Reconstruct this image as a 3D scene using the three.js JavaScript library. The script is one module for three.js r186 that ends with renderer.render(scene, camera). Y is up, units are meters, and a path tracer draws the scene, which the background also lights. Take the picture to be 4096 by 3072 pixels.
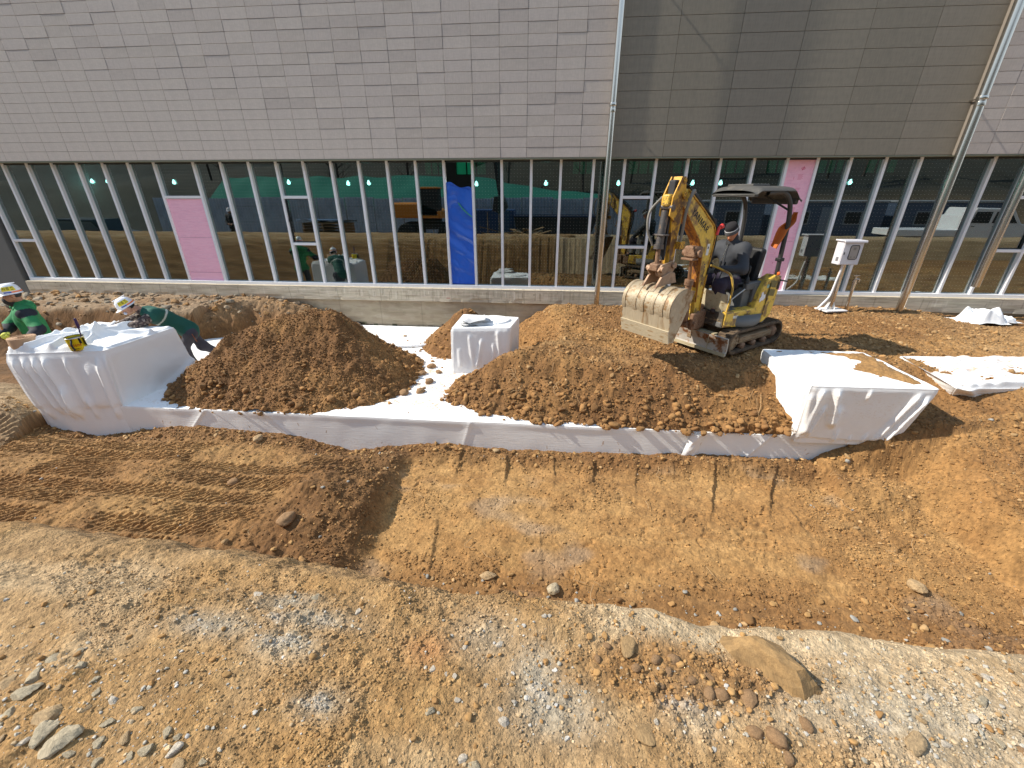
import * as THREE from 'three';
import { mergeGeometries, mergeVertices } from 'three/addons/utils/BufferGeometryUtils.js';
import { RoundedBoxGeometry } from 'three/addons/geometries/RoundedBoxGeometry.js';

// ---------- camera, sky, sun, exposure ----------
const scene = new THREE.Scene();
const camera = new THREE.PerspectiveCamera(85.56, 4 / 3, 0.05, 2000);
camera.rotation.order = 'YXZ';
camera.position.set(0, 2.4, 10);
camera.rotation.set(THREE.MathUtils.degToRad(-24.45), THREE.MathUtils.degToRad(5.12), 0);
const renderer = new THREE.WebGLRenderer({ antialias: true });
renderer.setSize(1024, 768);
renderer.toneMapping = THREE.LinearToneMapping;
renderer.toneMappingExposure = 1.6;
renderer.shadowMap.enabled = true;
renderer.shadowMap.type = THREE.PCFSoftShadowMap;
const SUN_EL = THREE.MathUtils.degToRad(42), SUN_AZ = THREE.MathUtils.degToRad(4.5);   // low from the left, grazing the facade
const sunDir = new THREE.Vector3(-Math.cos(SUN_EL) * Math.cos(SUN_AZ), Math.sin(SUN_EL), Math.cos(SUN_EL) * Math.sin(SUN_AZ));
{ // clear, slightly milky winter sky
  const W = 256, H = 128, d = new Float32Array(W * H * 4);
  for (let j = 0; j < H; j++) for (let i = 0; i < W; i++) {
    const el = ((j + 0.5) / H - 0.5) * Math.PI, az = ((i + 0.5) / W) * 2 * Math.PI, y = Math.sin(el);
    const dir = new THREE.Vector3(Math.cos(el) * Math.cos(az), y, Math.cos(el) * Math.sin(az));
    const t = Math.pow(1 - Math.max(0, y), 2.2), c = dir.dot(sunDir), g = Math.pow(Math.max(0, c), 6) * 0.35;
    const k = y < 0 ? 0.35 : 1, o = (j * W + i) * 4;
    d[o] = (0.28 + 0.5 * t + g) * k; d[o + 1] = (0.44 + 0.44 * t + g * 0.93) * k; d[o + 2] = (0.70 + 0.22 * t + g * 0.8) * k; d[o + 3] = 1;
  }
  const sky = new THREE.DataTexture(d, W, H, THREE.RGBAFormat, THREE.FloatType);
  sky.mapping = THREE.EquirectangularReflectionMapping; sky.magFilter = THREE.LinearFilter; sky.minFilter = THREE.LinearFilter; sky.needsUpdate = true;
  scene.background = sky; scene.environment = sky; scene.backgroundIntensity = 0.72; scene.environmentIntensity = 0.72;
}
const sun = new THREE.DirectionalLight(new THREE.Color(1, 0.93, 0.82), 4.2);
sun.name = 'sun'; sun.position.copy(sunDir).multiplyScalar(40); sun.castShadow = true; sun.shadow.radius = 1.1;
sun.shadow.mapSize.set(4096, 4096);
Object.assign(sun.shadow.camera, { left: -22, right: 22, top: 22, bottom: -22, near: 1, far: 120 });
scene.add(sun, sun.target);

// ---------- helpers ----------
let seed = 7;
const rnd = () => { seed = (seed + 0x6d2b79f5) | 0; let t = Math.imul(seed ^ (seed >>> 15), 1 | seed); t = (t + Math.imul(t ^ (t >>> 7), 61 | t)) ^ t; return ((t ^ (t >>> 14)) >>> 0) / 4294967296; };
const rr = (a, b) => a + (b - a) * rnd();
const clamp = (x, a = 0, b = 1) => Math.min(b, Math.max(a, x)), lerp = (a, b, t) => a + (b - a) * t;
const sm = (a, b, x) => { const t = clamp((x - a) / (b - a)); return t * t * (3 - 2 * t); };
const table = (xs, ys, x) => { if (x <= xs[0]) return ys[0]; for (let i = 1; i < xs.length; i++) if (x <= xs[i]) return lerp(ys[i - 1], ys[i], (x - xs[i - 1]) / (xs[i] - xs[i - 1])); return ys[ys.length - 1]; };
const smax = (a, b, k) => { const h = clamp(0.5 + 0.5 * (a - b) / k); return lerp(b, a, h) + k * h * (1 - h); };
const smin = (a, b, k) => -smax(-a, -b, k);
const hash = (x, y, z) => { let h = Math.imul(x, 374761393) + Math.imul(y, 668265263) + Math.imul(z, 2147483647 ^ 1274126177); h = Math.imul(h ^ (h >>> 13), 1274126177); return ((h ^ (h >>> 16)) >>> 0) / 4294967296; };
function n2(x, y, s = 0) { // value noise -1..1
  const i = Math.floor(x), j = Math.floor(y), u = x - i, v = y - j, a = u * u * (3 - 2 * u), b = v * v * (3 - 2 * v);
  const p = hash(i, j, s), q = hash(i + 1, j, s), r = hash(i, j + 1, s), t = hash(i + 1, j + 1, s);
  return 2 * (p + (q - p) * a + (r - p) * b + (p - q - r + t) * a * b) - 1;
}
function n3(x, y, z) { const k = Math.floor(z), w = z - k, c = w * w * (3 - 2 * w); return lerp(n2(x, y, k * 57 + 1), n2(x, y, k * 57 + 58), c); }
function fbm(x, y, o = 4, s = 0, gain = 0.5) { let a = 1, t = 0, m = 0; for (let i = 0; i < o; i++) { t += a * n2(x, y, s + i * 13); m += a; a *= gain; const q = x * 1.6 + y * 1.2; y = y * 1.6 - x * 1.2; x = q; } return t / m; }
function lump(x, y, s) { // rounded clods in a flat bed: 0..1, cellular
  const i = Math.floor(x), j = Math.floor(y); let best = 0;
  for (let a = -1; a < 2; a++) for (let b = -1; b < 2; b++) {
    const r = 0.2 + 0.42 * hash(i + a, j + b, s + 3), dx = x - i - a - hash(i + a, j + b, s), dy = y - j - b - hash(i + a, j + b, s + 1), d = (dx * dx + dy * dy) / (r * r);
    if (d < 1) best = Math.max(best, Math.sqrt(1 - d) * r);
  }
  return best;
}
const used = new Map();
function numbered(n) { const k = used.get(n) || 0; used.set(n, k + 1); return k ? n + '_' + String(k).padStart(3, '0') : n; }
const shade = (o) => { o.castShadow = true; o.receiveShadow = true; return o; };
function clean(g) { const h = g.index ? g.toNonIndexed() : g; for (const k of Object.keys(h.attributes)) if (!['position', 'normal', 'uv'].includes(k)) h.deleteAttribute(k); if (!h.attributes.uv) h.setAttribute('uv', new THREE.BufferAttribute(new Float32Array(h.attributes.position.count * 2), 2)); return h; }
const merge = (gs) => Array.isArray(gs) ? (gs.length === 1 ? gs[0] : mergeGeometries(gs.map(clean))) : gs;
function tag(o, label, category, group, kind) { Object.assign(o.userData, label && { label }, category && { category }, group && { group }, kind && { kind }); return o; }
function thing(name, label, category, pos = [0, 0, 0], turn = 0, group) { const o = new THREE.Group(); o.name = numbered(name); o.position.set(...pos); o.rotation.y = turn; scene.add(o); return tag(o, label, category, group); }
function part(name, gs, m, parent, label) { const o = shade(new THREE.Mesh(merge(gs), m)); o.name = name; parent.add(o); if (label) o.userData.label = label; return o; }
function solo(name, gs, m, label, category, group, kind) { const o = shade(new THREE.Mesh(merge(gs), m)); o.name = numbered(name); scene.add(o); return tag(o, label, category, group, kind); }
const V3 = (a) => new THREE.Vector3(...a);
function bx(w, h, d, x = 0, y = 0, z = 0, ry = 0, rx = 0, rz = 0) { const g = new THREE.BoxGeometry(w, h, d); if (rx || ry || rz) g.applyMatrix4(new THREE.Matrix4().makeRotationFromEuler(new THREE.Euler(rx, ry, rz, 'YXZ'))); return g.translate(x, y, z); }
function rb(w, h, d, r, x = 0, y = 0, z = 0, ry = 0, rx = 0, rz = 0) { const g = new RoundedBoxGeometry(w, h, d, 2, r); if (rx || ry || rz) g.applyMatrix4(new THREE.Matrix4().makeRotationFromEuler(new THREE.Euler(rx, ry, rz, 'YXZ'))); return g.translate(x, y, z); }
function rod(a, b, r, r2 = r, n = 12) { const p = V3(a), q = V3(b), g = new THREE.CylinderGeometry(r2, r, p.distanceTo(q), n); g.applyQuaternion(new THREE.Quaternion().setFromUnitVectors(new THREE.Vector3(0, 1, 0), q.clone().sub(p).normalize())); return g.translate((p.x + q.x) / 2, (p.y + q.y) / 2, (p.z + q.z) / 2); }
const tube = (pts, r, n = 24, k = 8) => new THREE.TubeGeometry(new THREE.CatmullRomCurve3(pts.map(V3)), n, r, k);
function plate(pts, depth, bevel = 0.008, z = 0) { // profile in x/y, centred on z
  const s = new THREE.Shape(pts.map((p) => new THREE.Vector2(...p)));
  return new THREE.ExtrudeGeometry(s, { depth: depth - 2 * bevel, bevelEnabled: bevel > 0, bevelThickness: bevel, bevelSize: bevel, bevelOffset: -bevel, bevelSegments: 2, curveSegments: 10 }).translate(0, 0, z - depth / 2 + bevel);
}
const lathe = (pts, n = 28) => new THREE.LatheGeometry(pts.map((p) => new THREE.Vector2(...p)), n);
function sheet(nu, nv, f) { // grid surface from f(u,v) -> [x,y,z]
  const P = new Float32Array((nu + 1) * (nv + 1) * 3), U = new Float32Array((nu + 1) * (nv + 1) * 2), I = [];
  for (let j = 0; j <= nv; j++) for (let i = 0; i <= nu; i++) { const o = j * (nu + 1) + i; P.set(f(i / nu, j / nv), o * 3); U[o * 2] = i / nu; U[o * 2 + 1] = j / nv; if (i < nu && j < nv) I.push(o, o + 1, o + nu + 2, o, o + nu + 2, o + nu + 1); }
  const g = new THREE.BufferGeometry(); g.setAttribute('position', new THREE.BufferAttribute(P, 3)); g.setAttribute('uv', new THREE.BufferAttribute(U, 2)); g.setIndex(I); g.computeVertexNormals(); return g;
}
function texture(w, h, f, { srgb = false, rx = 1, ry = 1 } = {}) { // f(x,y)->[r,g,b] 0..255 or a grey
  const d = new Uint8Array(w * h * 4);
  for (let y = 0; y < h; y++) for (let x = 0; x < w; x++) { const c = f(x, y), o = (y * w + x) * 4; if (Array.isArray(c)) { d[o] = clamp(c[0], 0, 255); d[o + 1] = clamp(c[1], 0, 255); d[o + 2] = clamp(c[2], 0, 255); } else d[o] = d[o + 1] = d[o + 2] = clamp(c, 0, 255); d[o + 3] = 255; }
  const t = new THREE.DataTexture(d, w, h); t.wrapS = t.wrapT = THREE.RepeatWrapping; t.magFilter = THREE.LinearFilter; t.minFilter = THREE.LinearMipmapLinearFilter; t.generateMipmaps = true; if (srgb) t.colorSpace = THREE.SRGBColorSpace; t.repeat.set(rx, ry); t.needsUpdate = true; return t;
}
function canvasTex(w, h, draw) { const c = document.createElement('canvas'); c.width = w; c.height = h; draw(c.getContext('2d'), w, h); const t = new THREE.CanvasTexture(c); t.colorSpace = THREE.SRGBColorSpace; t.anisotropy = 8; return t; }
// noise that tiles over p cells
function tn(x, y, p, s) { const i = Math.floor(x), j = Math.floor(y), u = x - i, v = y - j, a = u * u * (3 - 2 * u), b = v * v * (3 - 2 * v), m = (k) => ((k % p) + p) % p; const q = (I, J) => hash(m(I), m(J), s); return 2 * lerp(lerp(q(i, j), q(i + 1, j), a), lerp(q(i, j + 1), q(i + 1, j + 1), a), b) - 1; }
const tfbm = (x, y, p, o, s) => { let t = 0, a = 1, m = 0; for (let i = 0; i < o; i++) { t += a * tn(x, y, p, s + i * 17); m += a; a *= 0.6; x *= 2; y *= 2; p *= 2; } return t / m; };
const rgb = (r, g, b) => new THREE.Color().setRGB(r, g, b);
const std = (o) => new THREE.MeshStandardMaterial(o), phys = (o) => new THREE.MeshPhysicalMaterial(o);

// ---------- materials ----------
const soilBump = texture(512, 512, (x, y) => { const u = x / 512, v = y / 512; return 128 + 70 * tfbm(u * 16, v * 16, 16, 5, 3) + 60 * Math.max(0, tn(u * 40, v * 40, 40, 90)) * Math.max(0, tn(u * 11, v * 11, 11, 91)); });
const soilGrain = texture(512, 512, (x, y) => { const u = x / 512, v = y / 512, g = 196 + 50 * tfbm(u * 24, v * 24, 24, 4, 31) + (hash(x, y, 5) - 0.5) * 26; return [g, g * 0.985, g * 0.965]; }, { srgb: true });
const M = {
  soil: std({ vertexColors: true, roughness: 0.97, bumpMap: soilBump, bumpScale: 0.018, map: soilGrain }),
  clod: std({ color: 0xffffff, roughness: 0.97 }),
  felt: std({ color: rgb(0.84, 0.84, 0.835), roughness: 0.95, bumpMap: texture(256, 256, (x, y) => 128 + 80 * tfbm(x / 16, y / 16, 16, 3, 8) + (hash(x, y, 2) - 0.5) * 50, { rx: 6, ry: 6 }), bumpScale: 0.003 }),
  frame: std({ color: rgb(0.86, 0.86, 0.88), roughness: 0.42, metalness: 0.1 }),
  frameDark: std({ color: rgb(0.03, 0.035, 0.035), roughness: 0.5 }),
  glass: phys({ color: rgb(0.3, 0.52, 0.5), roughness: 0.0, transmission: 1, thickness: 0, ior: 2.65 }),
  steel: std({ color: rgb(0.66, 0.62, 0.56), roughness: 0.2, metalness: 1 }),
  concrete: std({ color: rgb(0.47, 0.43, 0.36), roughness: 0.92, bumpMap: soilBump, bumpScale: 0.004 }),
  dark: std({ color: rgb(0.025, 0.025, 0.027), roughness: 0.7 }),
  black: std({ color: rgb(0.012, 0.012, 0.013), roughness: 0.55 }),
};
// ---------- the building ----------
const building = thing('factory_building', 'long building clad in grey panels above a strip of dark glazing on a concrete plinth', 'building');
const grime = (base, amp, s) => texture(256, 256, (x, y) => { const g = 1 + amp * tfbm(x / 32, y / 32, 8, 5, s) + (hash(x, y, s) - 0.5) * amp * 0.8 + 0.03 * tn(x / 3, y / 90, 256, s + 4); return base.map((c) => c * g); }, { srgb: true });
const panelMats = [[188, 178, 170], [193, 183, 174], [183, 173, 165], [190, 180, 172], [186, 176, 167]].map((c, i) => std({ map: grime(c, 0.035, 40 + i), roughness: 0.72 }));
const darkMats = [[133, 126, 112], [136, 128, 114], [130, 123, 109]].map((c, i) => std({ map: grime(c, 0.04, 60 + i), roughness: 0.7 }));
{
  const G = 0.0055, tile = new RoundedBoxGeometry(0.5444 - G, 0.1847 - G, 0.03, 1, 0.003), geoms = tile, spots = [];
  const put = (x0, dx, cols, rows, dy, z, far) => { for (let j = 0; j < rows; j++) for (let i = 0; i < cols; i++) spots.push([x0 + dx * (i + 0.5), 3.1105 + dy * (j + 0.5), z, far]); };
  put(1.063, -0.5444, 28, 31, 0.1847, 0.245); put(7.624, 0.5444, 8, 31, 0.1847, 0.245);
  const cam = camera; cam.updateMatrixWorld(); cam.updateProjectionMatrix();
  const v = new THREE.Vector3(), seen = [], rest = [];
  for (const s of spots) { v.set(s[0], s[1], s[2]).project(cam); (Math.abs(v.x) < 1.03 && v.y < 1.05 ? seen : rest).push([...s, v.z]); }
  seen.sort((a, b) => a[4] - b[4]);
  seen.forEach((s, i) => {
    if (i >= 300) { rest.push(s); return; }
    const m = part('wall_panel', geoms, panelMats[Math.floor(hash(i, 3, 9) * 5)], building); m.position.set(s[0], s[1], s[2] + (hash(i, 7, 1) - 0.5) * 0.004); m.rotation.x = (hash(i, 8, 1) - 0.5) * 0.003;
  });
  const restPart = part('wall_panel', rest.map((s) => tile.clone().translate(s[0], s[1], s[2])), panelMats[1], building); restPart.userData.kind = 'stuff';
  const big = new RoundedBoxGeometry(1.0976 - G, 0.2808 - G, 0.03, 1, 0.003);
  for (let j = 0; j < 20; j++) for (let i = 0; i < 6; i++) { const m = part('dark_wall_panel', big, darkMats[(i * 5 + j * 3) % 3], building); m.position.set(1.637 + i * 1.0976, 3.1105 + 0.2808 * (j + 0.5), 0.185); }
  // closing pieces behind and beside the cladding
  part('wall_backing', [bx(15.3, 5.75, 0.3, -6.59, 5.99, 0.075), bx(6.56, 5.75, 0.22, 4.343, 5.99, 0.05), bx(6, 5.75, 0.3, 10.624, 5.99, 0.075)], std({ color: rgb(0.05, 0.048, 0.045), roughness: 0.9 }), building);
  part('corner_trim', [bx(0.012, 5.75, 0.09, 7.617, 5.98, 0.212)], std({ color: rgb(0.2, 0.17, 0.14), roughness: 0.6 }), building);
  part('soffit', [bx(15.3, 0.02, 0.37, -6.59, 3.098, 0.07), bx(6.55, 0.02, 0.31, 4.343, 3.098, 0.04), bx(6, 0.02, 0.37, 10.624, 3.098, 0.07)], std({ color: rgb(0.23, 0.25, 0.19), roughness: 0.6 }), building);
  // shell: rear wall with high windows, sides, roof, floor
  const inner = std({ color: rgb(0.11, 0.115, 0.115), roughness: 0.9 });
  part('interior_floor', bx(29.6, 0.3, 9.7, 0.9, 0.2, -5.0), std({ color: rgb(0.018, 0.02, 0.019), roughness: 0.9 }), building);
  part('roof', bx(29.9, 0.3, 10.2, 0.9, 9.05, -5.05), inner, building);
  part('side_wall', bx(0.3, 9, 9.9, -13.95, 4.5, -5.05), inner, building); part('side_wall', bx(0.3, 9, 9.9, 15.7, 4.5, -5.05), inner, building);
  const holes = [[-5.6, 0.9], [-4.2, 1.3], [0.8, 0.8], [3.1, 1.2], [4.9, 1.1], [6.6, 1.2], [8.6, 1.2], [10.6, 1.0], [12.4, 1.2]];
  const rear = [bx(29.4, 2.9, 0.25, 0.9, 1.75, -9.9), bx(29.4, 4.7, 0.25, 0.9, 6.65, -9.9)]; let px = -13.8;
  for (const [x, w] of holes) { rear.push(bx(x - px, 1.1, 0.25, (x + px) / 2, 3.75, -9.9)); px = x + w; }
  rear.push(bx(15.6 - px, 1.1, 0.25, (15.6 + px) / 2, 3.75, -9.9));
  part('rear_wall', rear, inner, building);
  const green = phys({ color: rgb(0.12, 0.62, 0.42), roughness: 0.9, transmission: 0.6, thickness: 0, side: THREE.DoubleSide });
  for (const [x, w] of holes) {
    const f = part('rear_window', [bx(w, 0.05, 0.06, x + w / 2, 3.2, -9.88), bx(0.05, 1.1, 0.06, x + w * 0.35, 3.75, -9.88), bx(0.05, 1.1, 0.06, x + w * 0.68, 3.75, -9.88)], M.dark, building);
    part('netting', bx(w, 1.1, 0.004, x + w / 2, 3.75, -9.99), green, f);
  }
  part('shade_toned_pier', rb(1.6, 3.3, 0.4, 0.02, -14.62, 1.45, -0.12), std({ color: rgb(0.12, 0.12, 0.115), roughness: 0.9 }), building);  // dark grey paints in the shade on this end of the wall
  part('column', [bx(0.35, 8.7, 0.35, -9.5, 4.65, -4), bx(0.35, 8.7, 0.35, -1.5, 4.65, -4), bx(0.35, 8.7, 0.35, 7, 4.65, -4)], inner, building);
}
// plinth: curb with chipped edge, and the foundation wall under it
{
  const stain = canvasTex(2048, 128, (g, w, h) => {
    g.fillStyle = '#c6bba6'; g.fillRect(0, 0, w, h);
    for (let i = 0; i < 5200; i++) { const x = rnd() * w, y = rnd() * h, r = rr(1, 9), d = rnd(); g.fillStyle = d < 0.5 ? `rgba(120,108,90,${rr(0.03, 0.14)})` : `rgba(215,205,188,${rr(0.03, 0.16)})`; g.beginPath(); g.ellipse(x, y, r * 2, r, 0, 0, 7); g.fill(); }
    for (let i = 0; i < 420; i++) { const x = i < 200 ? lerp(620, 1120, rnd()) : rnd() * w, y0 = rnd() * 40, l = rr(15, 85); g.strokeStyle = rnd() < 0.5 ? `rgba(90,80,66,${rr(0.08, 0.3)})` : `rgba(232,226,214,${rr(0.1, 0.35)})`; g.lineWidth = rr(0.7, 2.2); g.beginPath(); g.moveTo(x, y0); g.lineTo(x + rr(-1, 1), y0 + l); g.stroke(); }
    for (let x = 30; x < w; x += rr(60, 130)) { g.strokeStyle = 'rgba(95,84,70,.35)'; g.lineWidth = 1.2; g.beginPath(); g.moveTo(x, 8); g.lineTo(x + rr(-3, 3), h); g.stroke(); }
    g.fillStyle = 'rgba(170,40,50,.7)'; g.beginPath(); g.ellipse(835, 90, 4, 3, 0, 0, 7); g.fill();
  });
  const face = (x0, x1, y0, y1, z, seedN, amp) => sheet(520, 8, (u, v) => { const x = lerp(x0, x1, u); const chip = v < 0.13 ? Math.max(0, fbm(x * 4, seedN, 3, seedN) - 0.18) * amp : 0; return [x, lerp(y0, y1, v) + chip * 0.6, z + 0.004 * fbm(x * 2, v * 3, 3, seedN) - chip]; });
  const curbMat = std({ map: stain, roughness: 0.93, bumpMap: soilBump, bumpScale: 0.003 });
  part('curb', [face(-13.75, 14, 0.03, 0.345, 0.125, 3, 0.10), bx(27.7, 0.31, 0.25, 0.13, 0.187, -0.012)], curbMat, building);
  part('curb_top', sheet(300, 4, (u, v) => [lerp(-13.75, 14, u), 0.346 + 0.012 * v + 0.004 * fbm(u * 200, v * 2, 3, 5), lerp(0.127, 0.0, v)]), std({ map: stain, color: rgb(0.9, 0.88, 0.84), roughness: 0.95 }), building);
  const found = canvasTex(2048, 192, (g, w, h) => {
    g.fillStyle = '#a89a83'; g.fillRect(0, 0, w, h);
    for (let i = 0; i < 5000; i++) { g.fillStyle = rnd() < 0.6 ? `rgba(92,78,60,${rr(0.03, 0.13)})` : `rgba(205,196,178,${rr(0.03, 0.14)})`; g.beginPath(); g.ellipse(rnd() * w, rnd() * h, rr(2, 22), rr(1, 8), 0, 0, 7); g.fill(); }
    for (let x = 0; x < w; x += 78) { g.strokeStyle = 'rgba(80,70,58,.3)'; g.beginPath(); g.moveTo(x, 0); g.lineTo(x, h); g.stroke(); }
    // brushed black waterproofing with a ragged upper edge
    let x = 420; while (x < 930) { const wd = rr(18, 46), top = rr(62, 92); for (let k = 0; k < 26; k++) { g.fillStyle = `rgba(${rr(28, 60)},${rr(27, 56)},${rr(25, 50)},${rr(0.25, 0.6)})`; const q = x + rnd() * wd; g.fillRect(q, top + rnd() * 14 + (q - x) * 0.3, rr(3, 12), h); } x += wd * 0.72; }
    for (let i = 0; i < 500; i++) { g.fillStyle = `rgba(150,140,120,${rr(0.05, 0.25)})`; g.fillRect(rr(420, 930), rr(80, h), rr(2, 14), rr(1, 6)); }
  });
  part('foundation_wall', [sheet(200, 4, (u, v) => [lerp(-13.7, 14, u), lerp(-1.6, 0.03, v), 0.055 + 0.004 * fbm(u * 60, v * 3, 3, 9)])], std({ map: found, roughness: 0.92 }), building);
}
// glazing
const MX = [-13.7, -13.05, -12.41, -11.76, -11.11, -10.46, -9.82, -9.17, -8.2, -7.54, -6.87, -6.22, -5.58, -4.94, -4.3, -3.66, -3.02, -2.39, -1.76, -1.12, -0.48, 0.15, 0.84, 1.48, 2.12, 2.76, 3.41, 4.07, 4.72, 5.3, 5.93, 6.59, 7.24, 7.91, 8.58, 9.22, 9.86, 10.5, 11.14, 11.78];
{
  const pane = (x0, x1, y0, y1) => bx(x1 - x0, y1 - y0, 0.012, (x0 + x1) / 2, (y0 + y1) / 2, -0.06);
  const dot = new THREE.CircleGeometry(0.0046, 6), T = 0.055, mul = new RoundedBoxGeometry(T, 2.72, 0.1, 1, 0.006), dots = [];
  const bar = (x0, x1, y, h = 0.06) => rb(x1 - x0 - T, h, 0.09, 0.005, (x0 + x1) / 2, y, -0.035);
  MX.forEach((x) => { const m = part('mullion', mul, M.frame, building); m.position.set(x, 1.745, -0.03); });
  part('bottom_rail', rb(25.5, 0.075, 0.115, 0.006, -0.96, 0.386, -0.022), M.frame, building);
  part('head_rail', bx(25.5, 0.05, 0.1, -0.96, 3.08, -0.06), M.frameDark, building);
  const pinkPrint = (rows) => canvasTex(256, 1024, (g, w, h) => {
    g.fillStyle = '#ffc2d6'; g.fillRect(0, 0, w, h);
    for (let i = 0; i < 900; i++) { g.fillStyle = rnd() < 0.5 ? 'rgba(255,225,235,.06)' : 'rgba(190,110,140,.05)'; g.fillRect(rnd() * w, rnd() * h, rr(3, 60), rr(2, 30)); }
    if (!rows) return;
    g.strokeStyle = g.fillStyle = 'rgba(205,60,100,.75)';
    for (const y of [120, 520, 790]) { g.lineWidth = 4; g.beginPath(); g.ellipse(158, y, 17, 15, 0.4, 0, 7); g.stroke(); g.beginPath(); g.moveTo(164, y - 26); g.quadraticCurveTo(158, y, 150, y + 26); g.stroke(); g.beginPath(); g.ellipse(159, y, 6, 12, 0.5, 0, 7); g.stroke(); }
    g.globalAlpha = 0.45; for (const [y, n] of [[190, 6], [350, 5], [585, 6], [660, 5], [860, 6], [930, 4]]) for (let k = 0; k < n; k++) { g.fillRect(120 + rr(0, 6), y + k * 11, rr(34, 60), 6); } for (const y of [215, 420, 640, 880]) g.fillRect(86, y, 7, 34);
  });
  const pinkMat = std({ map: pinkPrint(false), roughness: 0.75 }), pinkMat2 = std({ map: pinkPrint(true), roughness: 0.75 });
  const vent = new Set([11, 23, 35]);
  for (let i = 0; i < MX.length - 1; i++) {
    const a = MX[i], b = MX[i + 1], x0 = a + T / 2 - 0.004, x1 = b - T / 2 + 0.004;
    const panes = [];
    if (i === 7) {
      part('transom', bar(a, b, 2.36), M.frame, building); panes.push([2.38, 3.08]);
      const z = -0.035, W = x1 - x0; // three pieces of insulation board, joints open
      for (const [y0, y1, dz] of [[0.425, 0.622, 0.006], [0.628, 1.455, 0.003], [1.459, 2.322, 0]]) part('insulation_board', rb(W - 0.006, y1 - y0, 0.03, 0.004, (x0 + x1) / 2, (y0 + y1) / 2, z + dz), pinkMat, building, 'pink insulation board filling the door opening');
    } else if (i === 28) {
      for (const [y0, y1, dz] of [[0.425, 1.478, 0.004], [1.482, 3.09, 0]]) part('insulation_board', rb(x1 - x0 - 0.006, y1 - y0, 0.03, 0.004, (x0 + x1) / 2, (y0 + y1) / 2, -0.035 + dz), pinkMat2, building, 'pink insulation board printed with red marks');
    } else if (i === 17) {
      const tarp = sheet(60, 160, (u, v) => {
        const top = 2.66 - 0.13 * u + 0.03 * Math.sin(u * 9), y = lerp(0.44, top, v), x = lerp(x0, x1, u), fold = sm(1.75, 2.3, y);
        const crease = 0.03 * Math.sin((x * 3 + y * 6) * 2.2 + 3 * n2(x * 3, y * 2, 8)) * sm(0.9, 1.5, y) * (1 - sm(1.5, 2.0, y)) + 0.02 * Math.abs(n2(x * 7 + y * 2, y * 4, 3)) + 0.035 * Math.abs(n2(x * 5, y * 6, 5)) * fold + 0.02 * Math.max(0, Math.sin((y - 1.1 + (x + 2.1) * 0.7) * 14)) * (1 - sm(0.9, 1.4, Math.abs(y - 1.15) * 3));
        return [x, y, -0.07 + crease + 0.03 * fold * Math.sin(u * 5 + 1)];
      });
      const t = part('blue_tarp', tarp, phys({ color: rgb(0.012, 0.12, 0.62), roughness: 0.32, side: THREE.DoubleSide, clearcoat: 0.3, clearcoatRoughness: 0.3 }), building, 'blue plastic tarp sagging in the unglazed opening');
      part('tarp_fold', sheet(40, 14, (u, v) => { const x = lerp(x0 + 0.02, x1 - 0.01, u), y = lerp(2.62 - 0.13 * u, 2.36 - 0.42 * u * u - 0.05 * u, v); return [x, y, -0.018 + 0.02 * Math.sin(v * 3 + u * 6) + 0.014 * n2(u * 7, v * 3, 4)]; }), t.material, t);
      part('tarp_hem', tube([[x0 + 0.26, 2.24, -0.0], [x0 + 0.38, 2.1, 0.004], [x0 + 0.5, 2.0, 0.002], [x1 - 0.01, 1.95, -0.005]], 0.011, 16, 6), std({ color: rgb(0.05, 0.38, 0.2), roughness: 0.5 }), t);
    } else if (vent.has(i)) {
      part('transom', bar(a, b, 2.36), M.frame, building); part('transom', bar(a, b, 1.335), M.frame, building);
      panes.push([0.42, 1.31], [1.36, 2.33], [2.39, 3.08]);
      const c = (x0 + x1) / 2, w = x1 - x0 - 0.014; // opening sash
      const s = part('window_sash', [bx(w, 0.016, 0.03, c, 2.318, -0.035), bx(w, 0.016, 0.03, c, 1.377, -0.035), bx(0.016, 0.926, 0.03, c - w / 2 + 0.008, 1.8475, -0.035), bx(0.016, 0.926, 0.03, c + w / 2 - 0.008, 1.8475, -0.035)], M.frameDark, building);
      part('handle', rb(0.02, 0.05, 0.03, 0.005, c - w / 2 + 0.012, 1.86, -0.012), M.black, s);
    } else if (i === 0) { part('transom', bar(a, b, 1.35), M.frame, building); panes.push([0.42, 1.325], [1.375, 3.08]); } else panes.push([0.42, 3.08]);
    for (const [y0, y1] of panes) {
      part('glass_pane', pane(x0, x1, y0, y1), M.glass, building);
      if (i > 6) for (let y = y0 + 0.035; y < y1; y += 0.07) for (let x = x0 + 0.035; x < x1 - 0.02; x += 0.07) dots.push([x, y]);
    }
  }
  const im = new THREE.InstancedMesh(dot, std({ color: rgb(0.26, 0.3, 0.29), roughness: 0.6 }), dots.length), m4 = new THREE.Matrix4();
  dots.forEach((d, i) => im.setMatrixAt(i, m4.makeTranslation(d[0], d[1], -0.052)));
  im.name = 'frit_dots'; im.userData.kind = 'stuff'; building.add(im);
}
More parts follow.
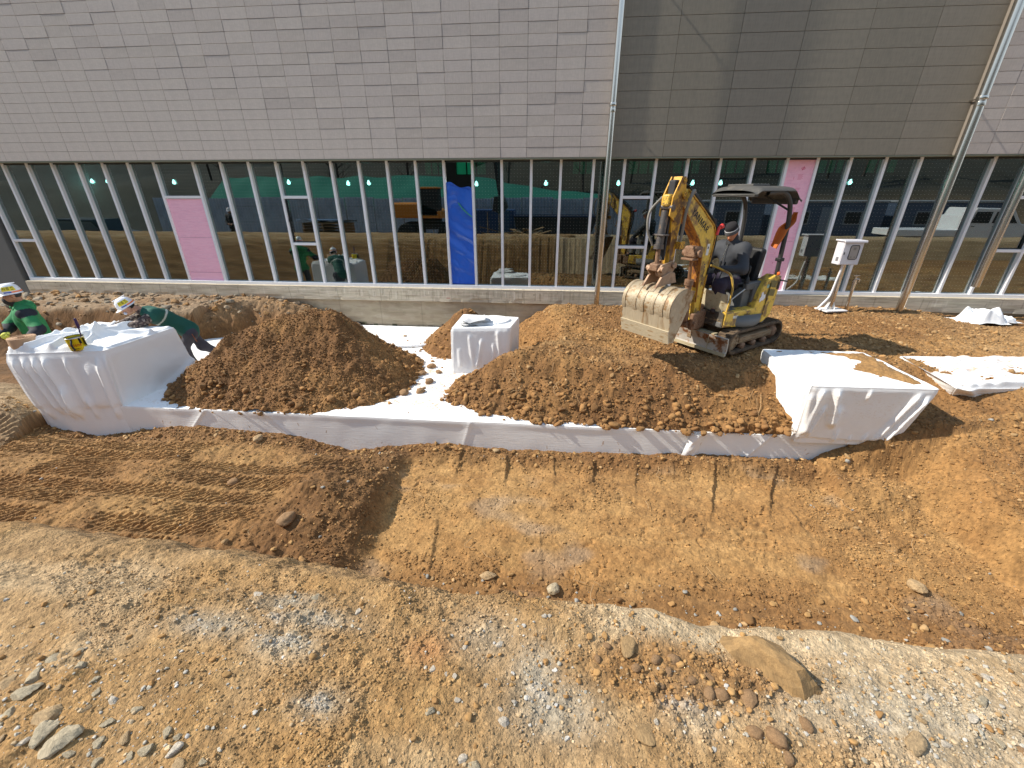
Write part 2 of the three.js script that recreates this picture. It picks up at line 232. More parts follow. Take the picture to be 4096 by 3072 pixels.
// drainpipes
function drainpipe(label, x, z, yBottom, yTop, joints, r) {
  const t = thing('drainpipe', label, 'drainpipe', [x, yBottom, z], 0);
  part('pipe', lathe([[r - 0.003, 0.02], [r - 0.003, 0], [r, 0], [r, yTop - yBottom]], 36), M.steel, t);
  for (const y of joints) { const h = y - yBottom; part('pipe_clamp', [lathe([[r, h - 0.03], [r + 0.012, h - 0.026], [r + 0.012, h + 0.026], [r, h + 0.03]], 32), bx(0.03, 0.022, z - r, 0, h, -(z + r) / 2)], M.steel, t); part('pipe_socket', lathe([[r, h - 0.13], [r + 0.006, h - 0.125], [r + 0.006, h - 0.06], [r, h - 0.055]], 32), M.steel, t); }
  return t;
}
drainpipe('steel drainpipe at the seam between pale and dark cladding', 1.086, 0.42, 0.06, 8.8, [3.98, 6.4], 0.062);
drainpipe('steel drainpipe past the dark cladding, reaching down into the soil', 7.565, 0.44, 0.0, 8.8, [3.98, 6.4], 0.074);
drainpipe('steel drainpipe that ends short above the window rail', 8.92, 0.37, 0.65, 8.8, [3.98, 6.4], 0.067);
// work lamps strung inside the glazing
[[-15.4, 2.77], [-14.85, 2.77], [-11.0, 2.74], [-7.5, 2.73], [-5.75, 2.7], [-5.15, 2.71], [-2.1, 2.68], [-0.2, 2.69], [1.73, 2.69], [3.65, 2.69], [4.36, 2.69], [7.55, 2.7]].forEach(([x, y], i) => {
  if (x < -13.7) x = -13.6 + i * 0.5;
  const where = ['behind the second glass bay', 'behind the third glass bay', 'above the short pink board', 'above the opening sash beside the pallets', 'between two green rear windows', 'brightest of the pair beside the tarp', 'next to the blue tarp', 'in the middle of the plain glazing', 'right beside the first drainpipe', 'over the excavator boom', 'over the excavator canopy', 'above the meter cabinet'][i];
  const t = thing('hanging_bulb', 'small lit white work bulb indoors ' + where, 'light bulb', [x, y, -2.5]);
  const b = part('bulb', lathe([[0.0, -0.05], [0.027, -0.045], [0.043, -0.023], [0.046, 0], [0.036, 0.03], [0.022, 0.055], [0.02, 0.08], [0, 0.08]], 18), std({ color: rgb(0.9, 0.95, 0.92), emissive: rgb(1, 0.9, 0.88), emissiveIntensity: 9, roughness: 0.4 }), t);
  part('cable', [rod([0, 0.08, 0], [0, 1.6, 0], 0.006, 0.006, 6), rod([0, 0.075, 0], [0, 0.14, 0], 0.024, 0.02, 10)], M.dark, t);
  const L = new THREE.PointLight(new THREE.Color(0.85, 1, 0.93), 0.4); L.castShadow = true; L.shadow.radius = 3; L.position.set(0, -0.0, 0); t.add(L); b.castShadow = false;
});
// ---------- the ground ----------
const SLAB = -0.62;
const C = { moist: [0.2, 0.099, 0.034], mid: [0.308, 0.163, 0.056], dry: [0.388, 0.228, 0.086], tan: [0.395, 0.253, 0.118], pale: [0.56, 0.425, 0.26], grey: [0.4, 0.36, 0.28], rust: [0.42, 0.19, 0.075], slate: [0.30, 0.29, 0.26], dark: [0.11, 0.058, 0.02] };
const mixc = (a, b, t) => [lerp(a[0], b[0], t), lerp(a[1], b[1], t), lerp(a[2], b[2], t)];
function polyDist(P, x, z) { // signed distance, positive inside
  let d = 1e9, inside = false;
  for (let i = 0, j = P.length - 1; i < P.length; j = i++) {
    const [ax, az] = P[j], [bx_, bz] = P[i], ex = bx_ - ax, ez = bz - az, t = clamp(((x - ax) * ex + (z - az) * ez) / (ex * ex + ez * ez)), dx = x - ax - ex * t, dz = z - az - ez * t;
    d = Math.min(d, dx * dx + dz * dz); if ((az > z) !== (bz > z) && x < ((bx_ - ax) * (z - az)) / (bz - az) + ax) inside = !inside;
  }
  return inside ? Math.sqrt(d) : -Math.sqrt(d);
}
const WX = [-10, -8.25, -7.69, -7.24, -6.27, -5.44, -4.76, -4, -3.42, -2.99, -2.23, -1.5, -0.86, 0, 1.5, 2.17, 3.75, 4.17, 4.67, 5.1], WY = [-0.9, -0.92, -1.06, -1.18, -1.02, -0.92, -0.97, -1.01, -1.15, -1.22, -1.1, -1.0, -1.07, -1.055, -1.04, -0.99, -0.99, -0.76, -0.48, -0.25];
const PLAT = [[-0.9, -0.4], [-0.75, 1.2], [-0.55, 1.9], [-0.62, 2.5], [-1.05, 2.85], [-1.62, 3.5], [-1.6, 4.1], [-1.05, 4.48], [0.16, 4.72], [1.8, 4.8], [3.4, 4.95], [14, 5.6], [14, -0.4]];
function platform(x, z) { // the filled soil the excavator stands on
  const d = polyDist(PLAT, x, z) + 0.09 * fbm(x * 2.2, z * 2.2, 3, 70) + 0.05 * n2(x * 7, z * 7, 71);
  let top = 0.1 + 0.07 * sm(1.4, 0.3, z) * sm(8.6, 7, x) - 0.16 * sm(7.6, 9, x) * sm(2, 0.6, z) + 0.05 * fbm(x * 0.9, z * 0.9, 3, 72) + 0.07 * Math.exp(-((x + 0.1) ** 2 + (z - 2.6) ** 2) * 3) - 0.05 * sm(2.2, 3.4, z) * sm(0, 1.2, x);
  top -= 0.1 * Math.exp(-((x - 0.45) ** 2 * 14 + (z - 2.2) ** 2 * 5));  // scoop beside the small covered manhole
  const zc = x < 4.9 ? 3.45 : 3.45 + (x - 4.9) * 0.5, right = 0.1 - Math.max(0, z - zc) * 0.36;
  const h = smin(SLAB - 0.02 + d * 0.8, top, 0.12);
  return x > 3.3 ? lerp(h, Math.min(top, right), sm(4.6, 5.2, x)) : h;
}
const STEP = [[-1.2, 0.0, 0.05], [-0.5, 0.03, 0.06], [0.14, 0.0, 0.045], [0.72, 0.09, 0.06], [1.36, 0.2, 0.05], [1.85, 0.25, 0.045], [2.45, 0.4, 0.06], [3.25, 0.55, 0.06]];
const q_ = (z) => z - 4.78;
function trench(x, z) {
  const w = table(WX, WY, x), q = z - 4.76;
  const edge = -2.02 + 0.06 * fbm(z * 1.6, 3, 3, 5) + 0.32 * sm(5.7, 5.1, z) * 0.0;
  const cut = sm(edge - 0.1 - 0.12 * sm(0.8, 2, q), edge + 0.12 + 0.1 * Math.abs(n2(z * 4, 3, 6)), x);                       // 0 on the plateau, 1 in the cut
  // plateau with ruts
  let pl = lerp(w, -1.0, sm(0.15, 0.6, q)) - 0.1 * sm(-3.1, -2.1, x + 0.25 * fbm(x * 2, z * 2, 2, 9)) * sm(0.4, 1.2, q) + 0.05 * fbm(x * 0.8, z * 1.5, 3, 11) + 0.022 * Math.sin(z * 9 + 0.2 * x + n2(x, z, 4)) * sm(0.3, 0.8, q);
  pl += 0.1 * Math.exp(-(((x + 2.35) / 0.3) ** 2)) * (0.6 + 0.6 * n2(z * 2.2, 4, 7)) * sm(0.1, 0.5, q);
  pl -= 0.16 * sm(6.1, 6.5, z) * Math.exp(-(((x + 2.45) / 0.75) ** 2));
  pl += 0.2 * Math.exp(-(((x + 2.75) / 0.5) ** 2) - ((z - 6.15) / 0.55) ** 2) * (0.7 + 0.5 * fbm(x * 3, z * 3, 3, 14)) + 0.06 * Math.abs(fbm(x * 6, z * 6, 3, 15)) * sm(-3.4, -2.7, x) * sm(0.3, 0.8, q);
  // bucket cut
  let ct = lerp(w, -1.17, sm(0.12, 0.42, q)) - 0.24 * sm(0.4, 2.6, q), ph = 0;
  for (const [sx, lean, amp] of STEP) { const d = x - (sx - lean * (z - 4.9)) + 0.05 * fbm(z * 3.2 + sx * 5, sx, 3, 31); const on = 0.5 * sm(0.12, 0.26, q) * sm(1.0, 0.35, q * (0.7 + 0.9 * hash(Math.round(sx * 40), 3, 5)) + 0.3 * n2(sx * 9, 1, 2)); ct += amp * on * (d < 0 ? Math.exp(d * 5) : -Math.exp(-d * 3.2) * 0.6 * sm(0, 0.03, d)); }
  for (const [sx, z0, z1, a] of [[-1.27, 6.1, 6.8, 0.018], [0.0, 6.25, 6.75, 0.014], [3.1, 5.65, 6.0, 0.016]]) { const d = x - sx - 0.1 * (z - z0); ct += a * sm(z0 - 0.1, z0 + 0.1, z) * sm(z1 + 0.1, z1 - 0.1, z) * (d < 0 ? Math.exp(d * 6) : -0.6 * Math.exp(-d * 6) * sm(0, 0.03, d)); }
  ct += 0.03 * fbm(x * 0.9, z * 2.2, 3, 21) + 0.012 * fbm(x * 2.5, z * 9, 3, 22) + 0.02 * Math.abs(n2(x * 1.7 + 3, z * 3.1, 23)) * sm(0.2, 0.6, n2(x * 0.8, z, 24));
  const fis = Math.abs(fbm(x * 0.9 + 2, z * 3.4, 4, 26)), patch = sm(0.1, 0.45, fbm(x * 1.3, z * 2.4, 4, 27)); ct -= 0.03 * sm(0.035, 0.0, fis) * sm(-0.2, 0.3, n2(x * 0.8, z * 1.2, 28));
  ct += patch * (0.03 * Math.abs(fbm(x * 8, z * 8, 3, 29)) + 0.02 * lump(x * 16, z * 16, 30)) + 0.008 * Math.sin(z * 46 + 5 * n2(x * 0.8, z * 2, 32)) * sm(0.0, 0.4, n2(x * 0.9 + 7, z * 1.6, 33));
  const band = sm(0.5, 0.2, q + 0.12 * fbm(x * 1.5, 2, 3, 8));      // crumbly strip under the fabric
  return { h: lerp(pl, ct, cut), cut, band, q, patch };
}
function treads(x, z) { // pressed grouser marks, rows along x
  if (x > -1.9 || x < -11 || z < 5.05) return 0;
  let s = 0;
  for (const [zc, tilt, w, x1, k] of [[5.24, 0.006, 0.1, -3.1, 1], [5.46, 0.0, 0.1, -2.6, 1], [5.7, -0.012, 0.12, -2.4, 3], [5.95, 0.01, 0.11, -3.0, 3], [6.2, -0.006, 0.11, -3.3, 5], [6.45, 0.008, 0.11, -3.3, 5], [6.72, 0.0, 0.12, -3.6, 7], [7.0, 0.01, 0.12, -4, 7]]) {
    const c = zc + tilt * (x + 5) + 0.03 * Math.sin(x * 0.9 + k), d = (z - c) / w; if (Math.abs(d) > 1.2) continue;
    const a = sm(1.15, 0.85, Math.abs(d)) * sm(x1 + 0.2, x1 - 0.2, x) * sm(-0.35, 0.2, n2(x * 1.1 + k * 7, z * 2, 33) + 0.25);
    const ph = (x + d * w * 1.25 + 0.02 * n2(x * 3, z * 6, 35)) / 0.084, t = ph - Math.floor(ph);
    s -= a * (0.042 * sm(0.0, 0.2, t) * sm(0.62, 0.42, t) + 0.008);
  }
  return s;
}
function ground(x, z) {
  let h, col, rough = 1, fine = 1;
  const big = fbm(x * 0.7, z * 0.7, 3, 51), med = fbm(x * 3.1, z * 3.1, 4, 52);
  if (z > 4.74 || x < -8.02) {
    const T = trench(x, z); h = T.h; fine = lerp(1, 0.35, T.cut * (1 - T.band));
    col = mixc(mixc(C.mid, C.dry, sm(-0.5, 0.5, big + 0.5 * med)), C.moist, 0.75 * T.band + 0.35 * (1 - T.cut) * sm(0, 0.5, med));
    const smooth = T.cut * (1 - T.band);
    col = mixc(col, mixc([0.43, 0.253, 0.096], [0.36, 0.196, 0.068], sm(-0.3, 0.4, fbm(x * 2.2, z * 5, 4, 55))), 0.85 * smooth * (1 - 0.75 * T.patch));
    col = mixc(col, C.slate, 0.3 * smooth * sm(0.25, 0.6, fbm(x * 1.3, z * 2.2, 3, 77) + 0.35 * Math.exp(-((x - 0.1) ** 2 * 2 + (z - 6.2) ** 2 * 4))));
    col = mixc(col, C.moist, 0.65 * sm(6.55, 7.0, z + 0.2 * med));
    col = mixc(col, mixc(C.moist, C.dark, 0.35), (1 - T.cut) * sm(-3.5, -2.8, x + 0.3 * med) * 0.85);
    if (x > 3.2) { let p = platform(x, z); p = lerp(Math.min(p, T.h + 0.02), p, Math.max(sm(4.3, 5.3, x), sm(0.02, 0.85, q_(z) + 0.1 * med))); p = lerp(-2.4, p, sm(3.15, 3.9, x + 0.2 * med)); const k = sm(-0.1, 0.08, p - h); h = smax(h, p, 0.1); col = mixc(col, mixc(C.mid, C.dry, sm(-0.3, 0.6, big)), k); fine = lerp(fine, 1.0, k); }
    if (x < -8.02) { // pit where the worker stands, bank in front of it, rubble ledge along the wall
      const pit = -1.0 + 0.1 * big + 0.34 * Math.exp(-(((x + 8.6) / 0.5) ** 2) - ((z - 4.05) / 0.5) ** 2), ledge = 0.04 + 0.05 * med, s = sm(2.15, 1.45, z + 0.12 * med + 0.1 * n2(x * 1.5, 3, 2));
      const bank = -1.0 + 0.52 * Math.exp(-(((x + 9.5) / 1.1) ** 2 + ((z - 4.55) / 0.75) ** 2)) + 0.34 * Math.exp(-(((x + 8.35) / 0.5) ** 2 + ((z - 5.0) / 0.4) ** 2));
      const back = lerp(pit, ledge, s), k = sm(3.3, 4.2, z); h = lerp(back, Math.max(bank, -1.02), k) ; if (z > 5) h = lerp(h, T.h, sm(5, 5.6, z));
      col = mixc(mixc(C.dark, C.moist, 0.5 + 0.5 * med), mixc(C.grey, C.mid, 0.5), sm(0.85, 1, s) * 0.8); col = mixc(col, mixc(C.tan, C.grey, 0.25), k * sm(5.9, 4.9, z)); fine = lerp(1, 0.45, k);  // pit floor and drop coloured dark to carry their shade
    }
    h += treads(x, z);
  } else {
    h = -1.35; col = mixc(C.moist, C.mid, sm(-0.4, 0.5, big + 0.4 * med));
    const p = platform(x, z); if (p > h) h = p;
    const up = sm(-0.1, 0.12, h); col = mixc(col, mixc(C.mid, C.dry, sm(-0.4, 0.4, big + 0.3 * med)), 0.55 * up);
    col = mixc(col, C.tan, 0.6 * up * sm(6, 9, x + 0.6 * med) + 0.4 * up * sm(0.2, 0.6, fbm(x * 0.8, z * 2.4, 3, 62)));
    if (h > 0 && x > 0.6) { // faint track rows on the filled soil
      const a = sm(0.2, 0.5, n2(x * 0.7, z * 1.4, 66) + 0.3), zc = 0.9 + 0.05 * Math.sin(x), d1 = Math.abs(z - zc) < 0.14 || Math.abs(z - 1.7 - 0.1 * x) < 0.13 || Math.abs(z - 2.55) < 0.13;
      if (d1) h += a * 0.016 * Math.sin(x * 62 + 14 * z) * sm(-0.2, 0.3, Math.sin(x * 62));
    }
    // soil bank between the foundation wall and the covered tank, at the far end
    const lt = table([-8.1, -7.4, -6.2, -4.9, -4.4], [0.05, 0.05, -0.12, -0.58, -0.75], x) + 0.04 * med, zl = table([-8.1, -7.2, -5], [1.0, 0.42, 0.15], x), s = lt - Math.max(0, z - zl - 0.12 * med) * 0.95;
    if (s > h && x < -4.3) { h = s + 0.05 * Math.abs(med); col = mixc(mixc(mixc(C.grey, C.mid, 0.5), C.mid, 0.45 + 0.4 * med), C.moist, sm(0.1, -0.5, s + 0.15 * med)); }
  }
  col = mixc(col, C.moist, 0.5 * sm(0.05, 0.5, fbm(x * 1.1 + 5, z * 1.7, 4, 59)) * (z < 4.74 ? 1 : fine));
  const l = lump(x * 9, z * 9, 81) * 0.034 + lump(x * 21 + 3, z * 21, 84) * 0.017;
  h += fine * (0.028 * fbm(x * 4.5, z * 4.5, 4, 53) + l) + 0.006 * fbm(x * 19, z * 19, 2, 54);
  col = mixc(col, [col[0] * 1.28, col[1] * 1.32, col[2] * 1.4], 0.7 * sm(0.1, 0.7, fbm(x * 8, z * 8, 3, 57)));
  col = mixc(col, [col[0] * 0.72, col[1] * 0.7, col[2] * 0.66], 0.6 * sm(0.0, 0.6, fbm(x * 6, z * 6, 3, 58)));
  return [h, col];
}
function field(name, xs, zs, f, uvScale = 2) {
  const nx = xs.length, nz = zs.length, P = new Float32Array(nx * nz * 3), Q = new Float32Array(nx * nz * 3), U = new Float32Array(nx * nz * 2), I = new Uint32Array((nx - 1) * (nz - 1) * 6); let k = 0;
  for (let j = 0; j < nz; j++) for (let i = 0; i < nx; i++) {
    const [h, c] = f(xs[i], zs[j]), o = j * nx + i; P[o * 3] = xs[i]; P[o * 3 + 1] = h; P[o * 3 + 2] = zs[j]; Q[o * 3] = c[0] * 1.5; Q[o * 3 + 1] = c[1] * 1.5; Q[o * 3 + 2] = c[2] * 1.5; U[o * 2] = xs[i] * uvScale; U[o * 2 + 1] = zs[j] * uvScale;
    if (i < nx - 1 && j < nz - 1) { I[k++] = o; I[k++] = o + nx; I[k++] = o + 1; I[k++] = o + 1; I[k++] = o + nx; I[k++] = o + nx + 1; }
  }
  const g = new THREE.BufferGeometry(); g.setAttribute('position', new THREE.BufferAttribute(P, 3)); g.setAttribute('color', new THREE.BufferAttribute(Q, 3)); g.setAttribute('uv', new THREE.BufferAttribute(U, 2)); g.setIndex(new THREE.BufferAttribute(I, 1)); g.computeVertexNormals();
  const o = shade(new THREE.Mesh(g, M.soil)); o.name = numbered(name); scene.add(o); return o;
}
const axis = (...runs) => { const a = []; for (const [p, q, s] of runs) for (let v = p; v < q - s * 0.5; v += s) a.push(v); a.push(runs[runs.length - 1][1]); return a; };
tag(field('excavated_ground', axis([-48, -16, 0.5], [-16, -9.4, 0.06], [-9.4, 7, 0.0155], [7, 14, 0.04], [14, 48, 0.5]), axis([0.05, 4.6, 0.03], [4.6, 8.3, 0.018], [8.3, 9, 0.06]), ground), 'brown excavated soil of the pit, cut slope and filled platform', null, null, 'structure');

// the bank the photographer stands on
const LX = [-7, -2.7, -1.44, -0.65, 0.28, 1.0, 1.9, 7], LZ = [8.4, 8.52, 8.62, 8.73, 8.75, 8.79, 8.8, 8.85];
const PATCH = [[0.0, 9.02, 0.1, 0.12, 0.9], [0.08, 9.13, 0.16, 0.09, 1], [-0.2, 8.9, 0.14, 0.1, 0.6], [-1.1, 8.83, 0.16, 0.05, 0.8], [-0.95, 8.9, 0.2, 0.05, 0.75], [-1.35, 8.95, 0.2, 0.06, 0.8], [-1.0, 9.0, 0.15, 0.05, 0.8], [0.55, 9.08, 0.12, 0.09, 0.7], [1.3, 9.05, 0.5, 0.14, 0.7], [-0.75, 9.2, 0.1, 0.05, 0.7]];
const greyPatch = (x, z) => { let s = 0; for (const [px, pz, a, b, k] of PATCH) s = Math.max(s, k * Math.exp(-(((x - px) / a) ** 2) - ((z - pz) / b) ** 2)); return s; };
function bank(x, z) {
  const zl = table(LX, LZ, x) + 0.05 * fbm(x * 2.3, 5, 4, 91) + 0.012 * n2(x * 14, 2, 92), d = Math.max(0, zl - z), soft = table([-3, -0.9, 0.2, 3], [0.32, 0.22, 0.1, 0.07], x);
  const big = fbm(x * 1.3, z * 1.6, 3, 93), med = fbm(x * 5, z * 5, 4, 94), gp = greyPatch(x, z), clodz = sm(0.2, 0.75, Math.exp(-(((x - 0.5) / 0.42) ** 2) - ((z - 8.98) / 0.13) ** 2) + 0.25 * med);
  let h = 0.75 + 0.045 * big + 0.018 * med + 0.045 * Math.exp(-(((x - 0.15) / 0.3) ** 2) - ((z - 8.83) / 0.06) ** 2) - 0.06 * sm(8.85, 8.7, z) * sm(-0.4, -1.6, x);
  h -= 1.9 * d * d / (d + soft);
  h += 0.05 * Math.sin((z + 0.16 * x) * 30 + 3 * n2(x * 2, z * 3, 95)) * sm(0.02, 0.2, d) * sm(0.0, -0.8, x) * 0.5;   // slumped ridges beyond the lip
  const ridge_ = sm(0.0, 0.5, x + 0.15 * med) * sm(8.98, 8.86, z + 0.06 * x + 0.04 * big), ruff = (1 - 0.6 * ridge_) * (0.4 + 0.95 * sm(-0.35, 0.35, fbm(x * 3.3 + 4, z * 4.1, 3, 89)));
  h += ruff * (0.012 * fbm(x * 21, z * 21, 3, 96) + 0.007 * (0.5 - Math.abs(fbm(x * 30 + 20 * z * 0.3, z * 42, 2, 87))) ) + 0.016 * lump(x * 34, z * 34, 97) * (0.35 + 0.8 * clodz + 0.4 * gp) * ruff + 0.008 * lump(x * 62, z * 62, 98) * ruff;
  const lip = sm(0.0, 0.4, x + 0.15 * med) * sm(9.0, 8.87, z + 0.06 * x + 0.05 * big) , right = sm(0.95, 1.25, x + 0.1 * big);
  let col = mixc(C.tan, C.dry, sm(-0.2, 0.6, big * 0.7 + 0.5 * med)); col = mixc(col, C.pale, Math.max(lip, 0.65 * right, 0.5 * sm(0.1, 0.6, fbm(x * 2.2, z * 3.2, 3, 99))));
  col = mixc(col, C.grey, clamp(0.9 * gp + 0.3 * med * gp)); col = mixc(col, C.mid, 0.8 * clodz); col = mixc(col, C.rust, 0.55 * Math.exp(-(((x + 0.42) / 0.09) ** 2) - ((z - 8.98) / 0.06) ** 2));
  col = mixc(col, [0.5, 0.45, 0.375], 0.7 * sm(0.5, 0.78, fbm(x * 7, z * 11, 3, 88) * 0.6 + 0.6 * gp)); col = mixc(col, C.mid, 0.75 * sm(0.05, 0.4, d) * sm(0.6, -0.2, x));
  col = mixc(col, [col[0] * 1.22, col[1] * 1.26, col[2] * 1.3], sm(0.15, 0.6, fbm(x * 22, z * 22, 3, 101))); col = mixc(col, [col[0] * 0.72, col[1] * 0.7, col[2] * 0.66], 0.8 * sm(0.05, 0.5, fbm(x * 17, z * 17, 3, 102)));
  return [h, col];
}
tag(field('near_bank', axis([-48, -7, 0.4], [-7, -3.4, 0.04], [-3.4, 2.6, 0.0085], [2.6, 7, 0.04], [7, 48, 0.4]), axis([6.9, 8.35, 0.03], [8.35, 9.75, 0.0062], [9.75, 10.4, 0.03]), bank, 5), 'stony tan bank above the pit', null, null, 'structure');

// heaps of soil tipped on the covered tank
const HEAP = [[-6.5, 4.1], [-6.15, 4.45], [-5.57, 4.7], [-4.33, 4.73], [-3.15, 4.62], [-2.6, 4.25], [-2.3, 3.5], [-2.35, 2.9], [-2.7, 2.2], [-3.5, 1.7], [-4.6, 1.65], [-5.3, 2.1], [-6.0, 3.0]];
const heapH = (x, z) => { const d = polyDist(HEAP, x, z) + 0.13 * fbm(x * 1.6, z * 1.6, 3, 110) + 0.04 * n2(x * 8, z * 8, 111); return SLAB - 0.015 + smin(d * 0.86, 1.2 + 0.08 * fbm(x * 2, z * 2, 2, 112) - 0.2 * sm(-4.5, -5.0, x) - 0.06 * Math.exp(-(((x + 4.45) / 0.16) ** 2)), 0.16); };
const coneH = (x, z) => { const d = Math.hypot(x + 1.78, (z - 1.32) * 0.95) + 0.08 * fbm(x * 3, z * 3, 3, 115); return SLAB - 0.02 + smin((1.0 - d) * 0.85, 0.8, 0.12); };
const heapSurf = (H, s) => (x, z) => {
  const med = fbm(x * 3.1, z * 3.1, 4, s), h = H(x, z); let c = mixc(C.moist, C.mid, sm(-0.3, 0.7, med + 0.5 * fbm(x * 0.9, z * 0.9, 2, s + 1)));
  c = mixc(c, [c[0] * 1.3, c[1] * 1.33, c[2] * 1.4], 0.7 * sm(0.1, 0.6, fbm(x * 9, z * 9, 3, s + 5))); c = mixc(c, [c[0] * 0.7, c[1] * 0.68, c[2] * 0.64], 0.6 * sm(0.0, 0.5, fbm(x * 7, z * 7, 3, s + 6)));
  return [Math.max(-0.85, h + 0.05 * fbm(x * 2.6, z * 2.6, 3, s + 7) * sm(SLAB, SLAB + 0.3, h) + 0.026 * fbm(x * 5, z * 5, 4, s + 2) + 0.036 * lump(x * 9, z * 9, s + 3) + 0.018 * lump(x * 22, z * 22, s + 4)), c];
};
tag(field('soil_heap', axis([-6.9, -1.9, 0.0165]), axis([1.4, 4.74, 0.0165]), heapSurf(heapH, 120)), 'broad heap of brown soil tipped on the white sheet', 'soil heap');
tag(field('soil_heap', axis([-2.9, -0.6, 0.02]), axis([0.2, 2.5, 0.02]), heapSurf(coneH, 140)), 'small pointed soil heap behind the small white covered manhole', 'soil heap');

// loose clods and stones: real lumps scattered over the beds
const rocks = [0, 1, 2, 3].map((s) => { const g = mergeVertices(new THREE.IcosahedronGeometry(1, 2).deleteAttribute('normal').deleteAttribute('uv')), p = g.attributes.position; for (let i = 0; i < p.count; i++) { const x = p.getX(i), y = p.getY(i), z = p.getZ(i), k = (s < 2 ? 0.82 : 0.72) + 0.3 * n3(x * 1.3 + s * 9, y * 1.3, z * 1.3) + 0.16 * n3(x * 3.2 + s * 5, y * 3.2, z * 3.2); p.setXYZ(i, x * k, y * k * 0.75, z * k * 0.9); } g.computeVertexNormals(); return g; });
const chips = [0, 1, 2].map((s) => { const g = new THREE.IcosahedronGeometry(1, 1), p = g.attributes.position; for (let i = 0; i < p.count; i++) { const x = p.getX(i), y = p.getY(i), z = p.getZ(i), q = (v) => Math.round(v * 1.35 + 0.3 * n3(x * 2 + s * 7, y * 2, z * 2)) / 1.35, k = 0.75 + 0.3 * n3(x * 1.6 + s * 11, y * 1.6, z * 1.6); p.setXYZ(i, lerp(x, q(x), 0.35) * k, lerp(y, q(y), 0.35) * k * 0.7, lerp(z, q(z), 0.35) * k); } g.computeVertexNormals(); return g.deleteAttribute('uv'); });
const dummy = new THREE.Object3D(), tint = new THREE.Color();
function strew(name, label, geoms, n, place) { // place() -> [x,y,z,size,[r,g,b]] or null
  const lists = geoms.map(() => []); for (let i = 0; i < n; i++) { const p = place(i); if (p) lists[i % geoms.length].push(p); }
  lists.forEach((L, gi) => {
    if (!L.length) return; const im = new THREE.InstancedMesh(geoms[gi], M.clod, L.length);
    L.forEach(([x, y, z, s, c], i) => { dummy.position.set(x, y, z); dummy.rotation.set(rr(-0.5, 0.5), rr(0, 6.3), rr(-0.5, 0.5)); dummy.scale.set(s * rr(0.8, 1.3), s * rr(0.7, 1.1), s * rr(0.8, 1.2)); dummy.updateMatrix(); im.setMatrixAt(i, dummy.matrix); im.setColorAt(i, tint.setRGB(...c)); });
    im.name = numbered(name); shade(im); scene.add(im); tag(im, label, null, null, 'stuff');
  });
}
const size = (a, b, k = 2.4) => a * Math.pow(b / a, Math.pow(rnd(), k));
const vary = (c, a = 0.25) => { const k = 1 + rr(-a, a); return [c[0] * k, c[1] * k, c[2] * k]; };
strew('heap_clods', 'loose clods on the broad soil heap', rocks, 6000, () => { const x = rr(-6.8, -1.9), z = rr(1.5, 4.9), h = heapH(x, z); if (h < SLAB - 0.05) return null; const low = sm(0.3, -0.6, h); if (rnd() > 0.25 + 0.75 * low) return null; const s = size(0.008, 0.028 + 0.05 * low, 3.2); return [x, h + 0.02 + s * 0.1, z, s, vary(mixc(C.moist, C.mid, rnd()), 0.3)]; });
strew('platform_clods', 'loose clods on the slope of the filled soil', rocks, 11000, () => { const x = rr(-1.8, 3.6), z = rr(1.8, 4.85), h = platform(x, z); if (h < SLAB - 0.06) return null; const low = sm(0.02, -0.55, h); if (rnd() > 0.14 + 0.86 * low) return null; const s = size(0.008, 0.028 + 0.055 * low, 2.9); return [x, Math.max(h, SLAB) + 0.018 + s * 0.1, z, s, vary(mixc(C.moist, C.mid, rnd()), 0.3)]; });
strew('cone_clods', 'loose clods on the small soil heap', rocks, 900, () => { const x = rr(-2.9, -0.9), z = rr(0.3, 2.5), h = coneH(x, z); if (h < SLAB - 0.05) return null; const s = size(0.008, 0.05, 2.2); return [x, h + 0.02, z, s, vary(C.mid, 0.3)]; });
strew('sheet_crumbs', 'crumbs of soil lying on the white sheet', rocks, 2600, () => { const x = rr(-7, 3), z = rr(0.3, 4.72); const d = Math.min(Math.abs(polyDist(HEAP, x, z)), Math.abs(polyDist(PLAT, x, z)), Math.abs(Math.hypot(x + 1.78, z - 1.32) - 1)); if (rnd() > 0.03 + Math.exp(-d * 5.5)) return null; return [x, SLAB + 0.006, z, size(0.004, 0.05, 4.5), vary(C.mid, 0.3)]; });
strew('pit_clods', 'loose clods and pebbles on the excavated ground', rocks, 15000, () => { const x = rr(-9, 7), z = 4.8 + 3.2 * Math.pow(rnd(), 1.1), T = trench(x, z), open = T.cut * (1 - T.band); if (z > 4.76 && rnd() < open * 0.93 && z < 6.75 && x < 3.4) return null; if (x < -2.8 && z > 5.1 && rnd() < 0.75) return null; const near = sm(6.6, 7.2, z), s = size(0.006, 0.03 + 0.03 * near + 0.015 * T.band, 2.8), [h] = ground(x, z); return [x, h + s * 0.2, z, s, vary(rnd() < 0.12 ? C.tan : rnd() < 0.03 * (1 + 6 * near) ? C.slate : mixc(C.moist, C.dry, rnd()), 0.25)]; });
strew('yard_clods', 'loose clods on the filled soil by the building', rocks, 5000, () => { const x = rr(-0.5, 10), z = rr(0.15, 4.4); if (x > 3.3 && x < 4.9 && z > 3.5) return null; const [h] = ground(x, z); if (h < -0.5) return null; const s = size(0.008, 0.05, 2.8); return [x, h + s * 0.2, z, s, vary(mixc(C.mid, C.tan, rnd()), 0.25)]; });
